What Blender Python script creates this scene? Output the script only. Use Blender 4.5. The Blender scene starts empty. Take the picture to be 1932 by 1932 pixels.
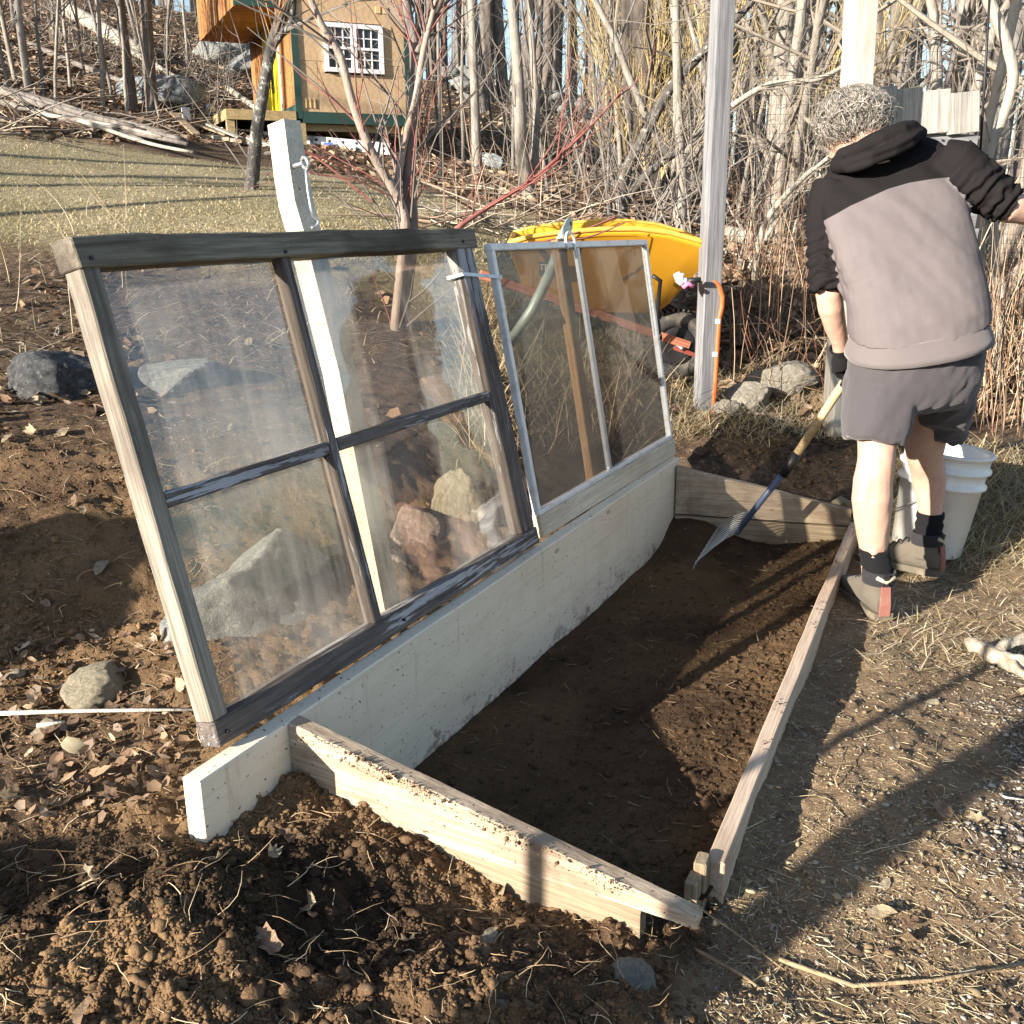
import bpy, bmesh, math, random
import numpy as np
from mathutils import Vector, Matrix

# ------------------------------------------------------------------ camera, sky, sun, exposure
scene = bpy.context.scene
CAM_H, PITCH, ROLL, FPX, HALF = 1.25, math.radians(16.5), math.radians(-0.5), 1860.0, 966.0
_F = np.array([0, math.cos(PITCH), -math.sin(PITCH)])
_U0 = np.array([0, math.sin(PITCH), math.cos(PITCH)])
_X0 = np.array([1.0, 0, 0])
_X = math.cos(ROLL) * _X0 + math.sin(ROLL) * _U0
_U = -math.sin(ROLL) * _X0 + math.cos(ROLL) * _U0
_C = np.array([0, 0, CAM_H])
cam_data = bpy.data.cameras.new('camera')
cam = bpy.data.objects.new('camera', cam_data)
scene.collection.objects.link(cam)
cam_data.sensor_fit = 'HORIZONTAL'
cam_data.sensor_width = 36.0
cam_data.lens = 36.0 * FPX / (2 * HALF)
cam_data.clip_start = 0.05
cam_data.clip_end = 1000
cam.matrix_world = Matrix(((_X[0], _U[0], -_F[0], 0), (_X[1], _U[1], -_F[1], 0), (_X[2], _U[2], -_F[2], CAM_H), (0, 0, 0, 1)))
scene.camera = cam

SUN_EL = math.radians(17.5)
SHADOW = np.array([0.775, 0.632])                      # the way shadows fall on the ground
world = bpy.data.worlds.new('World'); scene.world = world; world.use_nodes = True
wn = world.node_tree; wn.nodes.clear()
sky = wn.nodes.new('ShaderNodeTexSky'); sky.sky_type = 'NISHITA'; sky.sun_disc = False
sky.sun_elevation = SUN_EL
sky.sun_rotation = math.atan2(-SHADOW[0], -SHADOW[1]) % (2 * math.pi)
sky.altitude = 200; sky.air_density = 1.0; sky.dust_density = 1.0; sky.ozone_density = 1.0
bg = wn.nodes.new('ShaderNodeBackground'); bg.inputs[1].default_value = 0.08
wo = wn.nodes.new('ShaderNodeOutputWorld')
wn.links.new(sky.outputs[0], bg.inputs[0]); wn.links.new(bg.outputs[0], wo.inputs[0])
sun_data = bpy.data.lights.new('sun', 'SUN'); sun_data.energy = 5.0; sun_data.angle = math.radians(0.55)
sun_data.color = (1.0, 0.895, 0.765)
sun = bpy.data.objects.new('sun', sun_data); scene.collection.objects.link(sun)
_sd = Vector((SHADOW[0] * math.cos(SUN_EL), SHADOW[1] * math.cos(SUN_EL), -math.sin(SUN_EL)))
sun.rotation_euler = _sd.to_track_quat('-Z', 'Y').to_euler()
sun.location = (-8, -7, 6)
vs = scene.view_settings
vs.view_transform = 'Standard'; vs.look = 'None'; vs.gamma = 1.0; vs.use_curve_mapping = False
vs.exposure = 1.55
scene.cycles.max_bounces = 6; scene.cycles.diffuse_bounces = 3; scene.cycles.glossy_bounces = 3
scene.cycles.transparent_max_bounces = 16; scene.cycles.transmission_bounces = 4
scene.cycles.use_denoising = True
scene.cycles.caustics_reflective = False; scene.cycles.caustics_refractive = False
scene.cycles.sample_clamp_indirect = 6

rng = np.random.default_rng(7)
random.seed(7)
COL = scene.collection

# ------------------------------------------------------------------ measuring helpers (photo coordinates, 1932 wide)
def ray(px, py):
    return _F + (px - HALF) / FPX * _X + (HALF - py) / FPX * _U
def at_z(px, py, z):
    d = ray(px, py); return _C + d * (z - CAM_H) / d[2]
def at_y(px, py, y):
    d = ray(px, py); return _C + d * y / d[1]
def on_plane(px, py, p0, n):
    d = ray(px, py); return _C + d * (np.dot(p0 - _C, n) / np.dot(d, n))
def unit(v):
    v = np.asarray(v, float); return v / np.linalg.norm(v)

# ------------------------------------------------------------------ noise
def _hash(ix, iy, iz, seed):
    h = (ix.astype(np.int64) * 374761393 + iy.astype(np.int64) * 668265263 + iz.astype(np.int64) * 2147483647 + seed * 974634777) & 0xffffffff
    h = ((h ^ (h >> 13)) * 1274126177) & 0xffffffff
    h = ((h ^ (h >> 16)) * 2246822519) & 0xffffffff
    return ((h ^ (h >> 15)) & 0xffffff) / float(0xffffff)
def vnoise(p, scale, seed=0):
    """value noise in -1..1, p (n,2) or (n,3)"""
    p = np.asarray(p, float) / scale
    if p.shape[1] == 2: p = np.column_stack([p, np.zeros(len(p))])
    i = np.floor(p); f = p - i; f = f * f * (3 - 2 * f); i = i.astype(np.int64)
    x, y, z = i[:, 0], i[:, 1], i[:, 2]; out = 0
    for dx in (0, 1):
        wx = f[:, 0] if dx else 1 - f[:, 0]
        for dy in (0, 1):
            wy = f[:, 1] if dy else 1 - f[:, 1]
            for dz in (0, 1):
                wz = f[:, 2] if dz else 1 - f[:, 2]
                out = out + wx * wy * wz * _hash(x + dx, y + dy, z + dz, seed)
    return out * 2 - 1
def fbm(p, scale, octv=4, seed=0, gain=0.5):
    s = 0; a = 1; t = 0
    for o in range(octv):
        s = s + a * vnoise(p, scale / 2 ** o, seed + o * 17); t += a; a *= gain
    return s / t
def sstep(a, b, x):
    t = np.clip((x - a) / (b - a), 0, 1); return t * t * (3 - 2 * t)

# ------------------------------------------------------------------ mesh and object helpers
def tagp(o, label=None, cat=None, group=None, kind=None):
    if label: o['label'] = label
    if cat: o['category'] = cat
    if group: o['group'] = group
    if kind: o['kind'] = kind
    return o
def mesh_from(name, V, Fc, mats, smooth=False, midx=None):
    me = bpy.data.meshes.new(name)
    V = np.asarray(V, np.float32)
    if isinstance(Fc, np.ndarray):
        n, k = Fc.shape
        me.vertices.add(len(V)); me.vertices.foreach_set('co', V.ravel())
        me.loops.add(n * k); me.loops.foreach_set('vertex_index', Fc.astype(np.int32).ravel())
        me.polygons.add(n); me.polygons.foreach_set('loop_start', np.arange(0, n * k, k, dtype=np.int32))
        me.polygons.foreach_set('loop_total', np.full(n, k, np.int32))
        me.update(calc_edges=True)
    else:
        me.from_pydata(V.tolist(), [], Fc)
    for m in (mats if isinstance(mats, (list, tuple)) else [mats]): me.materials.append(m)
    if smooth: me.polygons.foreach_set('use_smooth', np.ones(len(me.polygons), bool))
    if midx is not None: me.polygons.foreach_set('material_index', np.asarray(midx, np.int32))
    me.validate(); me.update()
    return me
def link(name, me, parent=None, M=None):
    o = bpy.data.objects.new(name, me); COL.objects.link(o)
    if parent is not None:
        o.parent = parent
        base = parent.matrix_basis if parent.parent is None else parent.parent.matrix_basis @ parent.matrix_basis
        o.matrix_basis = base.inverted() @ (M if M is not None else Matrix.Identity(4))
    elif M is not None:
        o.matrix_basis = M
    return o
def empty(name, loc, rz=0.0):
    o = bpy.data.objects.new(name, None); COL.objects.link(o)
    o.empty_display_size = 0.1
    o.matrix_basis = Matrix.Translation(Vector([float(c) for c in loc])) @ Matrix.Rotation(rz, 4, 'Z')
    return o
def attr(me, name, vals):
    a = me.attributes.new(name, 'FLOAT', 'POINT'); a.data.foreach_set('value', np.asarray(vals, np.float32))
def attr_col(me, name, vals):
    a = me.attributes.new(name, 'FLOAT_COLOR', 'POINT')
    v = np.column_stack([vals, np.ones(len(vals))]).astype(np.float32); a.data.foreach_set('color', v.ravel())

class MB:
    def __init__(s): s.V = []; s.F = []; s.n = 0; s.mi = []; s.cur = 0
    def add(s, V, Fc):
        V = [tuple(float(c) for c in v) for v in V]
        s.V += V; s.F += [tuple(i + s.n for i in f) for f in Fc]; s.mi += [s.cur] * len(Fc); s.n += len(V)
    def hexa(s, c):      # 8 corners: 4 bottom loop, 4 top loop
        s.add(c, [(3, 2, 1, 0), (4, 5, 6, 7), (0, 1, 5, 4), (1, 2, 6, 5), (2, 3, 7, 6), (3, 0, 4, 7)])
    def box(s, c, dx, dy, dz, R=None):
        out = []
        for z in (-1, 1):
            for (x, y) in ((-1, -1), (1, -1), (1, 1), (-1, 1)):
                v = Vector((x * dx / 2, y * dy / 2, z * dz / 2))
                if R is not None: v = R @ v
                out.append((c[0] + v[0], c[1] + v[1], c[2] + v[2]))
        s.hexa(out)
    def bar(s, a, b, w, t, up=(0, 0, 1)):   # box from a to b, width w across, thickness t along up
        a = np.asarray(a, float); b = np.asarray(b, float); d = unit(b - a); r = unit(np.cross(d, up)); q = np.cross(r, d)
        c = []
        for p in (a, b):
            for (x, y) in ((-1, -1), (1, -1), (1, 1), (-1, 1)): c.append(p + r * x * w / 2 + q * y * t / 2)
        s.hexa(c)
    def tube(s, pts, rad, n=6, caps=True):
        pts = [np.asarray(p, float) for p in pts]; m = len(pts)
        if np.isscalar(rad): rad = [rad] * m
        V = []; ref = None
        for i in range(m):
            d = pts[min(i + 1, m - 1)] - pts[max(i - 1, 0)]; d = d / (np.linalg.norm(d) + 1e-9)
            if ref is None: ref = np.array([0, 0, 1.]) if abs(d[2]) < 0.9 else np.array([1., 0, 0])
            r = np.cross(d, ref); r = r / (np.linalg.norm(r) + 1e-9); q = np.cross(r, d); ref = q
            for k in range(n):
                a = 2 * math.pi * k / n; V.append(pts[i] + rad[i] * (math.cos(a) * r + math.sin(a) * q))
        Fc = []
        for i in range(m - 1):
            for k in range(n):
                k2 = (k + 1) % n; Fc.append((i * n + k, i * n + k2, (i + 1) * n + k2, (i + 1) * n + k))
        if caps and n > 2: Fc.append(tuple(range(n - 1, -1, -1))); Fc.append(tuple((m - 1) * n + k for k in range(n)))
        s.add(V, Fc)
    def lathe(s, prof, n=24, M=None, closed=False):  # profile (r, z)
        V = []; m = len(prof)
        for (r, z) in prof:
            for k in range(n):
                a = 2 * math.pi * k / n; v = Vector((r * math.cos(a), r * math.sin(a), z))
                V.append(M @ v if M is not None else v)
        Fc = []
        for i in range(m if closed else m - 1):
            j = (i + 1) % m
            for k in range(n):
                k2 = (k + 1) % n; Fc.append((i * n + k, i * n + k2, j * n + k2, j * n + k))
        if not closed:
            if prof[0][0] > 1e-5: Fc.append(tuple(range(n - 1, -1, -1)))
            if prof[-1][0] > 1e-5: Fc.append(tuple((m - 1) * n + k for k in range(n)))
        s.add(V, Fc)
    def loft(s, rings, caps=True):
        n = len(rings[0]); m = len(rings); V = [v for r in rings for v in r]; Fc = []
        for i in range(m - 1):
            for k in range(n):
                k2 = (k + 1) % n; Fc.append((i * n + k, i * n + k2, (i + 1) * n + k2, (i + 1) * n + k))
        if caps: Fc.append(tuple(range(n - 1, -1, -1))); Fc.append(tuple((m - 1) * n + k for k in range(n)))
        s.add(V, Fc)
    def mesh(s, name, mats, smooth=False):
        return mesh_from(name, s.V, s.F, mats, smooth, s.mi)
    def build(s, name, mats, parent=None, smooth=False, M=None):
        return link(name, s.mesh(name, mats, smooth), parent, M)

def plank(name, a, b, wdir, w, t, mat, parent=None, seg=8, wob=0.0, taper=None, seed=0, bev=0.0025, w2=None):
    """board from a to b (centre line); wdir = direction of its width; local X is the grain"""
    a = np.asarray(a, float); b = np.asarray(b, float); L = np.linalg.norm(b - a); x = (b - a) / L
    y = np.asarray(wdir, float); y = unit(y - np.dot(y, x) * x); z = np.cross(x, y)
    M = Matrix(((x[0], y[0], z[0], a[0]), (x[1], y[1], z[1], a[1]), (x[2], y[2], z[2], a[2]), (0, 0, 0, 1)))
    mb = MB(); rings = []
    xs = [0, bev] + [L * i / seg for i in range(1, seg)] + [L - bev, L]
    for i, q in enumerate(xs):
        k = q / L; ww = (w + ((w2 if w2 is not None else w) - w) * k) / 2; tt = t / 2
        if i in (0, len(xs) - 1): ww -= bev; tt -= bev
        c = bev * 1.2
        off = 0.0
        ring = [(ww, tt - c), (ww - c, tt), (-ww + c, tt), (-ww, tt - c), (-ww, -tt + c), (-ww + c, -tt), (ww - c, -tt), (ww, -tt + c)]
        rings.append([(q, r[0], r[1]) for r in ring])
    V = np.array([v for r in rings for v in r])
    if wob:
        nz = np.column_stack([fbm(V + seed * 3.1 + 11 * k, 0.09, 3, seed + k) for k in range(3)])
        V[:, 1:] += nz[:, 1:] * wob
    n = 8; m = len(rings); Fc = []
    for i in range(m - 1):
        for k in range(n):
            k2 = (k + 1) % n; Fc.append((i * n + k, i * n + k2, (i + 1) * n + k2, (i + 1) * n + k))
    Fc.append(tuple(range(n - 1, -1, -1))); Fc.append(tuple((m - 1) * n + k for k in range(n)))
    Fc = [f[::-1] for f in Fc]
    return link(name, mesh_from(name, V, Fc, mat), parent, M)

def eval_mesh(o):
    dg = bpy.context.evaluated_depsgraph_get(); dg.update()
    return bpy.data.meshes.new_from_object(o.evaluated_get(dg))
def remesh(mb, voxel, smooth_it=2, name='tmp', extra=None):
    """fuse closed shells into one continuous surface; returns vertices and quads"""
    me = mb.mesh(name, []) if isinstance(mb, MB) else mb
    o = bpy.data.objects.new(name, me); COL.objects.link(o)
    r = o.modifiers.new('r', 'REMESH'); r.mode = 'VOXEL'; r.voxel_size = voxel; r.adaptivity = 0
    if smooth_it:
        sm = o.modifiers.new('s', 'SMOOTH'); sm.iterations = smooth_it; sm.factor = 0.5
    em = eval_mesh(o)
    V = np.empty(len(em.vertices) * 3, np.float32); em.vertices.foreach_get('co', V); V = V.reshape(-1, 3)
    N = np.empty(len(em.vertices) * 3, np.float32); em.vertices.foreach_get('normal', N); N = N.reshape(-1, 3)
    Fc = [tuple(p.vertices) for p in em.polygons]
    bpy.data.objects.remove(o); bpy.data.meshes.remove(em); bpy.data.meshes.remove(me)
    if all(len(f) == 4 for f in Fc): Fc = np.array(Fc)
    return V.astype(float), N.astype(float), Fc
def copy_tree(o, M, name=None, parent=None):
    c = o.copy(); COL.objects.link(c); c.parent = parent
    if parent is None: c.matrix_basis = M
    for ch in [q for q in bpy.data.objects if q.parent == o]: copy_tree(ch, None, None, c)
    return c

# ------------------------------------------------------------------ materials
def mat_new(name):
    m = bpy.data.materials.new(name); m.use_nodes = True; nt = m.node_tree
    b = nt.nodes['Principled BSDF']; return m, nt, b
class NT:
    def __init__(s, nt): s.nt = nt
    def n(s, t, **kw):
        nd = s.nt.nodes.new(t)
        for k, v in kw.items(): setattr(nd, k, v)
        return nd
    def l(s, a, b): s.nt.links.new(a, b)
    def coord(s, scale=(1, 1, 1), kind='Object', loc=(0, 0, 0)):
        tc = s.n('ShaderNodeTexCoord'); mp = s.n('ShaderNodeMapping'); mp.inputs['Scale'].default_value = scale
        mp.inputs['Location'].default_value = loc
        s.l(tc.outputs[kind], mp.inputs[0]); return mp.outputs[0]
    def noise(s, vec, scale, detail=4, rough=0.55, dist=0.0):
        nd = s.n('ShaderNodeTexNoise'); s.l(vec, nd.inputs['Vector'])
        nd.inputs['Scale'].default_value = scale; nd.inputs['Detail'].default_value = detail
        nd.inputs['Roughness'].default_value = rough; nd.inputs['Distortion'].default_value = dist
        return nd.outputs['Fac']
    def ramp(s, fac, stops, interp='LINEAR'):
        r = s.n('ShaderNodeValToRGB'); r.color_ramp.interpolation = interp
        while len(r.color_ramp.elements) < len(stops): r.color_ramp.elements.new(0.5)
        for e, (p, c) in zip(r.color_ramp.elements, stops):
            e.position = p; e.color = (c[0], c[1], c[2], 1) if not np.isscalar(c) else (c, c, c, 1)
        s.l(fac, r.inputs[0]); return r.outputs[0]
    def mix(s, fac, a, b, blend='MIX'):
        m = s.n('ShaderNodeMix'); m.data_type = 'RGBA'; m.blend_type = blend
        for sock, v in ((m.inputs['Factor'], fac), (m.inputs['A'], a), (m.inputs['B'], b)):
            pass
        f_, a_, b_ = m.inputs[0], m.inputs[6], m.inputs[7]
        for sock, v in ((f_, fac), (a_, a), (b_, b)):
            if isinstance(v, (int, float)): sock.default_value = v
            elif isinstance(v, tuple): sock.default_value = (v[0], v[1], v[2], 1)
            else: s.l(v, sock)
        return m.outputs[2]
    def math(s, op, a, b=0.0):
        m = s.n('ShaderNodeMath'); m.operation = op
        for i, v in enumerate((a, b)):
            if isinstance(v, (int, float)): m.inputs[i].default_value = v
            else: s.l(v, m.inputs[i])
        return m.outputs[0]
    def attr(s, name):
        a = s.n('ShaderNodeAttribute'); a.attribute_name = name; return a
    def bump(s, h, strength=0.3, dist=0.01, normal=None):
        b = s.n('ShaderNodeBump'); b.inputs['Strength'].default_value = strength; b.inputs['Distance'].default_value = dist
        s.l(h, b.inputs['Height'])
        if normal is not None: s.l(normal, b.inputs['Normal'])
        return b.outputs[0]
def C(*a): return tuple(a)
def wood_mat(name, dark, light, stain=None, stain_amt=0.5, rough=0.85, gscale=1.0, bump=0.5, flake=None, flake_thr=0.55, speck=None, stain_scale=2.0, fine=.35):
    """grain along local X; optional flaking paint and dirt stains"""
    m, nt, b = mat_new(name); k = NT(nt)
    oi = k.n('ShaderNodeObjectInfo')
    tc = k.n('ShaderNodeTexCoord'); add = k.n('ShaderNodeVectorMath'); add.operation = 'ADD'
    sc = k.n('ShaderNodeVectorMath'); sc.operation = 'SCALE'; sc.inputs[0].default_value = (7.3, 3.1, 5.7); k.l(oi.outputs['Random'], sc.inputs['Scale'])
    k.l(tc.outputs['Object'], add.inputs[0]); k.l(sc.outputs[0], add.inputs[1])
    def mp(s):
        q = k.n('ShaderNodeMapping'); q.inputs['Scale'].default_value = s; k.l(add.outputs[0], q.inputs[0]); return q.outputs[0]
    g1 = k.noise(mp((2.5 * gscale, 70 * gscale, 70 * gscale)), 1.0, 5, 0.6, 0.6)
    g2 = k.noise(mp((9 * gscale, 260 * gscale, 260 * gscale)), 1.0, 4, 0.6)
    base = k.mix(k.ramp(g1, [(0.35, 0), (0.65, 1)]), dark, light)
    base = k.mix(k.math('MULTIPLY', k.ramp(g2, [(0.45, 0), (0.6, 1)]), fine), base, tuple(c * 0.45 for c in dark))
    h = k.math('ADD', k.math('MULTIPLY', g1, 0.6), k.math('MULTIPLY', g2, 0.5))
    if flake is not None:
        fn = k.noise(mp((4, 75, 75)), 1.0, 8, 0.7, 0.3); f2 = k.noise(mp((1.8, 5, 5)), 1.0, 5, .65)
        fm = k.ramp(k.math('ADD', fn, k.math('MULTIPLY', k.math('SUBTRACT', f2, 0.5), 0.7)), [(flake_thr, 0), (flake_thr + 0.03, 1)])
        base = k.mix(fm, base, flake); h = k.math('ADD', h, k.math('MULTIPLY', fm, 0.5))
    if stain is not None:
        sn = k.noise(mp((stain_scale,) * 3), 1.0, 6, 0.6, 0.3)
        base = k.mix(k.math('MULTIPLY', k.ramp(sn, [(0.48, 0), (0.68, 1)]), stain_amt), base, stain)
    if speck is not None:
        sp = k.noise(mp((95, 95, 95)), 1.0, 2)
        base = k.mix(k.ramp(sp, [(0.68, 0), (0.71, 1)]), base, speck)
    k.l(base, b.inputs['Base Color']); b.inputs['Roughness'].default_value = rough
    b.inputs['Specular IOR Level'].default_value = 0.25
    k.l(k.bump(h, bump, 0.004), b.inputs['Normal'])
    return m
def plain_mat(name, col, rough=0.5, metal=0.0, var=0.15, vscale=8, spec=0.5, bump=0.0, bscale=60, dirt=None, dirt_amt=0.5, kind='Object'):
    m, nt, b = mat_new(name); k = NT(nt)
    v = k.coord((1, 1, 1), kind)
    n = k.noise(v, vscale, 5, 0.6)
    col2 = tuple(c * (1 - var) for c in col); col3 = tuple(min(1, c * (1 + var)) for c in col)
    base = k.mix(n, col2, col3)
    if dirt is not None:
        dn = k.noise(v, vscale * 0.7, 8, 0.7, 0.3)
        base = k.mix(k.math('MULTIPLY', k.ramp(dn, [(0.5, 0), (0.62, 1)]), dirt_amt), base, dirt)
    k.l(base, b.inputs['Base Color']); b.inputs['Roughness'].default_value = rough; b.inputs['Metallic'].default_value = metal
    b.inputs['Specular IOR Level'].default_value = spec
    if bump: k.l(k.bump(k.noise(v, bscale, 4, 0.6), bump, 0.01), b.inputs['Normal'])
    return m
def attr_mat(name, attrname='Col', rough=0.9, var=0.2, vscale=40, trans=0.0, bump=0.0):
    """colour carried per vertex (each leaf, blade or clod has its own), broken up by noise"""
    m, nt, b = mat_new(name); k = NT(nt)
    a = k.attr(attrname); v = k.coord((1, 1, 1)); n = k.noise(v, vscale, 4, 0.6)
    base = k.mix(1.0, a.outputs['Color'], k.ramp(n, [(0.2, 1 - var), (0.8, 1.0 + var)]), 'MULTIPLY')
    k.l(base, b.inputs['Base Color']); b.inputs['Roughness'].default_value = rough; b.inputs['Specular IOR Level'].default_value = 0.2
    if bump: k.l(k.bump(n, bump, 0.01), b.inputs['Normal'])
    if trans:
        t = k.n('ShaderNodeBsdfTranslucent'); k.l(base, t.inputs[0]); mx = k.n('ShaderNodeMixShader'); mx.inputs[0].default_value = trans
        k.l(b.outputs[0], mx.inputs[1]); k.l(t.outputs[0], mx.inputs[2]); k.l(mx.outputs[0], nt.nodes['Material Output'].inputs[0])
    return m
def bark_mat(name, dark, light, lichen=None, vs_=30, lthr=0.6):
    m, nt, b = mat_new(name); k = NT(nt)
    v = k.coord((1, 1, 0.25)); n = k.noise(v, vs_, 6, 0.65, 0.3)
    base = k.mix(k.ramp(n, [(0.3, 0), (0.7, 1)]), dark, light)
    if lichen is not None:
        l2 = k.noise(k.coord(), 22, 6, 0.7); base = k.mix(k.ramp(l2, [(lthr, 0), (lthr + 0.05, 1)]), base, lichen)
    k.l(base, b.inputs['Base Color']); b.inputs['Roughness'].default_value = 0.9; b.inputs['Specular IOR Level'].default_value = 0.15
    k.l(k.bump(n, 0.7, 0.02), b.inputs['Normal'])
    return m
def stone_mat(name, a, bcol, c=None, scale=6):
    m, nt, b = mat_new(name); k = NT(nt); v = k.coord()
    n1 = k.noise(v, scale, 8, 0.65, 0.3); n2 = k.noise(v, scale * 9, 5, 0.7)
    base = k.mix(k.ramp(n1, [(0.35, 0), (0.65, 1)]), a, bcol)
    base = k.mix(k.math('MULTIPLY', k.ramp(n2, [(0.45, 0), (0.7, 1)]), 0.5), base, tuple(x * 0.45 for x in a))
    if c is not None:
        n3 = k.noise(v, scale * 1.7, 6, 0.6, 0.5); base = k.mix(k.ramp(n3, [(0.56, 0), (0.64, 1)]), base, c)
    k.l(base, b.inputs['Base Color']); b.inputs['Roughness'].default_value = 0.9; b.inputs['Specular IOR Level'].default_value = 0.2
    k.l(k.bump(k.math('ADD', n1, k.math('MULTIPLY', n2, 0.4)), 0.7, 0.03), b.inputs['Normal'])
    return m
# ------------------------------------------------------------------ lie of the land
BN, BF = at_z(376, 1476, .30), at_z(1283, 863, .30)          # back board, top front edge
BD = unit(BF - BN); BNRM = np.array([BD[1], -BD[0], 0.0])    # along it / out of its front face
FN, FFAR = at_z(1349, 1626, .09), at_z(1613, 985, .09)       # front board, top centre line
FD = unit(FFAR - FN)
_anch = []
def A(px, py, y): p = at_y(px, py, y); _anch.append((p[0], p[1], p[2]))
def AW(x, y, z): _anch.append((x, y, z))
for a in [(.3, .9, 0), (0, .3, .02), (1.2, 1.4, 0), (1.1, 2.4, 0), (1.25, 3.2, 0), (2.2, 2.6, 0), (1.75, 3.7, .0), (.7, 1.5, .0), (2.6, 4.0, .12),
          (0, -2.5, 0), (3.5, -2, -.1), (4.5, 1.5, -.05), (-3, -3, .5), (-2.2, .2, .28), (-.9, .9, .1), (-.35, 1.2, .07), (.2, 1.25, .03), (-6, -6, 1.0), (6, -7, -.4), (0, -10, 0),
          (-.62, 1.5, .175), (-.2, 1.5, .075), (.1, 1.45, .025), (-.9, 1.5, .15), (-.75, 1.9, .2), (-.6, 2.2, .25), (-.3, 2.8, .28), (.05, 3.4, .3), (.35, 4.0, .30), (.75, 4.35, .24), (1.3, 4.3, .12),
          (-.5, 3.2, .5), (0, 4.1, .52), (-20, 2, 5), (-30, -20, 6), (25, 0, -1), (25, -25, -2), (25, 15, 0.2), (-8, 3, 1.9), (-4, 1.5, .9)]: AW(*a)
for a in [(100, 1400, 1.95), (100, 1100, 2.5), (100, 800, 3.3), (100, 620, 4.2), (100, 500, 5.0), (100, 300, 8.5), (60, 215, 11), (0, 100, 14.5), (0, 0, 19),
          (350, 780, 3.5), (450, 600, 4.6), (400, 480, 5.2), (350, 360, 7.2), (330, 290, 10), (300, 230, 13), (300, 110, 18), (300, 15, 24),
          (600, 440, 5.6), (600, 360, 8), (620, 315, 11), (650, 283, 13.2), (700, 262, 16), (800, 215, 19), (820, 175, 23),
          (800, 640, 4.7), (850, 450, 5.9), (1000, 440, 6.8), (1000, 375, 9.5), (1000, 330, 13), (1000, 205, 24), (900, 160, 25),
          (1325, 782, 4.9), (1577, 792, 4.9), (1250, 660, 5.5), (1272, 716, 5.2), (1250, 430, 8.5), (1250, 370, 13), (1230, 262, 23),
          (1500, 640, 5.6), (1500, 480, 8), (1500, 425, 11), (1500, 395, 16), (1480, 340, 24),
          (1850, 850, 4.3), (1850, 760, 5.0), (1850, 600, 7), (1850, 500, 10), (1850, 460, 16), (1850, 440, 26)]: A(*a)
for (px, y0, dz) in [(0, 19, 2.2), (300, 24, 1.6), (650, 24, .9), (1000, 24, .2), (1250, 23, -.3), (1500, 24, -.6), (1850, 26, -.8)]:
    p = at_y(px, 0 if px < 200 else 15 if px < 500 else 170 if px < 900 else 205 if px < 1100 else 262 if px < 1400 else 345 if px < 1700 else 440, y0)
    AW(p[0] * 1.5, p[1] * 1.5, p[2] + dz); AW(p[0] * 3.2, p[1] * 3.2, p[2] + dz * 1.5 - 1.0)
_an = np.array(_anch)
def _warp(x, y):
    r = np.sqrt(x * x + (y + .8) ** 2) + .25; th = np.arctan2(x, y + .8)
    lr = np.log(r); return np.column_stack([lr * 1.6 * np.sin(th * .5) * 2, lr * 1.6 * np.cos(th * .5) * 2])
_aw = _warp(_an[:, 0], _an[:, 1])
def _phi(d): return np.where(d > 1e-9, d * d * np.log(d + 1e-12), 0)
_n = len(_an); _K = np.zeros((_n + 3, _n + 3))
_K[:_n, :_n] = _phi(np.linalg.norm(_aw[:, None] - _aw[None], axis=2)) + np.eye(_n) * 0.004
_K[:_n, _n] = 1; _K[:_n, _n + 1:] = _aw; _K[_n, :_n] = 1; _K[_n + 1:, :_n] = _aw.T
_sol = np.linalg.solve(_K, np.concatenate([_an[:, 2], [0, 0, 0]]))
def h_base(x, y):
    x = np.asarray(x, float).ravel(); y = np.asarray(y, float).ravel(); out = np.empty(len(x))
    for i in range(0, len(x), 40000):
        w = _warp(x[i:i + 40000], y[i:i + 40000]); d = np.linalg.norm(w[:, None] - _aw[None], axis=2)
        out[i:i + 40000] = _phi(d) @ _sol[:_n] + _sol[_n] + w @ _sol[_n + 1:]
    return out
_mounds = []
def mound(px, py, y, r, hgt): p = at_y(px, py, y); _mounds.append((p[0], p[1], r, hgt))
mound(1430, 850, 4.42, .30, .19); mound(1330, 850, 4.3, .22, .10)
_mounds += [(-.52, 1.36, .14, .06), (-.15, 1.25, .16, .04), (-.75, 1.25, .14, .06), (.12, 1.12, .2, .04), (-.45, 1.05, .2, .03), (-1.0, 1.65, .15, .06)]
def far_edge(x): return np.interp(x, [-12, -5, -3.2, -1.6, 0, .7, 1.3, 2], [11.5, 10.2, 10.3, 10.3, 8.8, 7.4, 5.6, 4.0])
def zones(x, y):
    p = np.column_stack([x, y])
    n1 = fbm(p, 1.3, 4, 3); n2 = fbm(p, .35, 3, 9)
    lawn = sstep(0, .5, y - 4.85 + n1 * .5) * sstep(0, .6, far_edge(x) - y + n1 * .9) * sstep(0, .5, 1.2 - x + n2 * .3)
    d_path = x - (FN[0] + (y - FN[1]) * FD[0] / FD[1])
    path = sstep(-.02, .05, d_path) * sstep(4.6, 4.0, y) * sstep(.95, 1.3, y + n2 * .15)
    gravel = sstep(0, .35, x - np.interp(y, [0, 1.3, 1.9, 2.6, 3.2, 4], [.66, .70, .92, 1.22, 1.85, 2.7]) + n2 * .22) * sstep(4.2, 3.4, y)
    litter = sstep(2.9, 3.6, y + n1 * .35 + .12 * n2) * (1 - lawn) * (1 - path)
    litter = np.maximum(litter, .85 * sstep(0, .3, -.55 - x + n2 * .25) * sstep(1.45, 1.6, y + n2 * .15) * sstep(2.1, 1.85, y + n2 * .2))
    return np.clip(lawn, 0, 1), np.clip(litter, 0, 1), np.clip(path * (1 - gravel), 0, 1), np.clip(gravel, 0, 1)
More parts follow.
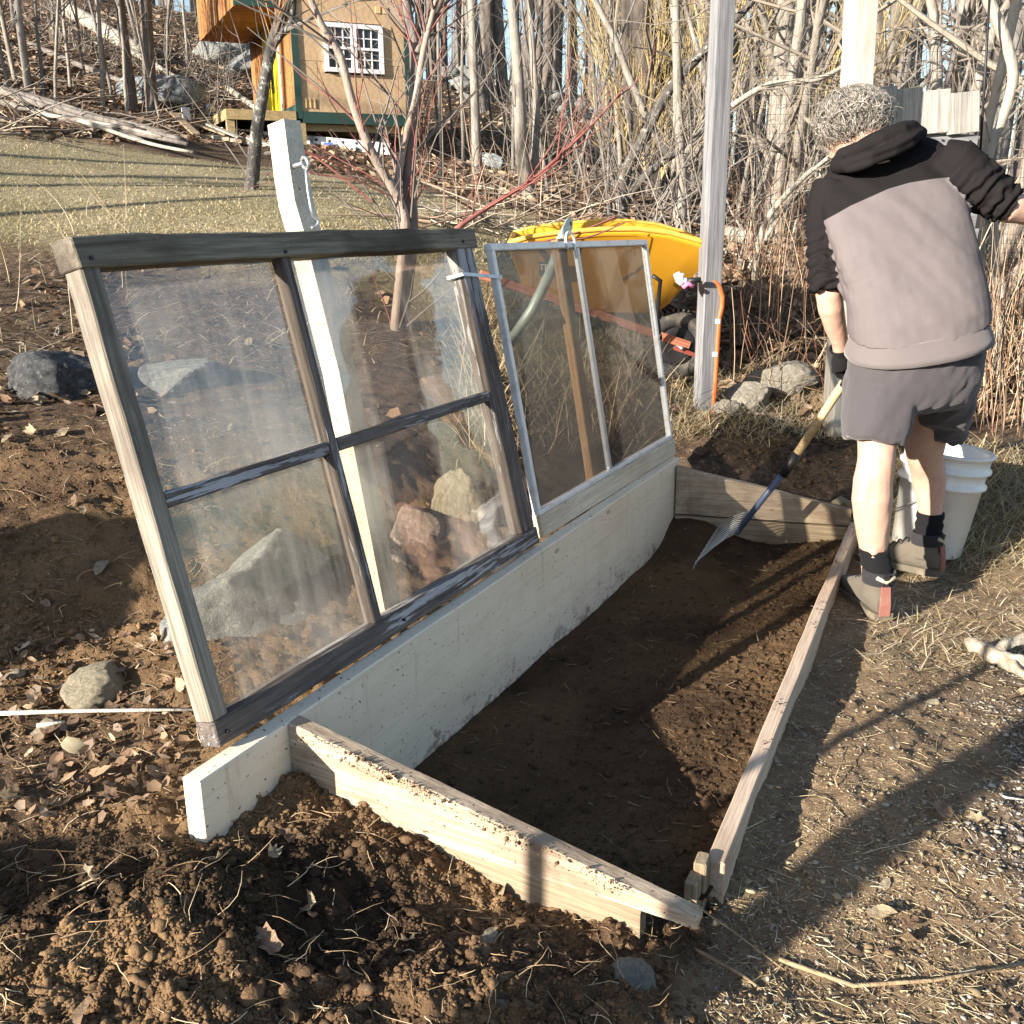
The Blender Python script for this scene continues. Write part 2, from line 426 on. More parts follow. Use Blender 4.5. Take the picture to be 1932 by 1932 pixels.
BED = [BN[:2] - BNRM[:2] * .02 + BD[:2] * .24, BF[:2] - BNRM[:2] * .02 - BD[:2] * .03, FFAR[:2] + FD[:2] * .02, FN[:2] - FD[:2] * .06]
def in_bed(x, y):
    m = np.ones(len(x), bool)
    for i in range(4):
        a = BED[i]; b = BED[(i + 1) % 4]; m &= ((b[0] - a[0]) * (y - a[1]) - (b[1] - a[1]) * (x - a[0])) < 0
    return m
def h_ground(x, y, detail=True):
    x = np.asarray(x, float).ravel(); y = np.asarray(y, float).ravel(); z = h_base(x, y)
    for (mx, my, r, hh) in _mounds: z = z + hh * np.exp(-((x - mx) ** 2 + (y - my) ** 2) / (r * r))
    z = z - .035 * np.exp(-((x - (FN[0] + .07 + (y - FN[1]) * FD[0] / FD[1])) / .11) ** 2) * sstep(1.3, 1.6, y) * sstep(2.95, 2.6, y)
    if detail:
        p = np.column_stack([x, y]); lawn, lit, path, grav = zones(x, y); r = np.hypot(x, y)
        soil = np.clip(1 - lawn - lit * .6 - path * .75 - grav * .8, .06, 1); near = sstep(9, 4, r)
        z = z + soil * near * (.030 * fbm(p, .26, 3, 21) + .034 * np.abs(fbm(p, .085, 3, 31)) + .018 * np.abs(fbm(p, .034, 2, 41)) + .005 * fbm(p, .014, 1, 43))
        z = z + (path + grav) * near * (.009 * fbm(p, .14, 3, 22) + .006 * fbm(p, .035, 2, 23) + .003 * fbm(p, .014, 1, 24))
        z = z + (lit * .05 * sstep(3, 8, r) + .012) * fbm(p, .7, 4, 51) + .18 * sstep(12, 25, r) * fbm(p, 3.0, 4, 61)
    return z
def hz(x, y): return float(h_ground(np.array([x]), np.array([y]))[0])
def hzs(x, y): return float(h_ground(np.array([x]), np.array([y]), False)[0])

# ------------------------------------------------------------------ ground sheet
def soil_nodes(k, v):
    n = k.noise(v, 9, 10, 0.72); n2 = k.noise(v, 60, 4, 0.6); n3 = k.noise(v, 1.6, 4, .6)
    c = k.mix(k.ramp(n, [(0.3, 0), (0.7, 1)]), (.046, .028, .018), (.150, .095, .055))
    c = k.mix(k.ramp(n3, [(0.4, 0), (0.62, 1)]), c, k.mix(n2, (.155, .096, .050), (.28, .185, .10)))
    c = k.mix(k.math('MULTIPLY', k.ramp(n2, [(0.6, 0), (0.7, 1)]), .5), c, (.22, .165, .105))
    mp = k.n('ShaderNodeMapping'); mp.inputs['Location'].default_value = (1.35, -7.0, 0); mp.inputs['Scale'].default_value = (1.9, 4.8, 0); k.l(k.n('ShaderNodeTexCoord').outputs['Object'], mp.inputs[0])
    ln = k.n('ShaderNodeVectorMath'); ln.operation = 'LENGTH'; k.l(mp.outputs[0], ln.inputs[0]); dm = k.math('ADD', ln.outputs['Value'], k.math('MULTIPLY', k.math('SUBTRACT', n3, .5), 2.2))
    c = k.mix(k.ramp(dm, [(.7, .75), (1.15, 0)]), c, (.028, .020, .014))      # freshly dug dark soil, deepened by shade painted into the colour
    n4 = k.noise(v, 230, 5, .7); c = k.mix(1.0, c, k.ramp(n4, [(.25, .62), (.75, 1.35)]), 'MULTIPLY')
    return c, k.math('ADD', n, k.math('MULTIPLY', n4, .45)), n2
def ground_material():
    m, nt, b = mat_new('ground_surface'); k = NT(nt); v = k.coord()
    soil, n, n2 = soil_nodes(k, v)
    big = k.noise(v, 1.1, 5, .6)
    # worn turf
    grass = k.mix(k.ramp(big, [(0.38, 0), (0.62, 1)]), (.25, .225, .14), (.42, .37, .25))
    grass = k.mix(k.ramp(k.noise(v, 30, 5, .7), [(0.35, 0), (0.7, 1)]), grass, (.17, .14, .08))
    # leaf mould
    ln = k.noise(v, 14, 6, .7, .6)
    lit = k.mix(k.ramp(ln, [(0.35, 0), (0.68, 1)]), (.045, .032, .023), (.15, .105, .070))
    lit = k.mix(k.ramp(k.noise(v, 34, 4, .7), [(0.58, 0), (0.66, 1)]), lit, (.27, .19, .125))
    # trodden path with chopped straw
    pm = k.mix(k.ramp(n, [(0.45, 0), (1.0, 1)]), (.115, .078, .051), (.29, .21, .132))
    sn = k.noise(k.coord((1, 3.2, 1)), 34, 5, .7, 1.4); pm = k.mix(k.math('MULTIPLY', k.ramp(sn, [(0.55, 0), (0.64, 1)]), .8), pm, (.44, .36, .22))
    # fine gravel
    vo = k.n('ShaderNodeTexVoronoi'); vo.inputs['Scale'].default_value = 85; k.l(v, vo.inputs['Vector'])
    gv = k.mix(k.ramp(vo.outputs['Color'], [(0.2, 0), (0.8, 1)]), (.11, .10, .09), (.32, .29, .25))
    gv = k.mix(k.ramp(vo.outputs['Distance'], [(0.35, 0), (0.6, 1)]), gv, (.06, .05, .045))
    c = k.mix(k.attr('w_path').outputs['Fac'], soil, pm)
    c = k.mix(k.attr('w_litter').outputs['Fac'], c, lit)
    c = k.mix(k.attr('w_lawn').outputs['Fac'], c, grass)
    c = k.mix(k.attr('w_gravel').outputs['Fac'], c, gv)
    k.l(c, b.inputs['Base Color']); b.inputs['Roughness'].default_value = .95; b.inputs['Specular IOR Level'].default_value = .12
    k.l(k.bump(k.math('ADD', k.math('MULTIPLY', n, .6), k.math('MULTIPLY', n2, .5)), 1.0, .018), b.inputs['Normal'])
    return m
M_GROUND = ground_material()
def soil_material(name, dark=1.0):
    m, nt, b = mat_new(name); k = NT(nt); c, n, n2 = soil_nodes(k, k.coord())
    k.l(k.mix(1.0, c, (dark, dark, dark), 'MULTIPLY'), b.inputs['Base Color'])
    b.inputs['Roughness'].default_value = .97; b.inputs['Specular IOR Level'].default_value = .1
    k.l(k.bump(k.math('ADD', n, k.math('MULTIPLY', n2, .6)), .8, .012), b.inputs['Normal']); return m
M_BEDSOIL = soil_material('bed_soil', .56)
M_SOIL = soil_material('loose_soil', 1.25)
def build_ground():
    th = np.concatenate([np.linspace(-math.pi, -.68, 60)[:-1], np.arange(-.68, .68, .0045), np.linspace(.68, math.pi, 60)[:-1]])
    r = np.concatenate([np.exp(np.arange(math.log(.35), math.log(6), .0066)), np.exp(np.arange(math.log(6), math.log(160), .02))])
    R, T = np.meshgrid(r, th, indexing='ij'); x = (R * np.sin(T)).ravel(); y = (R * np.cos(T)).ravel()
    z = h_ground(x, y); lawn, lit, path, grav = zones(x, y)
    z = np.where(in_bed(x, y), -.28, z)
    nr, nt_ = len(r), len(th); i = np.arange(nr - 1)[:, None] * nt_; j = np.arange(nt_)[None]; j2 = (j + 1) % nt_
    Fc = np.stack([i + j, i + nt_ + j, i + nt_ + j2, i + j2], -1).reshape(-1, 4)[:, ::-1]
    V = np.column_stack([x, y, z])
    V = np.vstack([V, [[0, 0, hzs(0, 0)]]])
    me = mesh_from('ground', V, Fc, M_GROUND, smooth=True)
    bm = bmesh.new(); bm.from_mesh(me); bm.verts.ensure_lookup_table()
    for q in range(nt_):
        try: bm.faces.new((bm.verts[(q + 1) % nt_], bm.verts[len(V) - 1], bm.verts[q]))
        except ValueError: pass
    bm.normal_update(); bm.to_mesh(me); bm.free()
    for nm, w in (('w_lawn', lawn), ('w_litter', lit), ('w_path', path), ('w_gravel', grav)): attr(me, nm, np.append(w, 0))
    return tagp(link('ground', me), kind='structure')
build_ground()

# the raked soil inside the cold frame
def bed_h(x, y):
    p = np.column_stack([x, y]); s = (x - BN[0]) * BNRM[0] + (y - BN[1]) * BNRM[1]     # metres from the back board
    z = -.05 + .085 * sstep(.15, .95, s) + .02 * np.exp(-((s - .12) / .1) ** 2)
    lump = sstep(.35, .75, s + .1 * fbm(p, .3, 2, 5))
    z = z + .010 * fbm(p, .22, 3, 71) + (.004 + .012 * lump) * np.abs(fbm(p, .05, 3, 72)) + (.003 + .005 * lump) * np.abs(fbm(p, .018, 2, 73))
    far = (x - BF[0]) * BD[0] + (y - BF[1]) * BD[1]
    z = z + .10 * np.exp(-((far + .02) / .16) ** 2) * sstep(.45, .0, s)
    nr = -((x - BN[0]) * BD[0] + (y - BN[1]) * BD[1]) + .42
    return z + .03 * sstep(-.1, .2, nr)
def build_bed():
    a = np.linspace(0, 1, 520); b_ = np.linspace(0, 1, 185); Aq, Bq = np.meshgrid(a, b_, indexing='ij')
    P0, P1, P3, P2 = [np.array(q) for q in (BED[0] + BNRM[:2] * .02, BED[1] + BNRM[:2] * .02, BED[3], BED[2])]
    P = ((1 - Aq)[..., None] * ((1 - Bq)[..., None] * P0 + Bq[..., None] * P3) + Aq[..., None] * ((1 - Bq)[..., None] * P1 + Bq[..., None] * P2)).reshape(-1, 2)
    z = bed_h(P[:, 0], P[:, 1]); n, m = len(a), len(b_)
    i = np.arange(n - 1)[:, None] * m; j = np.arange(m - 1)[None]
    Fc = np.stack([i + j, i + m + j, i + m + j + 1, i + j + 1], -1).reshape(-1, 4)[:, ::-1]
    me = mesh_from('bed_soil', np.column_stack([P, z]), Fc, M_BEDSOIL, smooth=True)
    return tagp(link('bed_soil', me), kind='structure')
build_bed()

# loose clods and crumbs of soil
_ico = bmesh.new(); bmesh.ops.create_icosphere(_ico, subdivisions=1, radius=1.0)
ICO1 = (np.array([v.co[:] for v in _ico.verts]), np.array([[v.index for v in f.verts] for f in _ico.faces])); _ico.free()
_ico = bmesh.new(); bmesh.ops.create_icosphere(_ico, subdivisions=2, radius=1.0)
ICO2 = (np.array([v.co[:] for v in _ico.verts]), np.array([[v.index for v in f.verts] for f in _ico.faces])); _ico.free()
_ico = bmesh.new(); bmesh.ops.create_icosphere(_ico, subdivisions=3, radius=1.0)
ICO3 = (np.array([v.co[:] for v in _ico.verts]), np.array([[v.index for v in f.verts] for f in _ico.faces])); _ico.free()
def scatter_lumps(name, P, size, mat, base=ICO1, jit=.34, flat=.75, cols=None, parent=None):
    n = len(P); bv, bf = base; m = len(bv); shp = []
    for q in range(24):                                  # knobbly stock shapes
        w = bv * (1 + (.55 if base is not ICO1 else .2) * fbm(bv + q * 9.3, .75, 3, q))[:, None] * rng.uniform(.6, 1.25, (1, 3)); shp.append(w @ np.linalg.qr(rng.normal(size=(3, 3)))[0])
    bvs = np.array(shp)[rng.integers(0, 24, n)]
    ang = rng.uniform(0, 6.28, n); ca, sa = np.cos(ang), np.sin(ang)
    sc = size[:, None] * rng.uniform(.65, 1.35, (n, 3)); sc[:, 2] *= flat
    V = bvs * (1 + rng.normal(0, jit, (n, m, 1))) * sc[:, None]
    x = V[..., 0] * ca[:, None] - V[..., 1] * sa[:, None]; y = V[..., 0] * sa[:, None] + V[..., 1] * ca[:, None]
    V = np.stack([x, y, V[..., 2]], -1) + P[:, None]
    Fc = (bf[None] + (np.arange(n) * m)[:, None, None]).reshape(-1, 3)
    me = mesh_from(name, V.reshape(-1, 3), Fc, mat)
    if cols is not None: attr_col(me, 'Col', np.repeat(cols, m, 0))
    return link(name, me, parent)
_ga = np.linspace(-.85, .95, 150); _gy = np.exp(np.linspace(math.log(.7), math.log(45), 170))
_GA, _GY = np.meshgrid(_ga, _gy, indexing='ij'); _HG = h_ground((_GA * _GY).ravel(), _GY.ravel(), False).reshape(_GA.shape)
def h_fast(x, y):
    y = np.clip(y, .71, 44); u = np.clip((x / y + .85) / 1.8 * 149, 0, 148.99); v = np.clip((np.log(y) - math.log(.7)) / (math.log(45) - math.log(.7)) * 169, 0, 168.99)
    i = u.astype(int); j = v.astype(int); f = u - i; g = v - j
    return _HG[i, j] * (1 - f) * (1 - g) + _HG[i + 1, j] * f * (1 - g) + _HG[i, j + 1] * (1 - f) * g + _HG[i + 1, j + 1] * f * g
def wedge_points(n, px0, px1, py0, py1, zguess=.1, ymax=30):
    """random ground spots seen between these picture limits (even density per picture area)"""
    px = rng.uniform(px0, px1, n); py = rng.uniform(py0, py1, n)
    d = _F[None] + ((px - HALF) / FPX)[:, None] * _X[None] + ((HALF - py) / FPX)[:, None] * _U[None]; d = d / d[:, 1:2]
    hit = np.full(n, np.nan); prev = np.full(n, .8); ys = np.exp(np.linspace(math.log(.8), math.log(ymax), 160))
    for y in ys[1:]:
        P = _C[None] + d * y; below = (P[:, 2] < h_fast(P[:, 0], P[:, 1])) & np.isnan(hit); hit[below] = y - (y - prev[below]) * rng.random(below.sum()); prev[:] = y
    ok = ~np.isnan(hit); return (_C[None] + d[ok] * hit[ok][:, None])[:, :2]
def build_clods():
    # foreground heap and the dug bank on the left
    xy = np.vstack([wedge_points(34000, -60, 1350, 1480, 2000), wedge_points(8000, -60, 420, 800, 1480), np.column_stack([rng.uniform(-2.2, 0, 4000), rng.uniform(.9, 3.4, 4000)])])
    lawn, lit, path, grav = zones(xy[:, 0], xy[:, 1]); pt = sstep(-.35, .25, fbm(xy, .13, 3, 88))
    keep = (rng.random(len(xy)) < np.clip(1 - path * .55 - lit * .75 - grav, 0, 1) * (.25 + .75 * pt)) & ~in_bed(xy[:, 0], xy[:, 1])
    xy = xy[keep]; s = np.minimum(.0027 * (1 - rng.random(len(xy))) ** -.25, .015)
    P = np.column_stack([xy, h_ground(xy[:, 0], xy[:, 1]) + s * .2])
    big = s > .0058
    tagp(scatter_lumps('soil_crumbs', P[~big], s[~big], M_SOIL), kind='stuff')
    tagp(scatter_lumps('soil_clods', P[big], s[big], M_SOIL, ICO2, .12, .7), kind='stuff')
    # crumbly soil in the bed
    n = 15000; a = rng.random(n); b_ = rng.random(n) ** .8
    xy = ((1 - a) * (1 - b_))[:, None] * BED[0] + ((1 - a) * b_)[:, None] * BED[3] + (a * (1 - b_))[:, None] * BED[1] + (a * b_)[:, None] * BED[2]
    sb = (xy[:, 0] - BN[0]) * BNRM[0] + (xy[:, 1] - BN[1]) * BNRM[1]
    keep = (rng.random(n) < .3 + .7 * sstep(.3, .7, sb)) & (sb > .03); xy = xy[keep]; n = len(xy)
    s = np.minimum(.0017 * (1 - rng.random(n)) ** -.38, .010)
    P = np.column_stack([xy, bed_h(xy[:, 0], xy[:, 1]) + s * .3])
    tagp(scatter_lumps('bed_crumbs', P, s, M_BEDSOIL), kind='stuff')
    # the heap beyond the far end
    c = at_y(1430, 850, 4.42); n = 2600
    xy = c[:2] + rng.normal(0, .24, (n, 2)); keep = ~in_bed(xy[:, 0], xy[:, 1]) & (xy[:, 1] > 3.9); xy = xy[keep]; s = np.minimum(.0035 * (1 - rng.random(len(xy))) ** -.35, .016)
    tagp(scatter_lumps('heap_crumbs', np.column_stack([xy, h_ground(xy[:, 0], xy[:, 1]) + s * .3]), s, M_BEDSOIL), kind='stuff')
    # grit, crumbs and chips trodden into the path
    xy = np.vstack([wedge_points(14000, 1330, 2000, 1120, 2000), np.column_stack([rng.uniform(.4, 2.2, 2500), rng.uniform(1.0, 3.6, 2500)])]); lawn, lit, path, grav = zones(xy[:, 0], xy[:, 1])
    xy = xy[(rng.random(len(xy)) < (path + grav) * (.35 + .65 * sstep(-.3, .3, fbm(xy, .2, 3, 5)))) & ~in_bed(xy[:, 0], xy[:, 1])]; n = len(xy); s = np.minimum(.0016 * (1 - rng.random(n)) ** -.33, .009)
    base = np.array([(.17, .12, .07), (.10, .07, .045), (.26, .20, .125), (.30, .27, .23), (.36, .29, .18)])[rng.integers(0, 5, n)] * rng.uniform(.7, 1.25, (n, 1))
    tagp(scatter_lumps('path_grit', np.column_stack([xy, h_ground(xy[:, 0], xy[:, 1]) + s * .15]), s, attr_mat('path_grit', rough=.95), ICO1, .3, .6, base), kind='stuff')
    # gravel on the right
    xy = np.vstack([wedge_points(13000, 1480, 2050, 1200, 2000), np.column_stack([rng.uniform(.9, 2.2, 1800), rng.uniform(1.0, 3.4, 1800)])]); lawn, lit, path, grav = zones(xy[:, 0], xy[:, 1])
    xy = xy[rng.random(len(xy)) < grav * .5]; s = np.clip(rng.lognormal(math.log(.0038), .4, len(xy)), .003, .015)
    g = rng.uniform(.10, .34, len(xy)); cols = np.column_stack([g * 1.06, g * .98, g * .88])
    tagp(scatter_lumps('gravel', np.column_stack([xy, h_ground(xy[:, 0], xy[:, 1]) + s * .3]), s, attr_mat('gravel_stone', rough=.85), ICO1, .3, .5, cols), kind='stuff')
build_clods()

# ------------------------------------------------------------------ cold frame
M_WHITE = wood_mat('white_painted_wood', (.80, .715, .56), (.84, .755, .61), stain=(.64, .53, .37), stain_amt=.4, rough=.55, gscale=.22, bump=.05, fine=.05, speck=(.10, .075, .05), stain_scale=3.5)
def splash_board(m):
    nt = m.node_tree; k = NT(nt); b = nt.nodes['Principled BSDF']; old = b.inputs['Base Color'].links[0].from_socket; tc = k.n('ShaderNodeTexCoord'); sp = k.n('ShaderNodeSeparateXYZ'); k.l(tc.outputs['Object'], sp.inputs[0])
    def mp(s): q = k.n('ShaderNodeMapping'); q.inputs['Scale'].default_value = s; k.l(tc.outputs['Object'], q.inputs[0]); return q.outputs[0]
    low = k.ramp(sp.outputs['Y'], [(.0, .17), (.2, .0)]); dr = k.noise(mp((26, 2.2, 26)), 1, 6, .65, .3); blot = k.noise(mp((11, 11, 11)), 1, 6, .7, .6); fine = k.noise(mp((60, 60, 60)), 1, 4, .7)
    y1 = k.math('SUBTRACT', 1.0, k.math('MULTIPLY', k.math('ADD', sp.outputs['Y'], .2), 3.4))                      # 1 at the soil, 0 half-way up
    drip = k.math('MULTIPLY', k.ramp(dr, [(.60, 0), (.74, 1)]), .45); c = k.mix(drip, old, (.36, .28, .19))
    spl = k.ramp(k.math('ADD', k.math('MULTIPLY', blot, .7), k.math('ADD', k.math('MULTIPLY', fine, .35), k.math('MULTIPLY', y1, .32))), [(.76, 0), (.86, 1)]); c = k.mix(k.math('MULTIPLY', spl, .75), c, (.15, .105, .065))
    vo = k.n('ShaderNodeTexVoronoi'); vo.inputs['Scale'].default_value = 1.0; k.l(mp((4.2, 9, 9)), vo.inputs['Vector']); kn = k.ramp(vo.outputs['Distance'], [(.05, 1), (.085, 0)]); c = k.mix(k.math('MULTIPLY', kn, .65), c, (.30, .19, .11))
    gr = k.noise(mp((1.4, 34, 34)), 1, 3, .5, 1.2); c = k.mix(k.math('MULTIPLY', k.ramp(gr, [(.57, 0), (.60, 1), (.63, 0)]), .22), c, (.42, .34, .25))
    k.l(c, b.inputs['Base Color'])
splash_board(M_WHITE)
M_PINE = wood_mat('weathered_pine', (.37, .285, .20), (.56, .46, .345), stain=(.15, .11, .08), stain_amt=.85, bump=.6, stain_scale=4.5, speck=(.12, .08, .05))
M_PINE_GREY = wood_mat('greyed_pine', (.22, .17, .115), (.40, .32, .22), stain=(.12, .09, .05), stain_amt=.6, bump=.7)
M_PINKPINE = wood_mat('reddish_pine', (.47, .365, .275), (.62, .50, .39), stain=(.24, .15, .085), stain_amt=.55, bump=.4, gscale=.8)
M_STEEL = plain_mat('galvanised_steel', (.55, .56, .58), .38, .85, .2, 40)
M_BLACK = plain_mat('black_metal', (.02, .02, .022), .5, .2, .2, 30)
UP = np.array([0, 0, 1.0])
BLEN = np.linalg.norm(BF - BN)
frame = empty('cold_frame', (float(BN[0]), float(BN[1]), .1))
tagp(frame, 'low wooden cold frame around raked dark soil, boards tapering to the front', 'cold frame')
bmid = BN - BNRM * .021
HB = .40
o = plank('back_board', bmid - UP * HB / 2, bmid + BD * BLEN - UP * HB / 2, UP, HB, .042, M_WHITE, frame, 30, .0025, seed=2)
o['label'] = 'long white painted back board with runs and knots'
# near end: tapered board and the lower board beneath its thin end
c0 = at_z(543, 1364, .30); cs = np.dot(c0 - BN, BD)
E0 = BN + BD * cs - UP * 0 + BNRM * .002; E0[2] = .30
E1 = at_z(1316, 1737, .105)
def wedge_board(name, top0, top1, bot0, bot1, t, side, mat, label=None, seg=16, wob=.003, seed=1):
    """board lying in a vertical plane; local X is the grain"""
    top0, top1, bot0, bot1 = [np.array(q, float) for q in (top0, top1, bot0, bot1)]
    x = unit((bot1 - bot0)); z = unit(np.cross(x, top0 - bot0)); y = np.cross(z, x); o0 = bot0
    M = Matrix(((x[0], y[0], z[0], o0[0]), (x[1], y[1], z[1], o0[1]), (x[2], y[2], z[2], o0[2]), (0, 0, 0, 1)))
    def L(p): d = p - o0; return np.array([d @ x, d @ y])
    a, b_, c, d = L(top0), L(top1), L(bot0), L(bot1); rings = []
    for i in range(seg + 1):
        k = i / seg; tp = a + (b_ - a) * k; bt = c + (d - c) * k; e = .004
        z0, z1 = (0, t) if side > 0 else (-t, 0)
        rings.append([(bt[0], bt[1], z0), (bt[0], bt[1], z1), (tp[0], tp[1] - e, z1), (tp[0], tp[1], z1 - e), (tp[0], tp[1], z0 + e), (tp[0], tp[1] - e, z0)])
    V = np.array([v for r in rings for v in r]); V[:, 1:] += np.column_stack([fbm(V + seed, .1, 3, seed), fbm(V + seed, .1, 3, seed + 5) * .5]) * wob
    n = 6; Fc = []
    for i in range(seg):
        for k in range(n):
            k2 = (k + 1) % n; Fc.append((i * n + k, i * n + k2, (i + 1) * n + k2, (i + 1) * n + k))
    Fc += [tuple(range(n - 1, -1, -1)), tuple(seg * n + k for k in range(n))]
    me = mesh_from(name, V, Fc, mat); bm = bmesh.new(); bm.from_mesh(me); bmesh.ops.recalc_face_normals(bm, faces=bm.faces[:]); bm.to_mesh(me); bm.free()
    o = link(name, me, frame, M)
    if label: o['label'] = label
    return o
ED = unit((E1 - E0) * np.array([1, 1, 0])); EN = np.array([-ED[1], ED[0], 0]); EN = EN if EN[1] < 0 else -EN   # EN points out of the bed
LE = np.linalg.norm((E1 - E0)[:2])
wedge_board('end_board', E0, E1, E0 - UP * .165, E1 - UP * .018, .04, -1 if np.cross(ED, UP)[1] * EN[1] > 0 else 1, M_PINE, 'tapered end board with soil lying along its top edge')
q0 = E0 + ED * .10 - UP * .19; q0[2] = .128; q1 = E0 + ED * (LE - .10); q1[2] = .090
wedge_board('end_board', q0, q1, q0 - UP * .12, q1 - UP * .14, .036, -1 if np.cross(ED, UP)[1] * EN[1] > 0 else 1, M_PINE_GREY, seed=4)
# front board
fo = UP * .09
plank('front_board', FN - fo + FD * 0, FFAR - fo, UP, .18, .036, M_PINKPINE, frame, 22, .003, seed=6)['label'] = 'long reddish front board beside the path'
# far end: tapered board over a lower one
G0 = BN + BD * (BLEN - .03) + BNRM * .002; G0[2] = .275
G1 = at_y(1606, 958, FFAR[1] + .03)
GD = unit((G1 - G0) * np.array([1, 1, 0]))
wedge_board('end_board', G0, G1, G0 - UP * .20, G1 - UP * .065, .036, 1, M_PINE, seed=8)
g0 = G0 - UP * .207; g1 = G1 - UP * .072
wedge_board('end_board', g0, g1, g0 - UP * .14, g1 - UP * .14, .034, 1, M_PINE_GREY, seed=9)
# two short stakes at the near front corner
for (px, py, zt, hh, w) in ((1325, 1618, .105, .32, .034), (1309, 1655, .085, .32, .034)):
    p = at_z(px, py, zt); plank('stake', p - UP * hh, p, FD, .042, .024, M_PINE_GREY, frame, 4, .003, seed=int(px))
# ------------------------------------------------------------------ glass
def glass_mat(name, tint, haze, haze_col, streak=1.0, refl=1.0, thr=.42, veil=0.0):
    m, nt, b = mat_new(name); k = NT(nt); out = nt.nodes['Material Output']; nt.nodes.remove(b)
    tr = k.n('ShaderNodeBsdfTransparent'); tr.inputs[0].default_value = (*tint, 1)
    gl = k.n('ShaderNodeBsdfGlossy'); gl.inputs['Roughness'].default_value = .035; gl.inputs[0].default_value = (.95, .97, 1, 1)
    lw = k.n('ShaderNodeFresnel'); lw.inputs[0].default_value = 1.45
    wv = k.noise(k.coord((5, 5, 5)), 1, 2); k.l(k.bump(wv, .03, .05), gl.inputs['Normal'])
    ge = k.n('ShaderNodeNewGeometry'); m1 = k.n('ShaderNodeMixShader'); k.l(k.math('MULTIPLY', k.math('MULTIPLY', lw.outputs[0], refl), k.math('SUBTRACT', 1.0, ge.outputs['Backfacing'])), m1.inputs[0]); k.l(tr.outputs[0], m1.inputs[1]); k.l(gl.outputs[0], m1.inputs[2])
    df = k.n('ShaderNodeBsdfDiffuse'); df.inputs[0].default_value = (*haze_col, 1)
    tl = k.n('ShaderNodeBsdfTranslucent'); tl.inputs[0].default_value = (*haze_col, 1)
    m2 = k.n('ShaderNodeMixShader'); m2.inputs[0].default_value = .65; k.l(df.outputs[0], m2.inputs[1]); k.l(tl.outputs[0], m2.inputs[2])
    st = k.noise(k.coord((26, 3.0, 26)), 1, 6, .65, .5); bl = k.noise(k.coord((2.4, 2.4, 2.4)), 1, 5, .6, .6); sp = k.noise(k.coord((90, 90, 90)), 1, 3, .6)
    hz_ = k.math('ADD', k.math('MULTIPLY', k.ramp(st, [(.40, 0), (.75, 1)]), .5 * streak), k.math('MULTIPLY', k.ramp(bl, [(thr, 0), (.75, 1)]), 1.0))
    hz_ = k.math('ADD', k.math('MULTIPLY', hz_, haze), k.math('MULTIPLY', k.ramp(sp, [(.69, 0), (.75, 1)]), .06)); hz_ = k.math('ADD', hz_, haze * .10 + veil)
    m3 = k.n('ShaderNodeMixShader'); k.l(hz_, m3.inputs[0]); k.l(m1.outputs[0], m3.inputs[1]); k.l(m2.outputs[0], m3.inputs[2])
    k.l(m3.outputs[0], out.inputs[0]); return m
M_GLASS = glass_mat('dirty_old_glass', (.88, .87, .83), .25, (.66, .66, .65), 1.0, 1.8)
M_GLASS2 = glass_mat('dusty_storm_glass', (.66, .655, .64), .10, (.19, .19, .185), .35, .5, .3, .22)
M_SASH = wood_mat('weathered_sash_wood', (.090, .076, .069), (.225, .195, .175), stain=(.05, .035, .03), stain_amt=.4, bump=.9, flake=(.46, .46, .48), flake_thr=.545)
M_SASH_TOP = wood_mat('mossy_sash_wood', (.13, .115, .085), (.29, .265, .205), stain=(.062, .048, .040), stain_amt=.8, bump=.8, flake=(.36, .37, .34), flake_thr=.66, stain_scale=3)
M_SASH_L = wood_mat('sunlit_sash_wood', (.17, .15, .122), (.37, .335, .275), stain=(.09, .075, .065), stain_amt=.75, bump=.8, flake=(.55, .53, .47), flake_thr=.64)  # paler copy of the sash wood, sunlight put into its colour
M_BATTEN = wood_mat('brown_batten', (.20, .115, .055), (.36, .22, .11), bump=.4)
M_CREAM = wood_mat('cream_painted_wood', (.62, .56, .44), (.76, .70, .58), stain=(.35, .25, .15), stain_amt=.5, rough=.6, bump=.3, speck=(.2, .14, .08))
M_RAW = wood_mat('fresh_pine', (.60, .42, .22), (.74, .56, .33), bump=.3)
M_ALU = plain_mat('aluminium', (.42, .44, .47), .4, .7, .12, 30, dirt=(.25, .24, .22), dirt_amt=.3)
M_ALU_W = plain_mat('white_aluminium', (.74, .77, .80), .4, .2, .08, 30, dirt=(.35, .34, .30), dirt_amt=.4)
def leaner(p0, p1, lean):
    u = unit(p1 - p0); back = np.array([-u[1], u[0], 0]); w = math.cos(lean) * UP + math.sin(lean) * back; n = np.cross(u, w)
    return p0, u, w, n
def member(name, fr, s0, t0, s1, t1, width, d0, d1, mat, parent, seg=10, wob=.002, seed=0):
    """rail or stile: centre line (s,t) to (s,t) in the sash plane, front at d0 behind to d1 (along -n)"""
    o0, u, w, n = fr; a = o0 + u * s0 + w * t0 + n * (d0 + d1) / 2; b_ = o0 + u * s1 + w * t1 + n * (d0 + d1) / 2
    wd = np.cross(n, b_ - a); return plank(name, a, b_, wd, width, abs(d1 - d0), mat, parent, seg, wob, seed=seed)
def pane(fr, s0, s1, t0, t1, d, th, mat, parent):
    o0, u, w, n = fr; x, y, z = u, w, n; o = o0 + u * (s0 + s1) / 2 + w * (t0 + t1) / 2 + n * d
    M = Matrix(((x[0], y[0], z[0], o[0]), (x[1], y[1], z[1], o[1]), (x[2], y[2], z[2], o[2]), (0, 0, 0, 1)))
    mb = MB(); mb.box((0, 0, 0), s1 - s0, t1 - t0, th); return mb.build('pane', mat, parent, M=M)

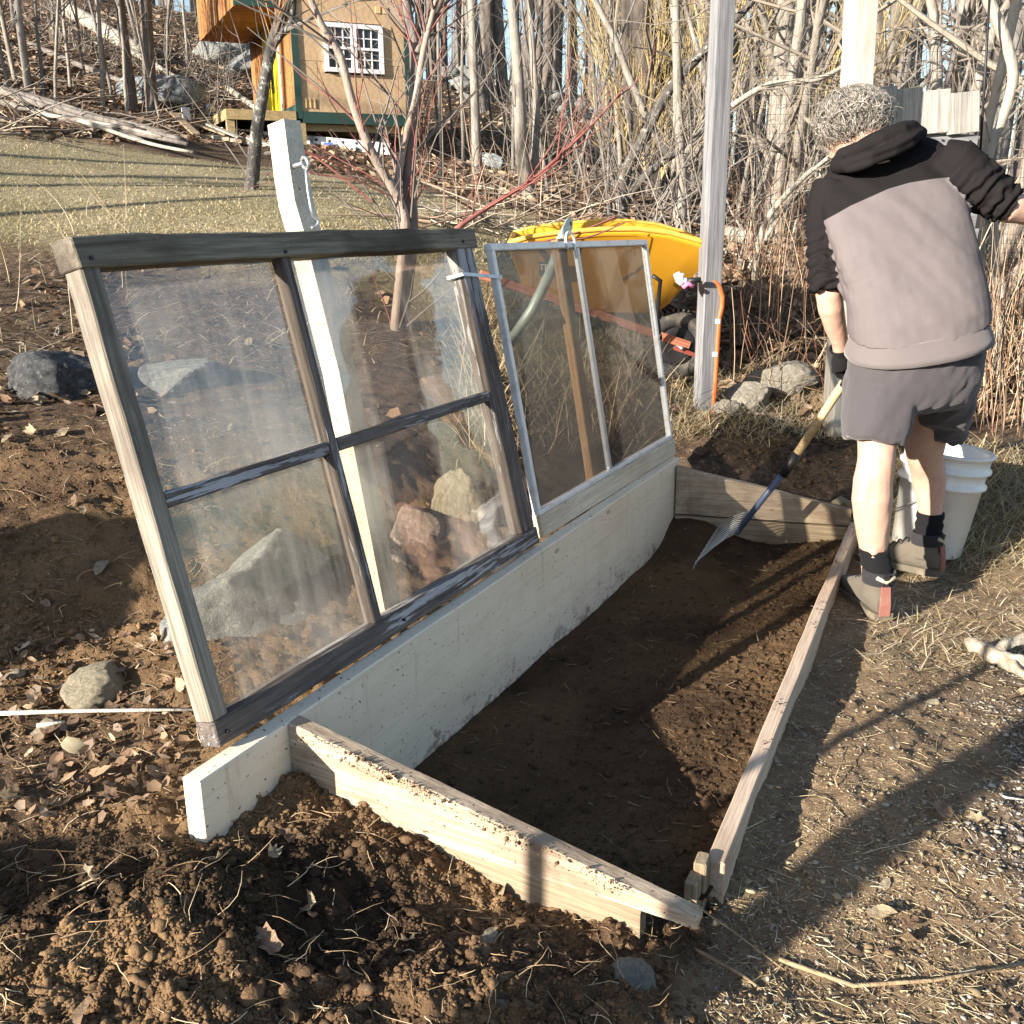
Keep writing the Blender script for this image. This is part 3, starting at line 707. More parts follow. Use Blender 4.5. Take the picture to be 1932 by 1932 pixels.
# ------------------------------------------------------------------ old four-pane sash
S0 = at_z(416, 1407, .312); S1 = at_z(1016, 1021, .312)
SF = leaner(S0, S1, math.radians(13.6)); W_S = float(np.linalg.norm(S1 - S0))
sash = tagp(empty('window_sash', S0), 'old wooden four-pane window sash with flaking paint tilted up on the cold frame', 'window sash')
T = -.046
member('stile', SF, .019, .047, .019, .893, .042, 0, T, M_SASH_L, sash, 16, .0025, 1)
member('stile', SF, W_S - .043, .047, W_S - .043, .893, .085, -.001, T + .001, M_SASH, sash, 16, .0025, 2)
member('top_rail', SF, -.006, .918, W_S + .02, .915, .054, .006, T - .006, M_SASH_TOP, sash, 20, .005, 3)['label'] = 'greenish weathered top rail, darker and crumbling to the right'
member('bottom_rail', SF, -.004, .022, W_S + .004, .022, .050, .003, T, M_SASH, sash, 20, .003, 4)
member('muntin', SF, .538, .046, .538, .892, .030, -.002, T + .012, M_SASH, sash, 16, .0015, 5)
member('muntin', SF, .553, .049, .553, .890, .010, -.010, T + .018, M_SASH_L, sash, 12, .001, 15)
member('muntin', SF, .040, .466, .523, .466, .029, -.004, T + .012, M_SASH, sash, 10, .0015, 6)
member('muntin', SF, .558, .466, W_S - .086, .466, .029, -.004, T + .012, M_SASH, sash, 10, .0015, 7)
for (a, b_) in ((.0405, .5225), (.5585, W_S - .0865)):
    for (c, d) in ((.0475, .4515), (.481, .890)): pane(SF, a, b_, c, d, -.024, .003, M_GLASS, sash)
# nail heads and screw holes
for (s, t) in ((.02, .905), (.53, .90), (1.30, .905), (.02, .02), (.62, .02)):
    p = SF[0] + SF[1] * s + SF[2] * t + SF[3] * .004; mb = MB(); mb.tube([p, p + SF[3] * .006], .004, 8); mb.build('nail_head', M_BLACK, sash)

# ------------------------------------------------------------------ aluminium storm window on its base board
Q0 = at_z(1020, 1016, .30); Q1 = at_z(1270, 858, .30)
QF = leaner(Q0, Q1, math.radians(10.0)); W_Q = float(np.linalg.norm(Q1 - Q0))
storm = tagp(empty('storm_window', Q0), 'aluminium framed storm window with dusty grey glass standing on the cold frame', 'storm window')
member('base_board', QF, 0, .036, W_Q + .006, .036, .070, .012, -.030, M_CREAM, storm, 14, .0015, 1)
HT = .883
member('frame_side', QF, .008, .074, -.018, HT, .020, .010, -.014, M_ALU_W, storm, 8, .0004)
member('frame_side', QF, W_Q - .012, .074, W_Q - .008, HT - .012, .016, .010, -.014, M_ALU_W, storm, 8, .0004)
member('frame_rail', QF, -.03, HT + .004, W_Q, HT - .012, .022, .012, -.016, M_ALU_W, storm, 10, .0004)
member('frame_rail', QF, .0, .080, W_Q, .080, .016, .012, -.016, M_ALU_W, storm, 10, .0004)
member('centre_bar', QF, .600, .088, .590, HT - .012, .022, .006, -.012, M_ALU, storm, 8, .0004)
pane(QF, .010, .590, .086, HT - .008, -.004, .003, M_GLASS2, storm); pane(QF, .612, W_Q - .018, .086, HT - .012, -.004, .003, M_GLASS2, storm)
p = QF[0] + QF[1] * .515 + QF[2] * (HT + .01)
mb = MB(); pts = []
for i in range(13):
    a = math.pi * (1.15 - 1.35 * i / 12); pts.append(p + QF[1] * (.035 * math.cos(a)) + QF[2] * (.028 * math.sin(a)) + QF[3] * .014)
mb.tube([pts[0] - QF[2] * .02] + pts + [pts[-1] - QF[2] * .045], .0045, 6); mb.build('hook', M_ALU_W, storm, True)
# zip tie across to the wooden sash
tie = MB(); a = SF[0] + SF[1] * (W_S - .10) + SF[2] * .815 + SF[3] * .006; b_ = QF[0] + QF[1] * (-.012) + QF[2] * .80 + QF[3] * .013
tie.bar(a, a + (b_ - a) * .5, .010, .003, SF[3]); tie.bar(a + (b_ - a) * .5, b_, .010, .003, SF[3]); tie.bar(a - SF[3] * .055, a, .003, .010, SF[2]); tie.box(b_, .012, .014, .012)
tagp(tie.build('cable_tie', M_ALU_W), 'pale cable tie joining the wooden sash to the storm window', 'cable tie')
# batten behind the storm glass
f2 = (QF[0] - QF[3] * .05, QF[1], QF[2], QF[3])
bt = plank('batten', on_plane(1120, 912, f2[0], f2[3]), on_plane(1052, 452, f2[0], f2[3]), QF[1], .060, .030, M_BATTEN, None, 10, .001)
tagp(bt, 'brown wooden batten standing behind the storm window glass', 'batten')

# ------------------------------------------------------------------ white prop behind the sash, with hook and eye
pf = SF[0] - SF[3] * .075
pp = [on_plane(x, y, pf, SF[3]) for (x, y) in ((733, 1185), (640, 700), (574, 440), (559, 385), (549, 330), (536, 232))]
prop = tagp(empty('prop_post', pp[0]), 'white wooden prop with a wavy upper end rising behind the old sash', 'prop')
mb = MB(); rings = []; hw = [.033, .033, .032, .034, .031, .030]
for i, p in enumerate(pp):
    ax = SF[1]; nn = SF[3]; s = .025
    rings.append([p + ax * hw[i] + nn * s, p - ax * hw[i] + nn * s, p - ax * hw[i] - nn * s, p + ax * hw[i] - nn * s])
mb.loft(rings); ob = mb.build('post', M_CREAM, prop)
bm = bmesh.new(); bm.from_mesh(ob.data); bmesh.ops.recalc_face_normals(bm, faces=bm.faces[:]); bm.to_mesh(ob.data); bm.free()
e0 = on_plane(556, 312, pf + SF[3] * .026, SF[3]); e1 = on_plane(576, 308, pf + SF[3] * .07, SF[3])
mb = MB(); mb.tube([e0 - SF[3] * .02, e0 + (e1 - e0) * .8], .006, 8); ring = [e1 + SF[2] * (.013 * math.cos(a)) + (e1 - e0) / np.linalg.norm(e1 - e0) * (.013 * math.sin(a)) for a in np.linspace(0, 6.283, 15)]
mb.tube(ring, .0045, 6); mb.build('screw_eye', M_STEEL, prop, True)
hk = [(577, 314), (578, 330), (581, 360), (586, 390), (590, 407), (599, 414), (601, 421), (596, 428), (588, 430)]
mb = MB(); mb.tube([on_plane(x, y, pf + SF[3] * .07, SF[3]) for x, y in hk], .0035, 6); mb.build('hook', M_STEEL, prop, True)

# ------------------------------------------------------------------ pale pipe prop behind the storm window
pd = QF[0] - QF[3] * .11
pl = [on_plane(x, y, pd, QF[3]) for x, y in ((1073, 425), (1066, 440), (1057, 456), (1043, 505), (1004, 585))]; pl.append(at_y(955, 655, pl[-1][1] + .25))
M_PIPE = plain_mat('pale_green_pipe', (.42, .50, .44), .5, .3, .2, 12, dirt=(.30, .30, .26), dirt_amt=.5)
pipe = tagp(empty('metal_pipe', pl[-1]), 'pale green metal pipe with flattened holed end leaning behind the storm window', 'pipe')
mb = MB(); mb.tube(pl[2:], [.019, .019, .019, .018], 10); mb.build('tube', M_PIPE, pipe, True)
mb = MB(); d = unit(pl[0] - pl[2]); r = unit(np.cross(d, QF[3])); rr = []
for k, (t, w, th) in enumerate(((0, .019, .019), (.03, .022, .014), (.06, .026, .006), (.11, .027, .006), (.13, .022, .006), (.143, .010, .005))):
    c = pl[2] + d * t; rr.append([c + r * w * math.cos(a) + QF[3] * th * math.sin(a) for a in np.linspace(0, 6.283, 13)[:-1]])
mb.loft(rr); mb.build('flattened_end', M_PIPE, pipe, True)
c = pl[2] + d * .118; mb = MB(); mb.tube([c - QF[3] * .0068, c + QF[3] * .0068], .0085, 12); mb.build('bolt_hole', M_BLACK, pipe)

# ------------------------------------------------------------------ posts, planks, tap and hose pipe
M_POST = wood_mat('silvery_post_wood', (.14, .145, .155), (.25, .255, .27), stain=(.11, .11, .115), stain_amt=.5, bump=.7, gscale=.7)
M_POSTW = wood_mat('bleached_post_wood', (.50, .47, .41), (.70, .67, .60), stain=(.36, .33, .28), stain_amt=.5, bump=.6, gscale=.7)
M_PANEL = wood_mat('streaky_panel_wood', (.26, .25, .23), (.46, .44, .40), stain=(.14, .135, .13), stain_amt=.8, bump=.7, gscale=.6)
def post(name, bx, by, tx, ty, y0, ytop, size, yaw, mat, label, ext=.6):
    a = at_y(bx, by, y0); b_ = at_y(tx, ty, ytop); d = unit(b_ - a); a = a - d * .12; b_ = b_ + d * ext
    return tagp(plank(name, a, b_, (math.cos(yaw), math.sin(yaw), 0), size, size * .98, mat, None, 26, .003, seed=int(bx)), label, 'post')
post('fence_post', 1328, 782, 1364, 0, 4.9, 4.9, .088, math.radians(14), M_POST, 'grey weathered square post with an orange pipe clipped to it')
post('fence_post', 1580, 792, 1625, 0, 4.75, 4.75, .105, math.radians(14), M_POSTW, 'sun-bleached square post rising behind the man, next to the plank panel')
pan = tagp(empty('plank_panel', at_y(1745, 420, 5.0)), 'weathered grey plank panel behind the man, upright planks over horizontal ones', 'plank panel')
tops = [(1641, 163), (1690, 165), (1737, 168), (1791, 172), (1845, 176)]
for i in range(4):
    y = 5.0
    a = at_y((tops[i][0] + tops[i + 1][0]) / 2 - 2, 252, y); b_ = at_y((tops[i][0] + tops[i + 1][0]) / 2, (tops[i][1] + tops[i + 1][1]) / 2, y)
    w = (tops[i + 1][0] - tops[i][0]) / FPX * 5.25 - .004; plank('plank', a, b_, (1, 0, 0), w, .022, M_PANEL, pan, 8, .002, seed=30 + i)
for i, (y0, y1) in enumerate(((250, 283), (285, 330), (332, 377), (379, 424), (426, 470))):
    a = at_y(1632, (y0 + y1) / 2 - 2, 5.03); b_ = at_y(1842, (y0 + y1) / 2 + 8, 5.03); plank('plank', a, b_, UP, (y1 - y0) / FPX * 5.3, .024, M_POST, pan, 8, .002, seed=40 + i)
for i in range(6):
    p = at_y(1700 + i * 26, 262 + i * .8, 5.016); mb = MB(); mb.tube([p, p - np.array([0, .006, 0])], .005, 6); mb.build('nail_head', M_BLACK, pan)
# orange water pipe clipped to the post
M_PEX = plain_mat('orange_pipe', (.62, .13, .035), .4, 0, .12, 10)
M_PLASTIC = plain_mat('white_plastic', (.72, .74, .74), .4, 0, .06, 20)
M_PINK = plain_mat('pink_plastic', (.70, .20, .42), .4, 0, .05)
mb = MB(); hp = [(1337, 528), (1348, 531), (1357, 541), (1363, 560), (1362, 580), (1357, 600), (1354, 640), (1351, 690), (1348, 740), (1344, 792)]
mb.tube([at_y(x, y, 4.87) for x, y in hp], .0125, 8)
pex = tagp(empty('water_pipe', at_y(1344, 792, 4.87)), 'orange plastic water pipe running down the grey post', 'water pipe'); mb.build('tube', M_PEX, pex, True)
for (x, y) in ((1354, 606), (1349, 668)):
    mb = MB(); p = at_y(x, y, 4.87); mb.tube([p - UP * .011, p + UP * .011], .0165, 10); mb.bar(p, p + np.array([-.045, 0, .002]), .012, .02); mb.build('pipe_clip', M_PLASTIC, pex)
tap = tagp(empty('water_tap', at_y(1290, 528, 4.8)), 'small white tap with a pink lever on the side of the grey post', 'tap')
P = lambda x, y, d=4.80: at_y(x, y, d)
mb = MB(); mb.tube([P(1322, 528), P(1296, 530)], .013, 8); mb.build('spout', M_BLACK, tap, True)
mb = MB(); mb.tube([P(1276, 515), P(1283, 528), P(1288, 536)], [.016, .022, .018], 8); mb.tube([P(1280, 520), P(1290, 519)], .011, 8); mb.tube([P(1284, 531), P(1296, 530)], .017, 8); mb.build('valve', M_PLASTIC, tap, True)
mb = MB(); mb.tube([P(1288, 543, 4.79), P(1298, 535, 4.79), P(1308, 541, 4.79)], [.011, .012, .011], 8); mb.build('lever', M_PINK, tap, True)

# ------------------------------------------------------------------ yellow wheelbarrow
M_YEL = plain_mat('yellow_plastic', (.62, .315, .02), .45, 0, .10, 3, dirt=(.50, .26, .04), dirt_amt=.35)
M_YEL_RIM = plain_mat('faded_yellow_rim', (.66, .38, .07), .5, 0, .10, 6)
M_REDW = wood_mat('red_stained_handle', (.30, .10, .06), (.46, .19, .12), bump=.4)
M_RUB = plain_mat('dusty_rubber', (.040, .038, .036), .85, 0, .3, 20, dirt=(.16, .14, .11), dirt_amt=.6, bump=.3)
M_RED = plain_mat('dull_red_steel', (.26, .06, .045), .55, .3, .25, 12, dirt=(.16, .09, .06), dirt_amt=.5)
wheel_c = at_y(1274, 652, 5.16); Y0 = 5.2
bar = tagp(empty('wheelbarrow', (float(wheel_c[0]) - .45, Y0, hzs(wheel_c[0] - .3, Y0))), 'yellow plastic wheelbarrow with red wooden handles standing behind the storm window', 'wheelbarrow')
def wb(px, py, dy=0.0): return at_y(px, py, Y0 + dy)
# tray: near side traced at its depth, far side 0.62 m behind
rim_n = [(962, 462), (1000, 452), (1050, 445), (1130, 438), (1200, 437), (1260, 444), (1312, 458), (1345, 470)]
flo_n = [(992, 545), (1010, 556), (1050, 572), (1100, 584), (1150, 589), (1200, 590), (1240, 588), (1262, 572)]
sect = []
for (r, f_) in zip(rim_n, flo_n):
    rn = wb(*r, -.26); fn = wb(*f_, -.12); rf = rn + np.array([.02, .60, .035]); ff = fn + np.array([.0, .34, 0]); t = .012
    up_in = np.array([0, 0, t])
    ring = [rn + np.array([0, -.028, -.012]), rn + np.array([0, -.026, .010]), rn + np.array([0, 0, .014]), rn + np.array([0, .016, 0]), fn + np.array([0, .015, .02]), ff + np.array([0, -.015, .02]), rf + np.array([0, -.016, 0]), rf + np.array([0, 0, .014]), rf + np.array([0, .026, .010]), rf + np.array([0, .028, -.012]), rf + np.array([0, .008, -.02]),
            ff + np.array([0, .012, 0]), (ff + fn) / 2 - UP * .006, fn + np.array([0, -.012, 0]), rn + np.array([0, -.008, -.02])]
    sect.append(ring)
def fix_normals(o):
    bm = bmesh.new(); bm.from_mesh(o.data); bmesh.ops.recalc_face_normals(bm, faces=bm.faces[:]); bm.to_mesh(o.data); bm.free(); return o
mb = MB(); mb.loft(sect, caps=False); n_ = 15
tr = fix_normals(mb.build('tray', M_YEL, bar, True))
# closing the two tray ends (as walls with thickness)
for sec in (sect[0], sect[-1]):
    mb = MB(); a, b_, c, d_ = sec[3], sec[4], sec[5], sec[6]; s_ = -.014 if sec is sect[0] else .014; off = np.array([s_, 0, 0])
    mb.hexa([a, b_, c, d_, a + off, b_ + off, c + off, d_ + off]); fix_normals(mb.build('tray_end', M_YEL, bar))
mb = MB()
for sgn in (0, 1):
    pts = [(s[1] if sgn == 0 else s[8]) + np.array([0, 0, .004]) for s in sect]; mb.tube(pts, .013, 6)
for sec in (sect[0], sect[-1]): mb.tube([sec[1], (sec[1] + sec[8]) / 2, sec[8]], .013, 6)
mb.build('rim', M_YEL_RIM, bar, True)
for dy in (-.20, .22):
    a = wb(905, 517, dy - .05); b_ = wb(1300, 652, .05 if dy > 0 else -.06); plank('handle', a, b_, UP, .042, .036, M_REDW, bar, 10, .001, seed=int(dy * 100))
for dy in (-.22, .24):
    mb = MB(); top = wb(1030, 566, dy); ft = wb(1022, 690, dy); ft[2] = hzs(ft[0], ft[1]) + .01; ft2 = ft + np.array([.16, 0, 0]); t2 = wb(1130, 598, dy)
    mb.tube([top, ft, ft2, t2], .013, 6); mb.build('leg', M_BLACK, bar, True)
mb = MB(); R = .19; cx = wheel_c
Mw = Matrix.Translation(Vector([float(v) for v in cx])) @ Matrix.Rotation(math.radians(8), 4, 'Z') @ Matrix.Rotation(math.pi / 2, 4, 'X')
prof = [(R - .055 + .048 * math.cos(a), .046 * math.sin(a)) for a in np.linspace(0, 6.283, 15)[:-1]]
wh = MB(); wh.lathe(prof, 32, Mw, closed=True)
for i in range(40):
    a = i * 2 * math.pi / 40; c = Mw @ Vector(((R - .006) * math.cos(a), (R - .006) * math.sin(a), 0)); wh.box(c, .012, .075, .012, (Mw.to_3x3() @ Matrix.Rotation(a, 3, 'Z') @ Matrix.Rotation(math.pi / 2, 3, 'X')))
wo_ = fix_normals(wh.build('tyre', M_RUB, bar, True))
mb = MB(); mb.lathe([(.0, -.02), (.06, -.025), (.095, -.035), (.10, -.03), (.10, .03), (.095, .035), (.06, .025), (.0, .02)], 24, Mw); fix_normals(mb.build('wheel_rim', M_BLACK, bar, True))
mb = MB(); mb.tube([Mw @ Vector((0, 0, -.12)), Mw @ Vector((0, 0, .12))], .01, 8); mb.build('axle', M_STEEL, bar, True)
for dy in (-.09, .09):
    a = np.array(cx) + np.array([-.02, dy, .0]); mb = MB(); mb.bar(a, a + np.array([.16, 0, -.055]), .03, .02); mb.build('axle_bracket', M_RED, bar)
mb = MB(); mb.tube([wb(1232, 512, -.30) + UP * -.02, wb(1246, 530, -.29), wb(1243, 556, -.24), wb(1240, 600, -.2), wb(1246, 640, -.13)], .011, 6); mb.build('brace', M_BLACK, bar, True)
# maker's plate on the side of the tray
def text_mesh(txt, size, ext=.0006, shear=0.0):
    cu = bpy.data.curves.new('txt', 'FONT'); cu.body = txt; cu.size = size; cu.extrude = ext; cu.align_x = 'CENTER'; cu.align_y = 'CENTER'; cu.shear = shear
    o = bpy.data.objects.new('txt', cu); COL.objects.link(o); me = eval_mesh(o); bpy.data.objects.remove(o); return me
pl0 = wb(1036, 506, -.245); sa = wb(1036, 480, -.253); nrm = unit(np.cross(wb(1060, 506, -.245) - pl0, sa - pl0)); nrm = nrm if nrm[1] < 0 else -nrm
yy = unit(sa - pl0); xx = np.cross(yy, nrm); o0 = pl0 + nrm * .012
Mp = Matrix(((xx[0], yy[0], nrm[0], o0[0]), (xx[1], yy[1], nrm[1], o0[1]), (xx[2], yy[2], nrm[2], o0[2]), (0, 0, 0, 1)))
mb = MB(); mb.box((0.02, 0, 0), .14, .066, .004); dec = mb.build('maker_plate', plain_mat('dark_decal', (.05, .04, .03), .5), bar, M=Mp)
tm = text_mesh('TRUE', .040); tm.materials.append(plain_mat('pale_lettering', (.62, .58, .48), .6)); link('lettering', tm, dec, Mp @ Matrix.Translation((.0, .006, .0024)))

# ------------------------------------------------------------------ white bucket
M_BUCKET = plain_mat('bucket_plastic', (.78, .79, .78), .38, 0, .04, 6, dirt=(.42, .37, .30), dirt_amt=.35)
bb = at_z(1746, 1035, .012); bt_ = at_y(1800, 866, bb[1] + .0); ax = unit(unit(np.array([.105, -.02, 1.0])))
xq = unit(np.cross(ax, (0, 1, 0))); yq = np.cross(ax, xq)
Mb = Matrix(((xq[0], yq[0], ax[0], bb[0]), (xq[1], yq[1], ax[1], bb[1]), (xq[2], yq[2], ax[2], bb[2]), (0, 0, 0, 1)))
bucket = tagp(empty('bucket', bb), 'white plastic bucket with a wire handle standing behind the man', 'bucket')
HBk = .40; r0, r1 = .128, .155
mb = MB(); rr_ = lambda z: r0 + (r1 - r0) * z / HBk
mb.lathe([(.0, 0.004), (r0 - .004, 0), (r0, .006), (rr_(.27), .27), (rr_(.27) + .013, .274), (rr_(.27) + .013, .284), (rr_(.285), .288), (rr_(.33), .330), (rr_(.33) + .013, .334), (rr_(.33) + .013, .344), (rr_(.35), .348), (rr_(.39), .390), (rr_(.39) + .010, .392), (rr_(.4) + .011, .402), (rr_(.4) - .003, .404), (rr_(.39) - .004, .39), (r0 - .006, .012), (0, .012)], 48, Mb)
fix_normals(mb.build('pail', M_BUCKET, bucket, True))
for a in (-2.05, 1.09):
    mb = MB(); mb.box(Mb @ Vector(((rr_(.31) + .010) * math.cos(a), (rr_(.31) + .010) * math.sin(a), .308)), .03, .05, .05, Mb.to_3x3() @ Matrix.Rotation(a, 3, 'Z')); mb.build('handle_lug', M_BUCKET, bucket)
mb = MB(); pts = []
for i in range(17):
    t = i / 16; a = -2.05 + (1.09 + 2.05) * t; rr2 = rr_(.24) + .014 + .012 * math.sin(math.pi * t); pts.append(Mb @ Vector((rr2 * math.cos(a), rr2 * math.sin(a), .30 - .175 * math.sin(math.pi * t) ** .8)))
mb.tube(pts, .0028, 6); mb.build('wire_handle', M_STEEL, bucket, True)

# ------------------------------------------------------------------ leaf rake
M_HANDLE = wood_mat('pale_ash_handle', (.52, .38, .20), (.70, .56, .34), stain=(.36, .26, .14), stain_amt=.3, rough=.5, bump=.15)
M_BLUE = plain_mat('blue_grey_steel', (.07, .10, .18), .45, .1, .15, 14)
M_TINE = plain_mat('zinc_tine', (.62, .64, .62), .5, .35, .15, 30)
RH = at_y(1596, 716, 3.47); RJ = at_y(1496, 868, 3.53); RS = at_z(1389, 1006, .085)
rake = tagp(empty('leaf_rake', at_z(1335, 1035, .02)), 'spring-tined rake with pale wooden handle held over the dark soil', 'rake')
d = unit(RH - RJ); o = plank('handle', RJ, RJ + d * .86, (0, 0, 1), .030, .030, M_HANDLE, rake, 10)
mb = MB(); mb.tube([RJ, RJ + d * .86], .0155, 12); mb_me = mb.mesh('handle', M_HANDLE, True); o.data = mb_me; o.matrix_basis = (Matrix.Translation(Vector([float(c) for c in rake.location]))).inverted()
mb = MB(); mb.tube([RJ + d * .03, RJ - d * .07], [.019, .017], 12); mb.build('ferrule', M_BLACK, rake, True)
sd = unit(RS - RJ); mb = MB(); mb.tube([RJ - d * .03, RJ + (RS - RJ) * .5, RS], [.0135, .0125, .011], 10); mb.build('socket', M_BLUE, rake, True)
ta, tb = at_z(1308, 1074, .010), at_z(1356, 997, .045); nt_n = 11
for i in range(nt_n):
    k = i / (nt_n - 1); tip = ta + (tb - ta) * k; st = RS - sd * (.105 * k); mid = st + (tip - st) * .55 + np.array([0, 0, .022]); pre = st + (tip - st) * .95 + UP * .022
    mb = MB(); mb.tube([st, st + (mid - st) * .5 + UP * .006, mid, pre, tip], [.0020, .0019, .0017, .0015, .0012], 5); mb.build('tine', M_TINE, rake, True)
# ------------------------------------------------------------------ the man with the rake
def skin_mat():
    m, nt, b = mat_new('skin'); k = NT(nt); v = k.coord(); n = k.noise(v, 26, 5, .6); n2 = k.noise(v, 7, 3, .6)
    c = k.mix(n, (.46, .28, .205), (.62, .43, .34)); c = k.mix(k.math('MULTIPLY', k.ramp(n2, [(.35, 0), (.7, 1)]), .45), c, (.52, .26, .19)); n4 = k.noise(k.coord((1, 1, .3)), 190, 3, .7); c = k.mix(k.math('MULTIPLY', k.ramp(n4, [(.56, 0), (.66, 1)]), .28), c, (.26, .15, .10))
    k.l(c, b.inputs['Base Color']); b.inputs['Roughness'].default_value = .55; b.inputs['Subsurface Weight'].default_value = .12
    b.inputs['Subsurface Radius'].default_value = (.01, .004, .002); b.inputs['Subsurface Scale'].default_value = .5
    k.l(k.bump(k.noise(v, 160, 3, .6), .12, .004), b.inputs['Normal']); return m
def cloth_mat(name, col, split=None, var=.12, rough=.9, fine=420, sheen=.25):
    m, nt, b = mat_new(name); k = NT(nt); v = k.coord(); n = k.noise(v, fine, 3, .6); n2 = k.noise(v, 9, 5, .6)
    c = k.mix(n2, tuple(x * (1 - var) for x in col), tuple(x * (1 + var) for x in col))
    if split is not None:
        a = k.attr('yoke'); c = k.mix(k.ramp(a.outputs['Fac'], [(.495, 0), (.505, 1)]), c, k.mix(n2, tuple(x * .8 for x in split), tuple(x * 1.2 for x in split)))
    c = k.mix(k.math('MULTIPLY', n, .22), c, (col[0] * .45, col[1] * .45, col[2] * .45))
    k.l(c, b.inputs['Base Color']); b.inputs['Roughness'].default_value = rough; b.inputs['Specular IOR Level'].default_value = .05
    b.inputs['Sheen Weight'].default_value = sheen; b.inputs['Sheen Roughness'].default_value = .5
    h = k.math('ADD', k.math('MULTIPLY', n, .3), k.noise(v, 24, 3, .5, .4)); k.l(k.bump(h, .28, .006), b.inputs['Normal']); return m
M_SKIN = skin_mat()
M_HOOD = cloth_mat('hoodie_fleece', (.150, .132, .134), split=(.0085, .008, .0085), sheen=.0)
M_HEM = cloth_mat('hoodie_hem', (.150, .132, .132))
M_SHORT = cloth_mat('shorts_cotton', (.075, .069, .076), fine=600)
M_SOCK = cloth_mat('black_sock', (.012, .012, .014), fine=300, sheen=.05)
M_GLOVE = cloth_mat('black_glove', (.014, .014, .015), fine=300, sheen=.05)
M_BOOT = cloth_mat('dusty_boot', (.125, .11, .088), var=.3, sheen=.1)
M_BOOT_D = cloth_mat('dark_boot_collar', (.030, .030, .033), sheen=.1)
M_BOOT_R = plain_mat('faded_red_heel', (.26, .105, .085), .8, 0, .25, 20, dirt=(.25, .17, .12), dirt_amt=.6)
M_SOLE = plain_mat('dusty_sole', (.11, .095, .07), .9, 0, .3, 20, dirt=(.22, .18, .12), dirt_amt=.6)
M_TAN = plain_mat('tan_lining', (.45, .40, .29), .8, 0, .15, 20)

def ring(lp, rp, b_, fwd, n=28, e=.85, bulge=0.0):
    c = (lp + rp) / 2; R = (rp - lp) / 2; D = unit(np.asarray(fwd, float)) * b_; out = []
    for i in range(n):
        a = 2 * math.pi * i / n; ca, sa = math.cos(a), math.sin(a)
        out.append(c + R * math.copysign(abs(ca) ** e, ca) + D * math.copysign(abs(sa) ** e, sa))
    return out
def px_r(w_px, y): return w_px / 2 * y * 1.03 / FPX
def finish(name, V, N, Fc, mat, parent, disp=None, smooth=True):
    if disp is not None: V = V + N * disp[:, None]
    return link(name, mesh_from(name, V, Fc, mat, smooth), parent)
def folds(V, axis_dir, wl, amp, seed, stretch=4.0):
    d = unit(axis_dir); q = V - (V @ d)[:, None] * d[None] * (1 - 1.0); t = (V @ d)[:, None] * d[None]
    W = (V - t) / stretch + t
    return amp * (fbm(W, wl, 3, seed) - .35 * np.abs(fbm(W + 5, wl * 1.7, 2, seed + 3)))

person = tagp(empty('person', at_z(1660, 1165, 0.0)), 'man in a black and grey hoodie and grey shorts stooping over a rake', 'person')
# ---- body: one continuous surface
mb = MB()
heelL = at_z(1661, 1170, .0); heelR = at_z(1779, 1086, .0)
LL = [(1668, 700, 3.14), (1662, 780, 3.10), (1655, 838, 3.06), (1653, 868, 3.045), (1647, 905, 3.035), (1645.5, 940, 3.03), (1646, 975, 3.035), (1647, 1010, 3.04), (1648, 1040, 3.045), (1649, 1075, 3.05), (1651, 1115, 3.06)]
LR = [.085, .078, .060, .0565, .0605, .063, .058, .050, .042, .040, .043]
mb.tube([at_y(*p) for p in LL], LR, 20)
RL = [(1775, 690, 3.26), (1764, 760, 3.32), (1745, 830, 3.38), (1744, 856, 3.40), (1750, 888, 3.43), (1753, 912, 3.44), (1755, 938, 3.44), (1755, 962, 3.44), (1756, 985, 3.44), (1757, 1030, 3.44)]
RR = [.088, .080, .070, .063, .0585, .057, .050, .043, .040, .042]
mb.tube([at_y(*p) for p in RL], RR, 20)
for (q, dx, r3) in (((1634, 930, 3.005), 0, (.030, .030, .075)), ((1659, 925, 3.005), 0, (.028, .028, .068)), ((1743, 898, 3.425), 0, (.024, .026, .066)), ((1763, 896, 3.425), 0, (.023, .026, .062))):
    mb.add([at_y(*q) + v * np.array(r3) for v in ICO3[0]], [tuple(f) for f in ICO3[1]])
for pts in (((1646, 985, 3.0), (1648, 1030, 3.005), (1649, 1060, 3.01)), ((1756, 940, 3.41), (1758, 970, 3.405), (1759, 1000, 3.41))): mb.tube([at_y(*q) for q in pts], [.012, .012, .016], 8)
# torso core under the clothes, neck
mb.loft([ring(at_y(1625, 690, 3.2), at_y(1828, 680, 3.2), .10, (0, 1, 0)), ring(at_y(1622, 560, 3.27), at_y(1830, 540, 3.27), .11, (0, 1, .3)), ring(at_y(1600, 420, 3.35), at_y(1800, 390, 3.35), .10, (0, 1, .4)), ring(at_y(1610, 362, 3.47), at_y(1765, 330, 3.47), .05, (0, 1, .4))])
mb.tube([at_y(1672, 306, 3.55), at_y(1657, 284, 3.545), at_y(1632, 250, 3.585)], [.048, .056, .058], 16)
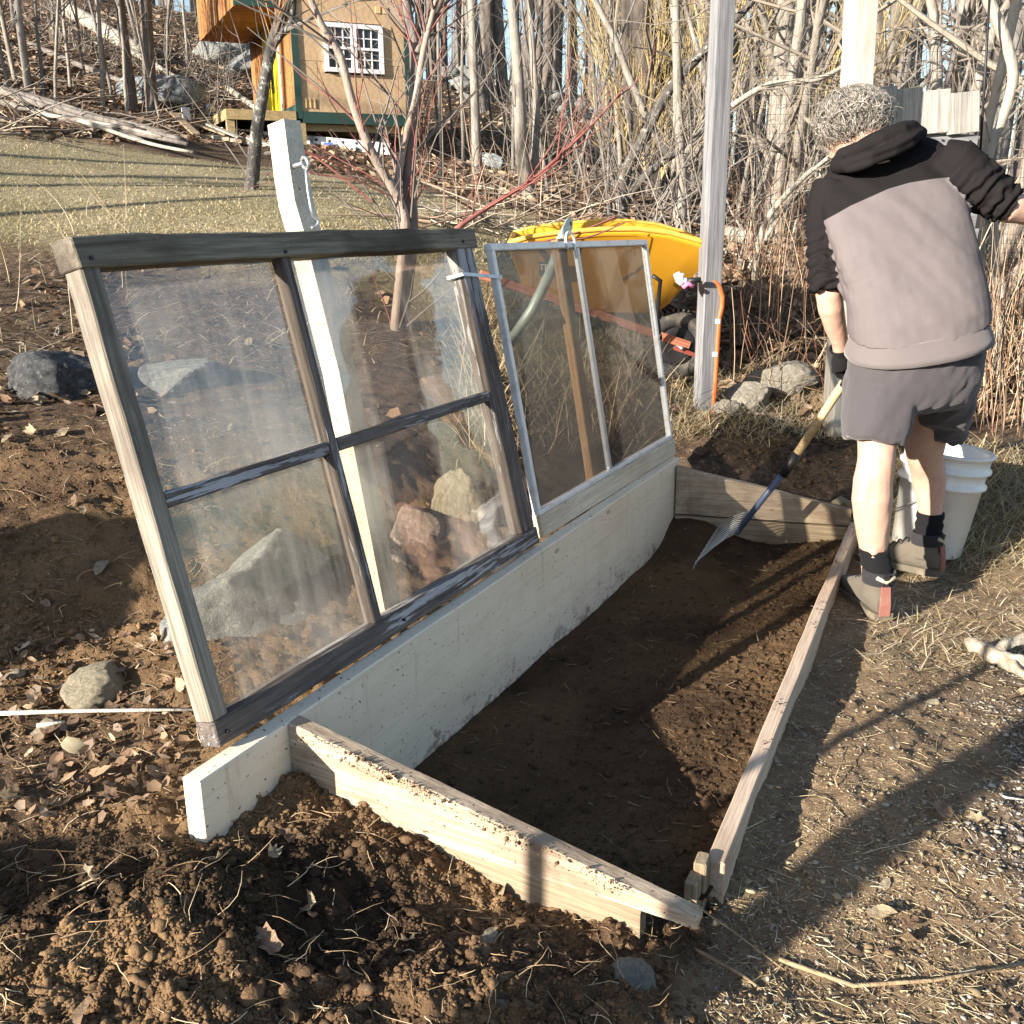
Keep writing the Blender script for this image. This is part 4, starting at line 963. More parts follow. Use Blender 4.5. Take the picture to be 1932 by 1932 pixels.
# arms
AL = [(1562, 350, 3.44), (1556, 430, 3.41), (1559, 510, 3.36), (1564, 556, 3.35), (1568, 580, 3.36), (1575, 612, 3.39), (1585, 646, 3.42), (1588, 668, 3.44)]
mb.tube([at_y(*p) for p in AL], [.045, .044, .043, .044, .043, .037, .029, .028], 16)
AR = [(1790, 305, 3.40), (1848, 352, 3.36), (1906, 392, 3.33), (1955, 398, 3.36), (2010, 385, 3.46), (2060, 370, 3.56)]
mb.tube([at_y(*p) for p in AR], [.046, .046, .050, .047, .038, .028], 16)
hw = at_y(2060, 370, 3.56); hd = unit(at_y(2060, 370, 3.56) - at_y(2010, 385, 3.46)); sx = unit(np.cross(hd, UP)); mb.tube([hw, hw + hd * .05, hw + hd * .09], [.030, .040, .036], 12)
for i, L_ in enumerate((.075, .085, .08, .065)):
    b0 = hw + hd * .085 + sx * (.030 - .020 * i); mb.tube([b0, b0 + hd * L_ * .5 - UP * .006, b0 + hd * L_ * .85 - UP * .028], [.010, .0095, .008], 8)
b0 = hw + hd * .035 + sx * .032; mb.tube([b0, b0 + hd * .035 + sx * .025, b0 + hd * .065 + sx * .030 - UP * .012], [.012, .011, .009], 8)
# head: skull, jaw, nose, ears, looking down towards the rake
HC = at_y(1606, 229, 3.62); fdir = unit(np.array([-.52, .55, -.62])); hup = unit(np.array([-.35, .30, .75]) - np.dot(np.array([-.35, .30, .75]), fdir) * fdir); hsd = np.cross(fdir, hup)
Rh = np.column_stack([hsd, fdir, hup])
def ell(c, r, rot=Rh, base=ICO3): return [(c + rot @ (v * np.array(r))) for v in base[0]]
def addell(mb, c, r, rot=Rh): mb.add(ell(c, r, rot), [tuple(f) for f in ICO3[1]])
addell(mb, HC, (.078, .098, .092)); addell(mb, HC + fdir * .040 - hup * .060, (.060, .066, .070)); addell(mb, HC + fdir * .068 - hup * .098, (.034, .032, .030))
addell(mb, HC + fdir * .108 - hup * .045, (.013, .020, .020)); addell(mb, HC + fdir * .104 - hup * .082, (.026, .010, .012)); addell(mb, HC + fdir * .092 - hup * .012, (.045, .014, .012))
for s in (-1, 1):
    addell(mb, HC + hsd * s * .080 - hup * .030 - fdir * .004, (.012, .022, .034)); addell(mb, HC + fdir * .090 - hup * .027 + hsd * s * .03, (.014, .010, .009))
V, N, Fc = remesh(mb, .0068, 2)
finish('body', V, N, Fc, M_SKIN, person, .0022 * fbm(V * np.array([1, 1, .35]), .022, 3, 4))

# ---- hoodie
mb = MB()
tors = [((1604, 641), (1860, 592), 3.18, .165, .25), ((1597, 590), (1856, 560), 3.20, .170, .25), ((1584, 530), (1849, 505), 3.235, .170, .3), ((1570, 475), (1840, 450), 3.28, .168, .35), ((1556, 425), (1831, 400), 3.33, .160, .4), ((1550, 385), (1824, 345), 3.375, .145, .45), ((1552, 352), (1808, 300), 3.41, .120, .5), ((1575, 325), (1775, 268), 3.44, .095, .5), ((1605, 305), (1735, 258), 3.46, .075, .5)]
rg = [ring(at_y(*l, y), at_y(*r, y), b_, (0, 1, t), 32) for (l, r, y, b_, t) in tors]; mb.loft(rg)
slv_l = [at_y(*p) for p in [(1572, 348, 3.44), (1560, 385, 3.43), (1553, 425, 3.41), (1553, 465, 3.385), (1556, 500, 3.36), (1560, 530, 3.345), (1563, 549, 3.335)]]
mb.tube(slv_l, [.062, .060, .057, .055, .056, .062, .060], 20)
slv_r = [at_y(*p) for p in [(1772, 305, 3.41), (1805, 315, 3.385), (1838, 343, 3.36), (1865, 364, 3.345), (1890, 380, 3.335), (1906, 389, 3.33)]]
mb.tube(slv_r, [.072, .082, .080, .072, .066, .060], 20)
# hood lying in rolls round the neck
hd1 = [at_y(*p) for p in [(1583, 300, 3.52), (1579, 314, 3.42), (1600, 312, 3.35), (1640, 298, 3.31), (1685, 282, 3.31), (1722, 262, 3.34), (1738, 250, 3.42), (1730, 245, 3.52)]]
mb.tube(hd1, [.016, .021, .023, .024, .025, .025, .022, .017], 14)
hd2 = [at_y(*p) for p in [(1590, 290, 3.50), (1592, 294, 3.42), (1620, 282, 3.37), (1660, 264, 3.35), (1700, 248, 3.36), (1722, 242, 3.42), (1722, 240, 3.52)]]
mb.tube(hd2, [.018, .023, .026, .029, .031, .028, .020], 14)
hd3 = [at_y(*p) for p in [(1602, 284, 3.46), (1630, 270, 3.42), (1668, 252, 3.40), (1700, 240, 3.41), (1714, 238, 3.47)]]
mb.tube(hd3, [.014, .018, .022, .024, .018], 14)
for k_, (dz, rr_h) in enumerate(((-.014, .009), (.010, .009))):           # folded layers of the hood
    mb.tube([p + np.array([0, -.018 - .004 * k_, dz]) for p in hd1[1:-1]], [rr_h * .8] + [rr_h] * 4 + [rr_h * .8], 8)
V, N, Fc = remesh(mb, .0055, 2)
# distance from the sleeves' axes, for gathered folds towards the cuffs
def along(pts, V):
    best = np.full(len(V), 9.0); tt = np.zeros(len(V)); acc = 0
    for a, b_ in zip(pts[:-1], pts[1:]):
        d = b_ - a; L_ = np.linalg.norm(d); k = np.clip(((V - a) @ d) / (L_ * L_), 0, 1); r = np.linalg.norm(V - a - k[:, None] * d, axis=1); m = r < best; best[m] = r[m]; tt[m] = acc + k[m] * L_; acc += L_
    return best, tt, acc
dl, tl, Ll = along(slv_l, V); dr, tr_, Lr = along(slv_r, V)
isl = (dl < .078) & (tl > .08); isr = (dr < .095) & (tr_ > .07)
N[:] = N; nz = fbm(V, .05, 2, 77)
disp = folds(V, (.75, .1, .65), .13, .016, 5, 6.0) * sstep(.62, 1.0, V[:, 2]) + .004 * fbm(V, .09, 3, 6)
fl = np.sin(tl / .0058 + nz * 5.0 + V[:, 0] * 30) ; disp = np.where(isl, disp * .5 + .0065 * fl * sstep(.10, Ll * .75, tl), disp)
fr_ = np.sin(tr_ / .0052 + nz * 5.5 + V[:, 2] * 18); disp = np.where(isr, disp * .4 + .0065 * fr_ * sstep(.07, Lr * .6, tr_), disp)
ax_c = at_y(1600, 505, 3.14); dd = np.linalg.norm((V - ax_c) * np.array([1, .6, 1]), axis=1); disp += .006 * np.sin(dd / .016 + nz * 3) * np.exp(-(dd / .09) ** 2)
ho = finish('hoodie', V, N, Fc, M_HOOD, person, disp)
V2 = V + N * disp[:, None]
yk = [(1500, 470), (1554, 427), (1580, 405), (1620, 382), (1696, 348), (1740, 335), (1802, 325), (1840, 322)]
yz = [at_y(x, y, 3.22)[[0, 2]] for x, y in yk]; cut = np.interp(V2[:, 0], [q[0] for q in yz], [q[1] for q in yz])
slc = np.maximum(sstep(.082, .066, dl) * sstep(.05, .10, tl), sstep(.10, .088, dr) * sstep(.05, .09, tr_))
yoke = np.clip(.5 + (V2[:, 2] - cut + .12 * (V2[:, 1] - 3.22)) / .03, 0, 1); attr(ho.data, 'yoke', np.maximum(yoke, slc))
# waistband of the hoodie
mb = MB(); n_ = 40
bands = [((1609, 638), (1854, 589), 3.18, .152), ((1605, 652), (1859, 603), 3.178, .158), ((1600, 666), (1864, 618), 3.175, .166), ((1598, 677), (1867, 629), 3.172, .171)]
outer = [ring(at_y(*l, y), at_y(*r, y), b_ + .004, (0, 1, .2), n_) for l, r, y, b_ in bands]; inner = [ring(at_y(*l, y) + np.array([.006, 0, 0]), at_y(*r, y) - np.array([.006, 0, 0]), b_ - .004, (0, 1, .2), n_) for l, r, y, b_ in bands]
mb.loft(outer + inner[::-1] + [outer[0]], caps=False); o = mb.build('hem_band', M_HEM, person, True); fix_normals(o)
# ---- shorts
mb = MB()
mb.loft([ring(at_y(1612, 640, 3.18), at_y(1850, 625, 3.18), .145, (0, 1, 0)), ring(at_y(1600, 690, 3.17), at_y(1852, 668, 3.18), .155, (0, 1, 0)), ring(at_y(1595, 730, 3.165), at_y(1846, 712, 3.2), .158, (0, 1, 0)), ring(at_y(1596, 766, 3.16), at_y(1836, 750, 3.22), .145, (0, 1, 0)), ring(at_y(1640, 780, 3.16), at_y(1800, 768, 3.22), .09, (0, 1, 0))])
mb.loft([ring(at_y(1600, 720, 3.16), at_y(1728, 735, 3.16), .13, (0, 1, 0)), ring(at_y(1592, 765, 3.12), at_y(1720, 772, 3.12), .125, (0, 1, 0)), ring(at_y(1592, 798, 3.09), at_y(1713, 806, 3.09), .112, (0, 1, -.1)), ring(at_y(1595, 820, 3.07), at_y(1702, 836, 3.07), .098, (0, 1, -.2)), ring(at_y(1599, 826, 3.07), at_y(1698, 842, 3.07), .09, (0, 1, -.2))])
mb.loft([ring(at_y(1716, 730, 3.24), at_y(1844, 715, 3.24), .13, (0, 1, 0)), ring(at_y(1722, 765, 3.29), at_y(1836, 755, 3.29), .122, (0, 1, .1)), ring(at_y(1730, 795, 3.33), at_y(1826, 788, 3.33), .11, (0, 1, .2)), ring(at_y(1739, 818, 3.36), at_y(1813, 820, 3.36), .098, (0, 1, .2)), ring(at_y(1742, 824, 3.36), at_y(1809, 827, 3.36), .09, (0, 1, .2))])
V, N, Fc = remesh(mb, .007, 3)
ds = folds(V, (.8, .1, -.5), .085, .020, 15, 4.5) + .005 * fbm(V, .06, 3, 16) + .004 * np.sin((V[:, 2] - .62) / .009 + 5 * fbm(V, .06, 2, 9)) * sstep(.60, .57, V[:, 2])
finish('shorts', V, N, Fc, M_SHORT, person, ds)
# ---- socks and boots
def boot(heel, toe_dir, ankle, yaw_lab, sock_top, sock_r):
    X = unit(np.array([toe_dir[0], toe_dir[1], 0])); Yl = np.array([-X[1], X[0], 0])
    def W(x, y, z): return heel + X * x + Yl * y + UP * z
    def crs(x, hw_, z0, z1, e=.7, n=20):
        return [W(x, hw_ * math.copysign(abs(math.cos(a)) ** e, math.cos(a)), (z0 + z1) / 2 + (z1 - z0) / 2 * math.copysign(abs(math.sin(a)) ** e, math.sin(a))) for a in np.linspace(0, 2 * math.pi, n + 1)[:-1]]
    mb = MB()
    mb.loft([crs(-.008, .026, .022, .075), crs(.012, .036, .018, .10), crs(.05, .041, .018, .115), crs(.10, .042, .018, .118), crs(.15, .046, .018, .095), crs(.20, .050, .018, .072), crs(.25, .047, .018, .058), crs(.285, .034, .02, .05), crs(.298, .015, .024, .042)])
    sh = [W(.052, 0, .06), W(.05, 0, .10), W(.052, 0, .135)]; mb.tube(sh, [.050, .048, .049], 20)
    V, N, Fc = remesh(mb, .005, 2); up_ = finish('boot', V, N, Fc, M_BOOT, person, .002 * fbm(V, .03, 3, 3))
    mb = MB(); prof = [(-.014, .030), (.03, .043), (.10, .040), (.16, .048), (.21, .054), (.26, .050), (.295, .034), (.306, .010)]
    lo = [W(x, w, 0) for x, w in prof] + [W(x, -w, 0) for x, w in prof[::-1]]; hi = [p + UP * .024 for p in lo]; mb.loft([lo, hi]); fix_normals(mb.build('sole', M_SOLE, up_))
    rr2 = [[W(.052 + math.cos(a) * r * 1.08, math.sin(a) * r, z) for a in np.linspace(0, 6.283, 25)[:-1]] for r, z in ((.050, .108), (.053, .125), (.053, .146), (.049, .152), (.044, .146), (.042, .12))]
    mb = MB(); mb.loft(rr2, False); fix_normals(mb.build('collar', M_BOOT_D, up_, True))
    mb = MB(); st = [[W(-.012 + dx - e * 0, s * w, z) for s, e in ((-1, 0), (1, 0))] + [W(-.004 + dx, s * w, z) for s in (1, -1)] for dx, w, z in ((-.006, .017, .016), (-.006, .017, .05), (-.002, .015, .085), (.002, .014, .112))]
    mb.loft(st); fix_normals(mb.build('heel_strip', M_BOOT_R, up_))
    mb = MB(); mb.bar(W(-.003, 0, .110), W(-.006, 0, .152), .018, .006, Yl * 0 + X); mb.build('pull_loop', M_BLACK, up_)
    mb = MB(); mb.tube([W(.0, s * .03, .142) if s else W(-.004, 0, .126) for s in (-1, 0, 1)], .007, 6); mb.build('collar_trim', M_TAN, up_, True)
    mb = MB()
    for i in range(4):
        z0 = .122 - i * .013; x0 = .10 + i * .022; mb.tube([W(x0, -.035, z0 - .008), W(x0 + .004, 0, z0 + .008), W(x0 + .008, .035, z0 - .008)], .0032, 5)
    lc = mb.build('laces', M_BLACK, up_, True); lc['kind'] = 'stuff'
    # sock
    mb = MB(); n = len(ankle); ws = [[p + np.array([math.cos(a), math.sin(a), 0]) * r * (1 + .06 * (math.sin(i * 2.4))) for a in np.linspace(0, 6.283, 25)[:-1]] for i, (p, r) in enumerate(zip(ankle, sock_r))]
    mb.loft(ws); fix_normals(mb.build('sock', M_SOCK, person, True))
def sockpts(p0, p1, k): return [p0 + (p1 - p0) * i / (k - 1) for i in range(k)]
hL = heelL + np.array([.004, 0, .004]); boot(hL, (-.06, .998), sockpts(at_y(1648, 1034, 3.045), hL + unit(np.array([-.06, .998, 0])) * .05 + UP * .12, 12), 'left', None, [.0475] * 11 + [.043])
hR = heelR + np.array([-.02, .0, .004]); boot(hR, (-.74, .67), sockpts(at_y(1756, 966, 3.44), hR + unit(np.array([-.74, .67, 0])) * .05 + UP * .12, 8), 'right', None, [.0475] * 7 + [.043])
# ---- glove on the hand that grips the rake
dh = unit(RH - RJ); GC = at_y(1592, 700, 3.47); kk = np.dot(GC - RJ, dh); AXP = RJ + dh * kk
e1 = unit((at_y(1580, 646, 3.42) - AXP) - np.dot(at_y(1580, 646, 3.42) - AXP, dh) * dh); e2 = np.cross(dh, e1); wr = at_y(1587, 664, 3.44)
mb = MB(); palm = AXP + e1 * .034; mb.tube([wr, wr + (palm - wr) * .45, palm, palm + e2 * .012], [.031, .036, .036, .030], 14)
for i in range(4):
    s = -.036 + i * .023; ln = (.86, 1.0, .95, .78)[i]; pts = []
    for j in range(6):
        a = math.radians(35 + 200 * ln * j / 5); pts.append(AXP + dh * s + (e1 * math.cos(a) + e2 * math.sin(a)) * .029)
    mb.tube(pts, [.0125, .0125, .012, .0115, .011, .0095], 8)
pts = [AXP + dh * .045 + (e1 * math.cos(a) + e2 * math.sin(a)) * r for a, r in ((-.2, .040), (-.9, .036), (-1.7, .031), (-2.3, .029))]; mb.tube(pts, [.015, .014, .0125, .010], 8)
V, N, Fc = remesh(mb, .004, 1); finish('glove', V, N, Fc, M_GLOVE, person, .0008 * fbm(V, .012, 2, 3))
mb = MB(); wa = at_y(1584, 646, 3.42); wd = unit(wa - wr); mb.loft([[wr + wd * t + (unit(np.cross(wd, UP)) * math.cos(a) + np.cross(unit(np.cross(wd, UP)), wd) * math.sin(a)) * r for a in np.linspace(0, 6.283, 21)[:-1]] for t, r in ((-.005, .033), (.012, .036), (.02, .039), (.024, .037), (.024, .033), (.0, .030))], False)
fix_normals(mb.build('glove_cuff', M_GLOVE, person, True))
# ---- hair: wavy grey locks over a scalp cap
def hair_mat():
    m, nt, b = mat_new('grey_hair'); k = NT(nt); a = k.attr('Col'); k.l(a.outputs['Color'], b.inputs['Base Color']); b.inputs['Roughness'].default_value = .42; b.inputs['Specular IOR Level'].default_value = .4; return m
M_HAIR = hair_mat()
def build_hair():
    r_ = np.random.default_rng(5); VV = []; FF = []; CC = []; n0 = 0
    cap = [HC + Rh @ (v * np.array((.088, .106, .102))) for v in ICO3[0] if True]; capf = ICO3[1]
    cv = np.array(cap); loc = ICO3[0]
    okv = (loc[:, 1] < .55 - .35 * (loc[:, 2] < 0)) & (loc[:, 2] > -.60)
    cv = cv + (cv - HC) * (.10 * fbm(cv, .03, 3, 8))[:, None]
    fk = [f for f in capf if okv[f].all()]
    VV.append(cv); FF += [tuple(f) for f in fk]; CC.append(np.tile([.13, .11, .085], (len(cv), 1))); n0 = len(cv)
    crown = np.array([.1, -.35, .93]); N_ = 4600; made = 0
    while made < N_:
        v = r_.normal(size=3); v /= np.linalg.norm(v)
        if (abs(v[0]) > .8 and -.75 < v[2] < -.05 and -.3 < v[1] < .35) or v[1] > .62 or v[2] < -.62 or (v[1] > .25 and v[2] < .0): continue
        made += 1
        p = HC + Rh @ (v * np.array((.094, .112, .108)))
        fl = v - crown * np.dot(v, crown); fl = fl / (np.linalg.norm(fl) + 1e-6); fl = fl - v * np.dot(fl, v)
        cl = vnoise(np.array([v * 1.0]), .35, 3)[0]; cl2 = vnoise(np.array([v * 1.0]), .35, 13)[0]
        swirl = np.cross(v, fl); fl = Rh @ (fl + swirl * (.9 * cl) + .16 * r_.normal(size=3)); nrm = unit(Rh @ v); L_ = r_.uniform(.07, .13); ph = cl2 * 6 + r_.normal(0, .5); wv = r_.uniform(.006, .013); sdv = unit(np.cross(nrm, fl) + 1e-6)
        pts = []; q = p.copy(); d = unit(fl * .95 + nrm * (.10 + .10 * cl2))
        for j in range(7):
            t = j / 6; pts.append(q + sdv * wv * math.sin(ph + t * 5.0) * (t + .15)); q = q + d * L_ / 6
            rel = Rh.T @ (q - HC) / np.array((.096, .114, .110)); rn = np.linalg.norm(rel); nq = unit(Rh @ (rel / rn))
            d = unit(d - nq * max(0, np.dot(d, nq)) * .55 + np.array([0, 0, -.14]) * t + nq * (.22 if rn < 1.05 else -.20))
        rad = r_.uniform(.0009, .0018)
        for j, c in enumerate(pts):
            w = rad * (1 - .75 * (j / 6) ** 2); b2 = np.cross(sdv, unit(fl))
            VV.append(np.array([c + sdv * w, c + b2 * w * .8, c - sdv * w])); 
        g = r_.uniform(.13, .48); col = np.array([g * 1.03, g * .95, g * .83]); CC.append(np.tile(col, (21, 1)))
        for j in range(6):
            a = n0 + j * 3
            for k in range(3): k2 = (k + 1) % 3; FF.append((a + k, a + k2, a + 3 + k2, a + 3 + k))
        n0 += 21
    me = mesh_from('hair', np.vstack(VV), FF, M_HAIR, True); attr_col(me, 'Col', np.vstack(CC)); link('hair', me, person)
build_hair()
# ------------------------------------------------------------------ playhouse on stilts
def ply_mat():
    m, nt, b = mat_new('plywood'); k = NT(nt); oi = k.n('ShaderNodeObjectInfo'); tc = k.n('ShaderNodeTexCoord'); add = k.n('ShaderNodeVectorMath'); add.operation = 'ADD'
    sc = k.n('ShaderNodeVectorMath'); sc.operation = 'SCALE'; sc.inputs[0].default_value = (3, 7, 5); k.l(oi.outputs['Random'], sc.inputs['Scale']); k.l(tc.outputs['Object'], add.inputs[0]); k.l(sc.outputs[0], add.inputs[1])
    mp = k.n('ShaderNodeMapping'); mp.inputs['Scale'].default_value = (1.6, 1, 9); k.l(add.outputs[0], mp.inputs[0])
    n = k.noise(mp.outputs[0], 2.2, 6, .6, 1.6); w = k.n('ShaderNodeTexWave'); w.inputs['Scale'].default_value = 2.5; w.inputs['Distortion'].default_value = 9; w.inputs['Detail'].default_value = 3; k.l(mp.outputs[0], w.inputs['Vector'])
    c = k.mix(n, (.46, .32, .18), (.58, .43, .27)); c = k.mix(k.math('MULTIPLY', k.ramp(w.outputs['Fac'], [(.55, 0), (.8, 1)]), .5), c, (.38, .24, .125))
    c = k.mix(k.math('MULTIPLY', oi.outputs['Random'], .3), c, (.50, .35, .21)); k.l(c, b.inputs['Base Color']); b.inputs['Roughness'].default_value = .8; return m
M_PLY = ply_mat()
M_CEDAR = wood_mat('orange_cedar', (.25, .11, .04), (.43, .215, .085), stain=(.12, .05, .022), stain_amt=.6, bump=.3, gscale=.5)
M_GREEN = plain_mat('dark_green_trim', (.018, .055, .045), .6, 0, .15, 8)
M_YDOOR = plain_mat('yellow_door_paint', (.82, .66, .02), .45, 0, .06, 5)
M_TREATED = wood_mat('treated_lumber', (.32, .23, .11), (.50, .38, .20), stain=(.22, .22, .12), stain_amt=.4, bump=.3, gscale=.5)
M_WTRIM = plain_mat('white_window_trim', (.80, .81, .82), .5, 0, .04, 10)
m_, nt_, b_ = mat_new('dark_window_glass'); b_.inputs['Base Color'].default_value = (.025, .028, .034, 1); b_.inputs['Roughness'].default_value = .06; b_.inputs['Specular IOR Level'].default_value = .7; M_WGLASS = m_
HY = math.radians(25); hx = np.array([math.cos(HY), math.sin(HY), 0]); hy = np.array([-math.sin(HY), math.cos(HY), 0]); C0 = at_y(565, 213, 13.0)
house = tagp(empty('playhouse', (float(C0[0]), float(C0[1]), hzs(C0[0], C0[1]))), 'small plywood playhouse on wooden posts with green trim and a yellow door', 'playhouse')
def slab(name, pix, p0, n, t, mat, parent, off=0.0):
    """flat polygon measured on a plane, given thickness inwards"""
    n = unit(n); P = [on_plane(x, y, p0, n) + n * off for x, y in pix]; mb = MB(); k = len(P)
    V = P + [p - n * t for p in P]; mb.add(V, [tuple(range(k)), tuple(range(2 * k - 1, k - 1, -1))] + [(i, (i + 1) % k, (i + 1) % k + k, i + k)[::-1] for i in range(k)])
    return fix_normals(mb.build(name, mat, parent))
fnr = -hy; lnr = -hx                                   # outward normals of the front and door walls
def wx(px, py): return float(np.dot(on_plane(px, py, C0, fnr) - C0, hx))
def H(x, y, z): return C0 + hx * x + hy * y + UP * z
HW = wx(770, 150); HH = 2.6; HD = 2.6; DH = float(C0[2])
def hbox(name, x0, x1, y0, y1, z0, z1, mat, parent=None):
    mb = MB(); mb.hexa([H(x0, y0, z0), H(x1, y0, z0), H(x1, y1, z0), H(x0, y1, z0), H(x0, y0, z1), H(x1, y0, z1), H(x1, y1, z1), H(x0, y1, z1)]); return fix_normals(mb.build(name, mat, parent or house))
hbox('core', .03, HW - .03, .03, HD - .03, .02, HH - .02, M_BLACK)
# plywood sheets of the front wall (measured edges)
sx = [0.03, wx(600, 160), wx(716, 100), HW - .03]; zj = float(on_plane(740, 125, C0, fnr)[2] - C0[2])
wz = lambda px, py: float(on_plane(px, py, C0, fnr)[2] - C0[2])
x0, x1 = wx(611, 95), wx(722, 95); z0, z1 = wz(668, 138), wz(668, 46)
zc = wz(590, 115)
hbox('wall_sheet', sx[0], sx[1], 0, .03, .02, zc, M_PLY); hbox('wall_sheet', sx[1] + .004, sx[3], 0, .03, .02, z0 - .02, M_PLY)
hbox('wall_sheet', sx[0], x0 - .004, -.002, .028, zc + .004, HH, M_PLY); hbox('wall_sheet', sx[1] + .004, x0 - .004, .002, .03, z0 - .016, zc, M_PLY)
hbox('wall_sheet', x1 + .004, sx[3], -.003, .028, zj + .003, HH, M_PLY); hbox('wall_sheet', x1 + .004, sx[3], 0, .03, z0 - .016, zj, M_PLY); hbox('wall_sheet', x0, x1, 0, .03, z1 + .02, HH, M_PLY)
hbox('side_wall', HW - .03, HW, .0, HD, .02, HH, M_PLY); hbox('back_wall', 0, HW, HD - .03, HD, .02, HH, M_PLY)
hbox('corner_trim', -.045, .032, -.022, .0, -.07, HH, M_GREEN); hbox('corner_trim', HW - .045, HW + .02, -.022, .0, -.03, HH, M_GREEN); hbox('base_trim', .034, HW - .047, -.020, .03, -.115, .018, M_GREEN)
hbox('roof', -1.0, HW + .15, -.25, HD + .15, HH, HH + .08, M_GREEN)
for i in range(3): hbox('wall_batten', .08 + i * .055, .095 + i * .055, -.012, 0, .06, .17, M_RAW)
for i in range(2): hbox('wall_batten', wx(708 + i * 14, 18), wx(717 + i * 14, 18), -.012, 0, wz(712, 25), wz(712, 12), M_RAW)
# window: two double-hung sashes with small panes
win = empty('window', H(0, 0, 0)); win.parent = house; win.matrix_basis = house.matrix_basis.inverted() @ Matrix.Translation(Vector([float(c) for c in H((x0 + x1) / 2, 0, z0)]))
def wbox(name, a, b2, y0, y1, c, d, mat):
    mb = MB(); mb.hexa([H(a, y0, c), H(b2, y0, c), H(b2, y1, c), H(a, y1, c), H(a, y0, d), H(b2, y0, d), H(b2, y1, d), H(a, y1, d)]); o = fix_normals(mesh_obj(name, mb, mat)); return o
def mesh_obj(name, mb, mat):
    return mb.build(name, mat, win)
fwid = .05; xm = (x0 + x1) / 2
wbox('frame', x0, x1, -.035, .02, z1 - fwid, z1, M_WTRIM); wbox('frame', x0, x1, -.04, .02, z0, z0 + fwid, M_WTRIM)
for a, b2 in ((x0, x0 + fwid), (xm - .035, xm + .035), (x1 - fwid, x1)): wbox('frame', a, b2, -.034, .02, z0 + fwid, z1 - fwid, M_WTRIM)
for (a, b2) in ((x0 + fwid, xm - .035), (xm + .035, x1 - fwid)):
    zm = (z0 + z1) / 2; wbox('meeting_rail', a, b2, -.03, .02, zm - .014, zm + .014, M_WTRIM)
    for (c, d) in ((z0 + fwid, zm - .014), (zm + .014, z1 - fwid)):
        for i in range(3):
            for j in range(2):
                wbox('pane', a + (b2 - a) * i / 3 + .006, a + (b2 - a) * (i + 1) / 3 - .006, -.004, .004, c + (d - c) * j / 2 + .006, c + (d - c) * (j + 1) / 2 - .006, M_WGLASS)
        for i in (1, 2): q = a + (b2 - a) * i / 3; wbox('muntin', q - .006, q + .006, -.018, .01, c, d, M_WTRIM)
        q = (c + d) / 2; wbox('muntin', a, b2, -.016, .01, q - .006, q + .006, M_WTRIM)
# door wall: upright cedar boards, yellow door
for i in range(13):
    y0 = .03 + i * .2
    if 4 <= i <= 7: continue
    hbox('cladding_board', -.012 - .004 * (i % 2), .0, y0, y0 + .196, .02, HH, M_CEDAR)
dy0, dy1 = .83, 1.63
door = hbox('door', -.03, .0, dy0, dy1, .02, 1.85, M_YDOOR)
def dbox(name, y0, y1, z0_, z1_, mat, t=.012):
    mb = MB(); mb.hexa([H(-.03 - t, y0, z0_), H(-.031, y0, z0_), H(-.031, y1, z0_), H(-.03 - t, y1, z0_), H(-.03 - t, y0, z1_), H(-.031, y0, z1_), H(-.031, y1, z1_), H(-.03 - t, y1, z1_)]); return fix_normals(mb.build(name, mat, door))
dbox('door_window', 1.12, 1.24, .35, 1.35, M_WGLASS)
for z_ in (.75, .95, 1.15): dbox('lock', .93, .98, z_, z_ + .05, M_BLACK, .03)
hbox('door_trim', -.035, 0, .78, .825, .02, 1.9, M_WTRIM); hbox('door_trim', -.035, 0, 1.635, 1.68, .02, 1.9, M_WTRIM); hbox('base_trim', -.03, -.002, .04, .76, .02, .10, M_GREEN)
# overhanging loft box
lx0 = wx(440, 8); lz = float(on_plane(440, 9, C0, fnr)[2] - C0[2])
hbox('loft_floor', lx0 + .02, -.05, .0, HD, lz, lz + .04, M_CEDAR); hbox('loft_trim', lx0, -.05, -.02, .0, lz + .0, lz + .07, M_GREEN)
for i in range(12): hbox('loft_board', lx0 - .004 * (i % 2), lx0 + .02, .01 + i * .215, .221 + i * .215, lz - .01, HH, M_CEDAR)
hbox('loft_front', lx0 + .02, -.05, .002, .02, lz + .075, HH, M_CEDAR)
# deck, joists, posts
dl = -.86; hbox('deck_fascia', dl, -.05, -.03, .01, -.10, .015, M_TREATED); hbox('deck_fascia', dl - .03, dl, -.03, 3.0, -.10, .015, M_TREATED)
for i in range(16): hbox('deck_board', dl, -.035, .015 + i * .187, .195 + i * .187, -.012, .014, M_TREATED)
def hpost(x, y, w=.09):
    p = H(x, y, 0); g = hzs(p[0], p[1]) - DH - .1; hbox('post', x - w / 2, x + w / 2, y - w / 2, y + w / 2, g, -.117 if x > 0 else -.102, M_TREATED)
for (x, y) in ((.02, .03), (HW - .06, .03), (dl + .02, .03), (dl + .02, 2.8), (.02, 2.4), (HW - .06, 2.4), (HW / 2, 2.4)): hpost(x, y)
hbox('floor_beam', 0, HW, .05, .12, -.20, -.117, M_TREATED); hbox('floor_beam', 0, HW, 2.35, 2.42, -.20, -.0, M_TREATED)

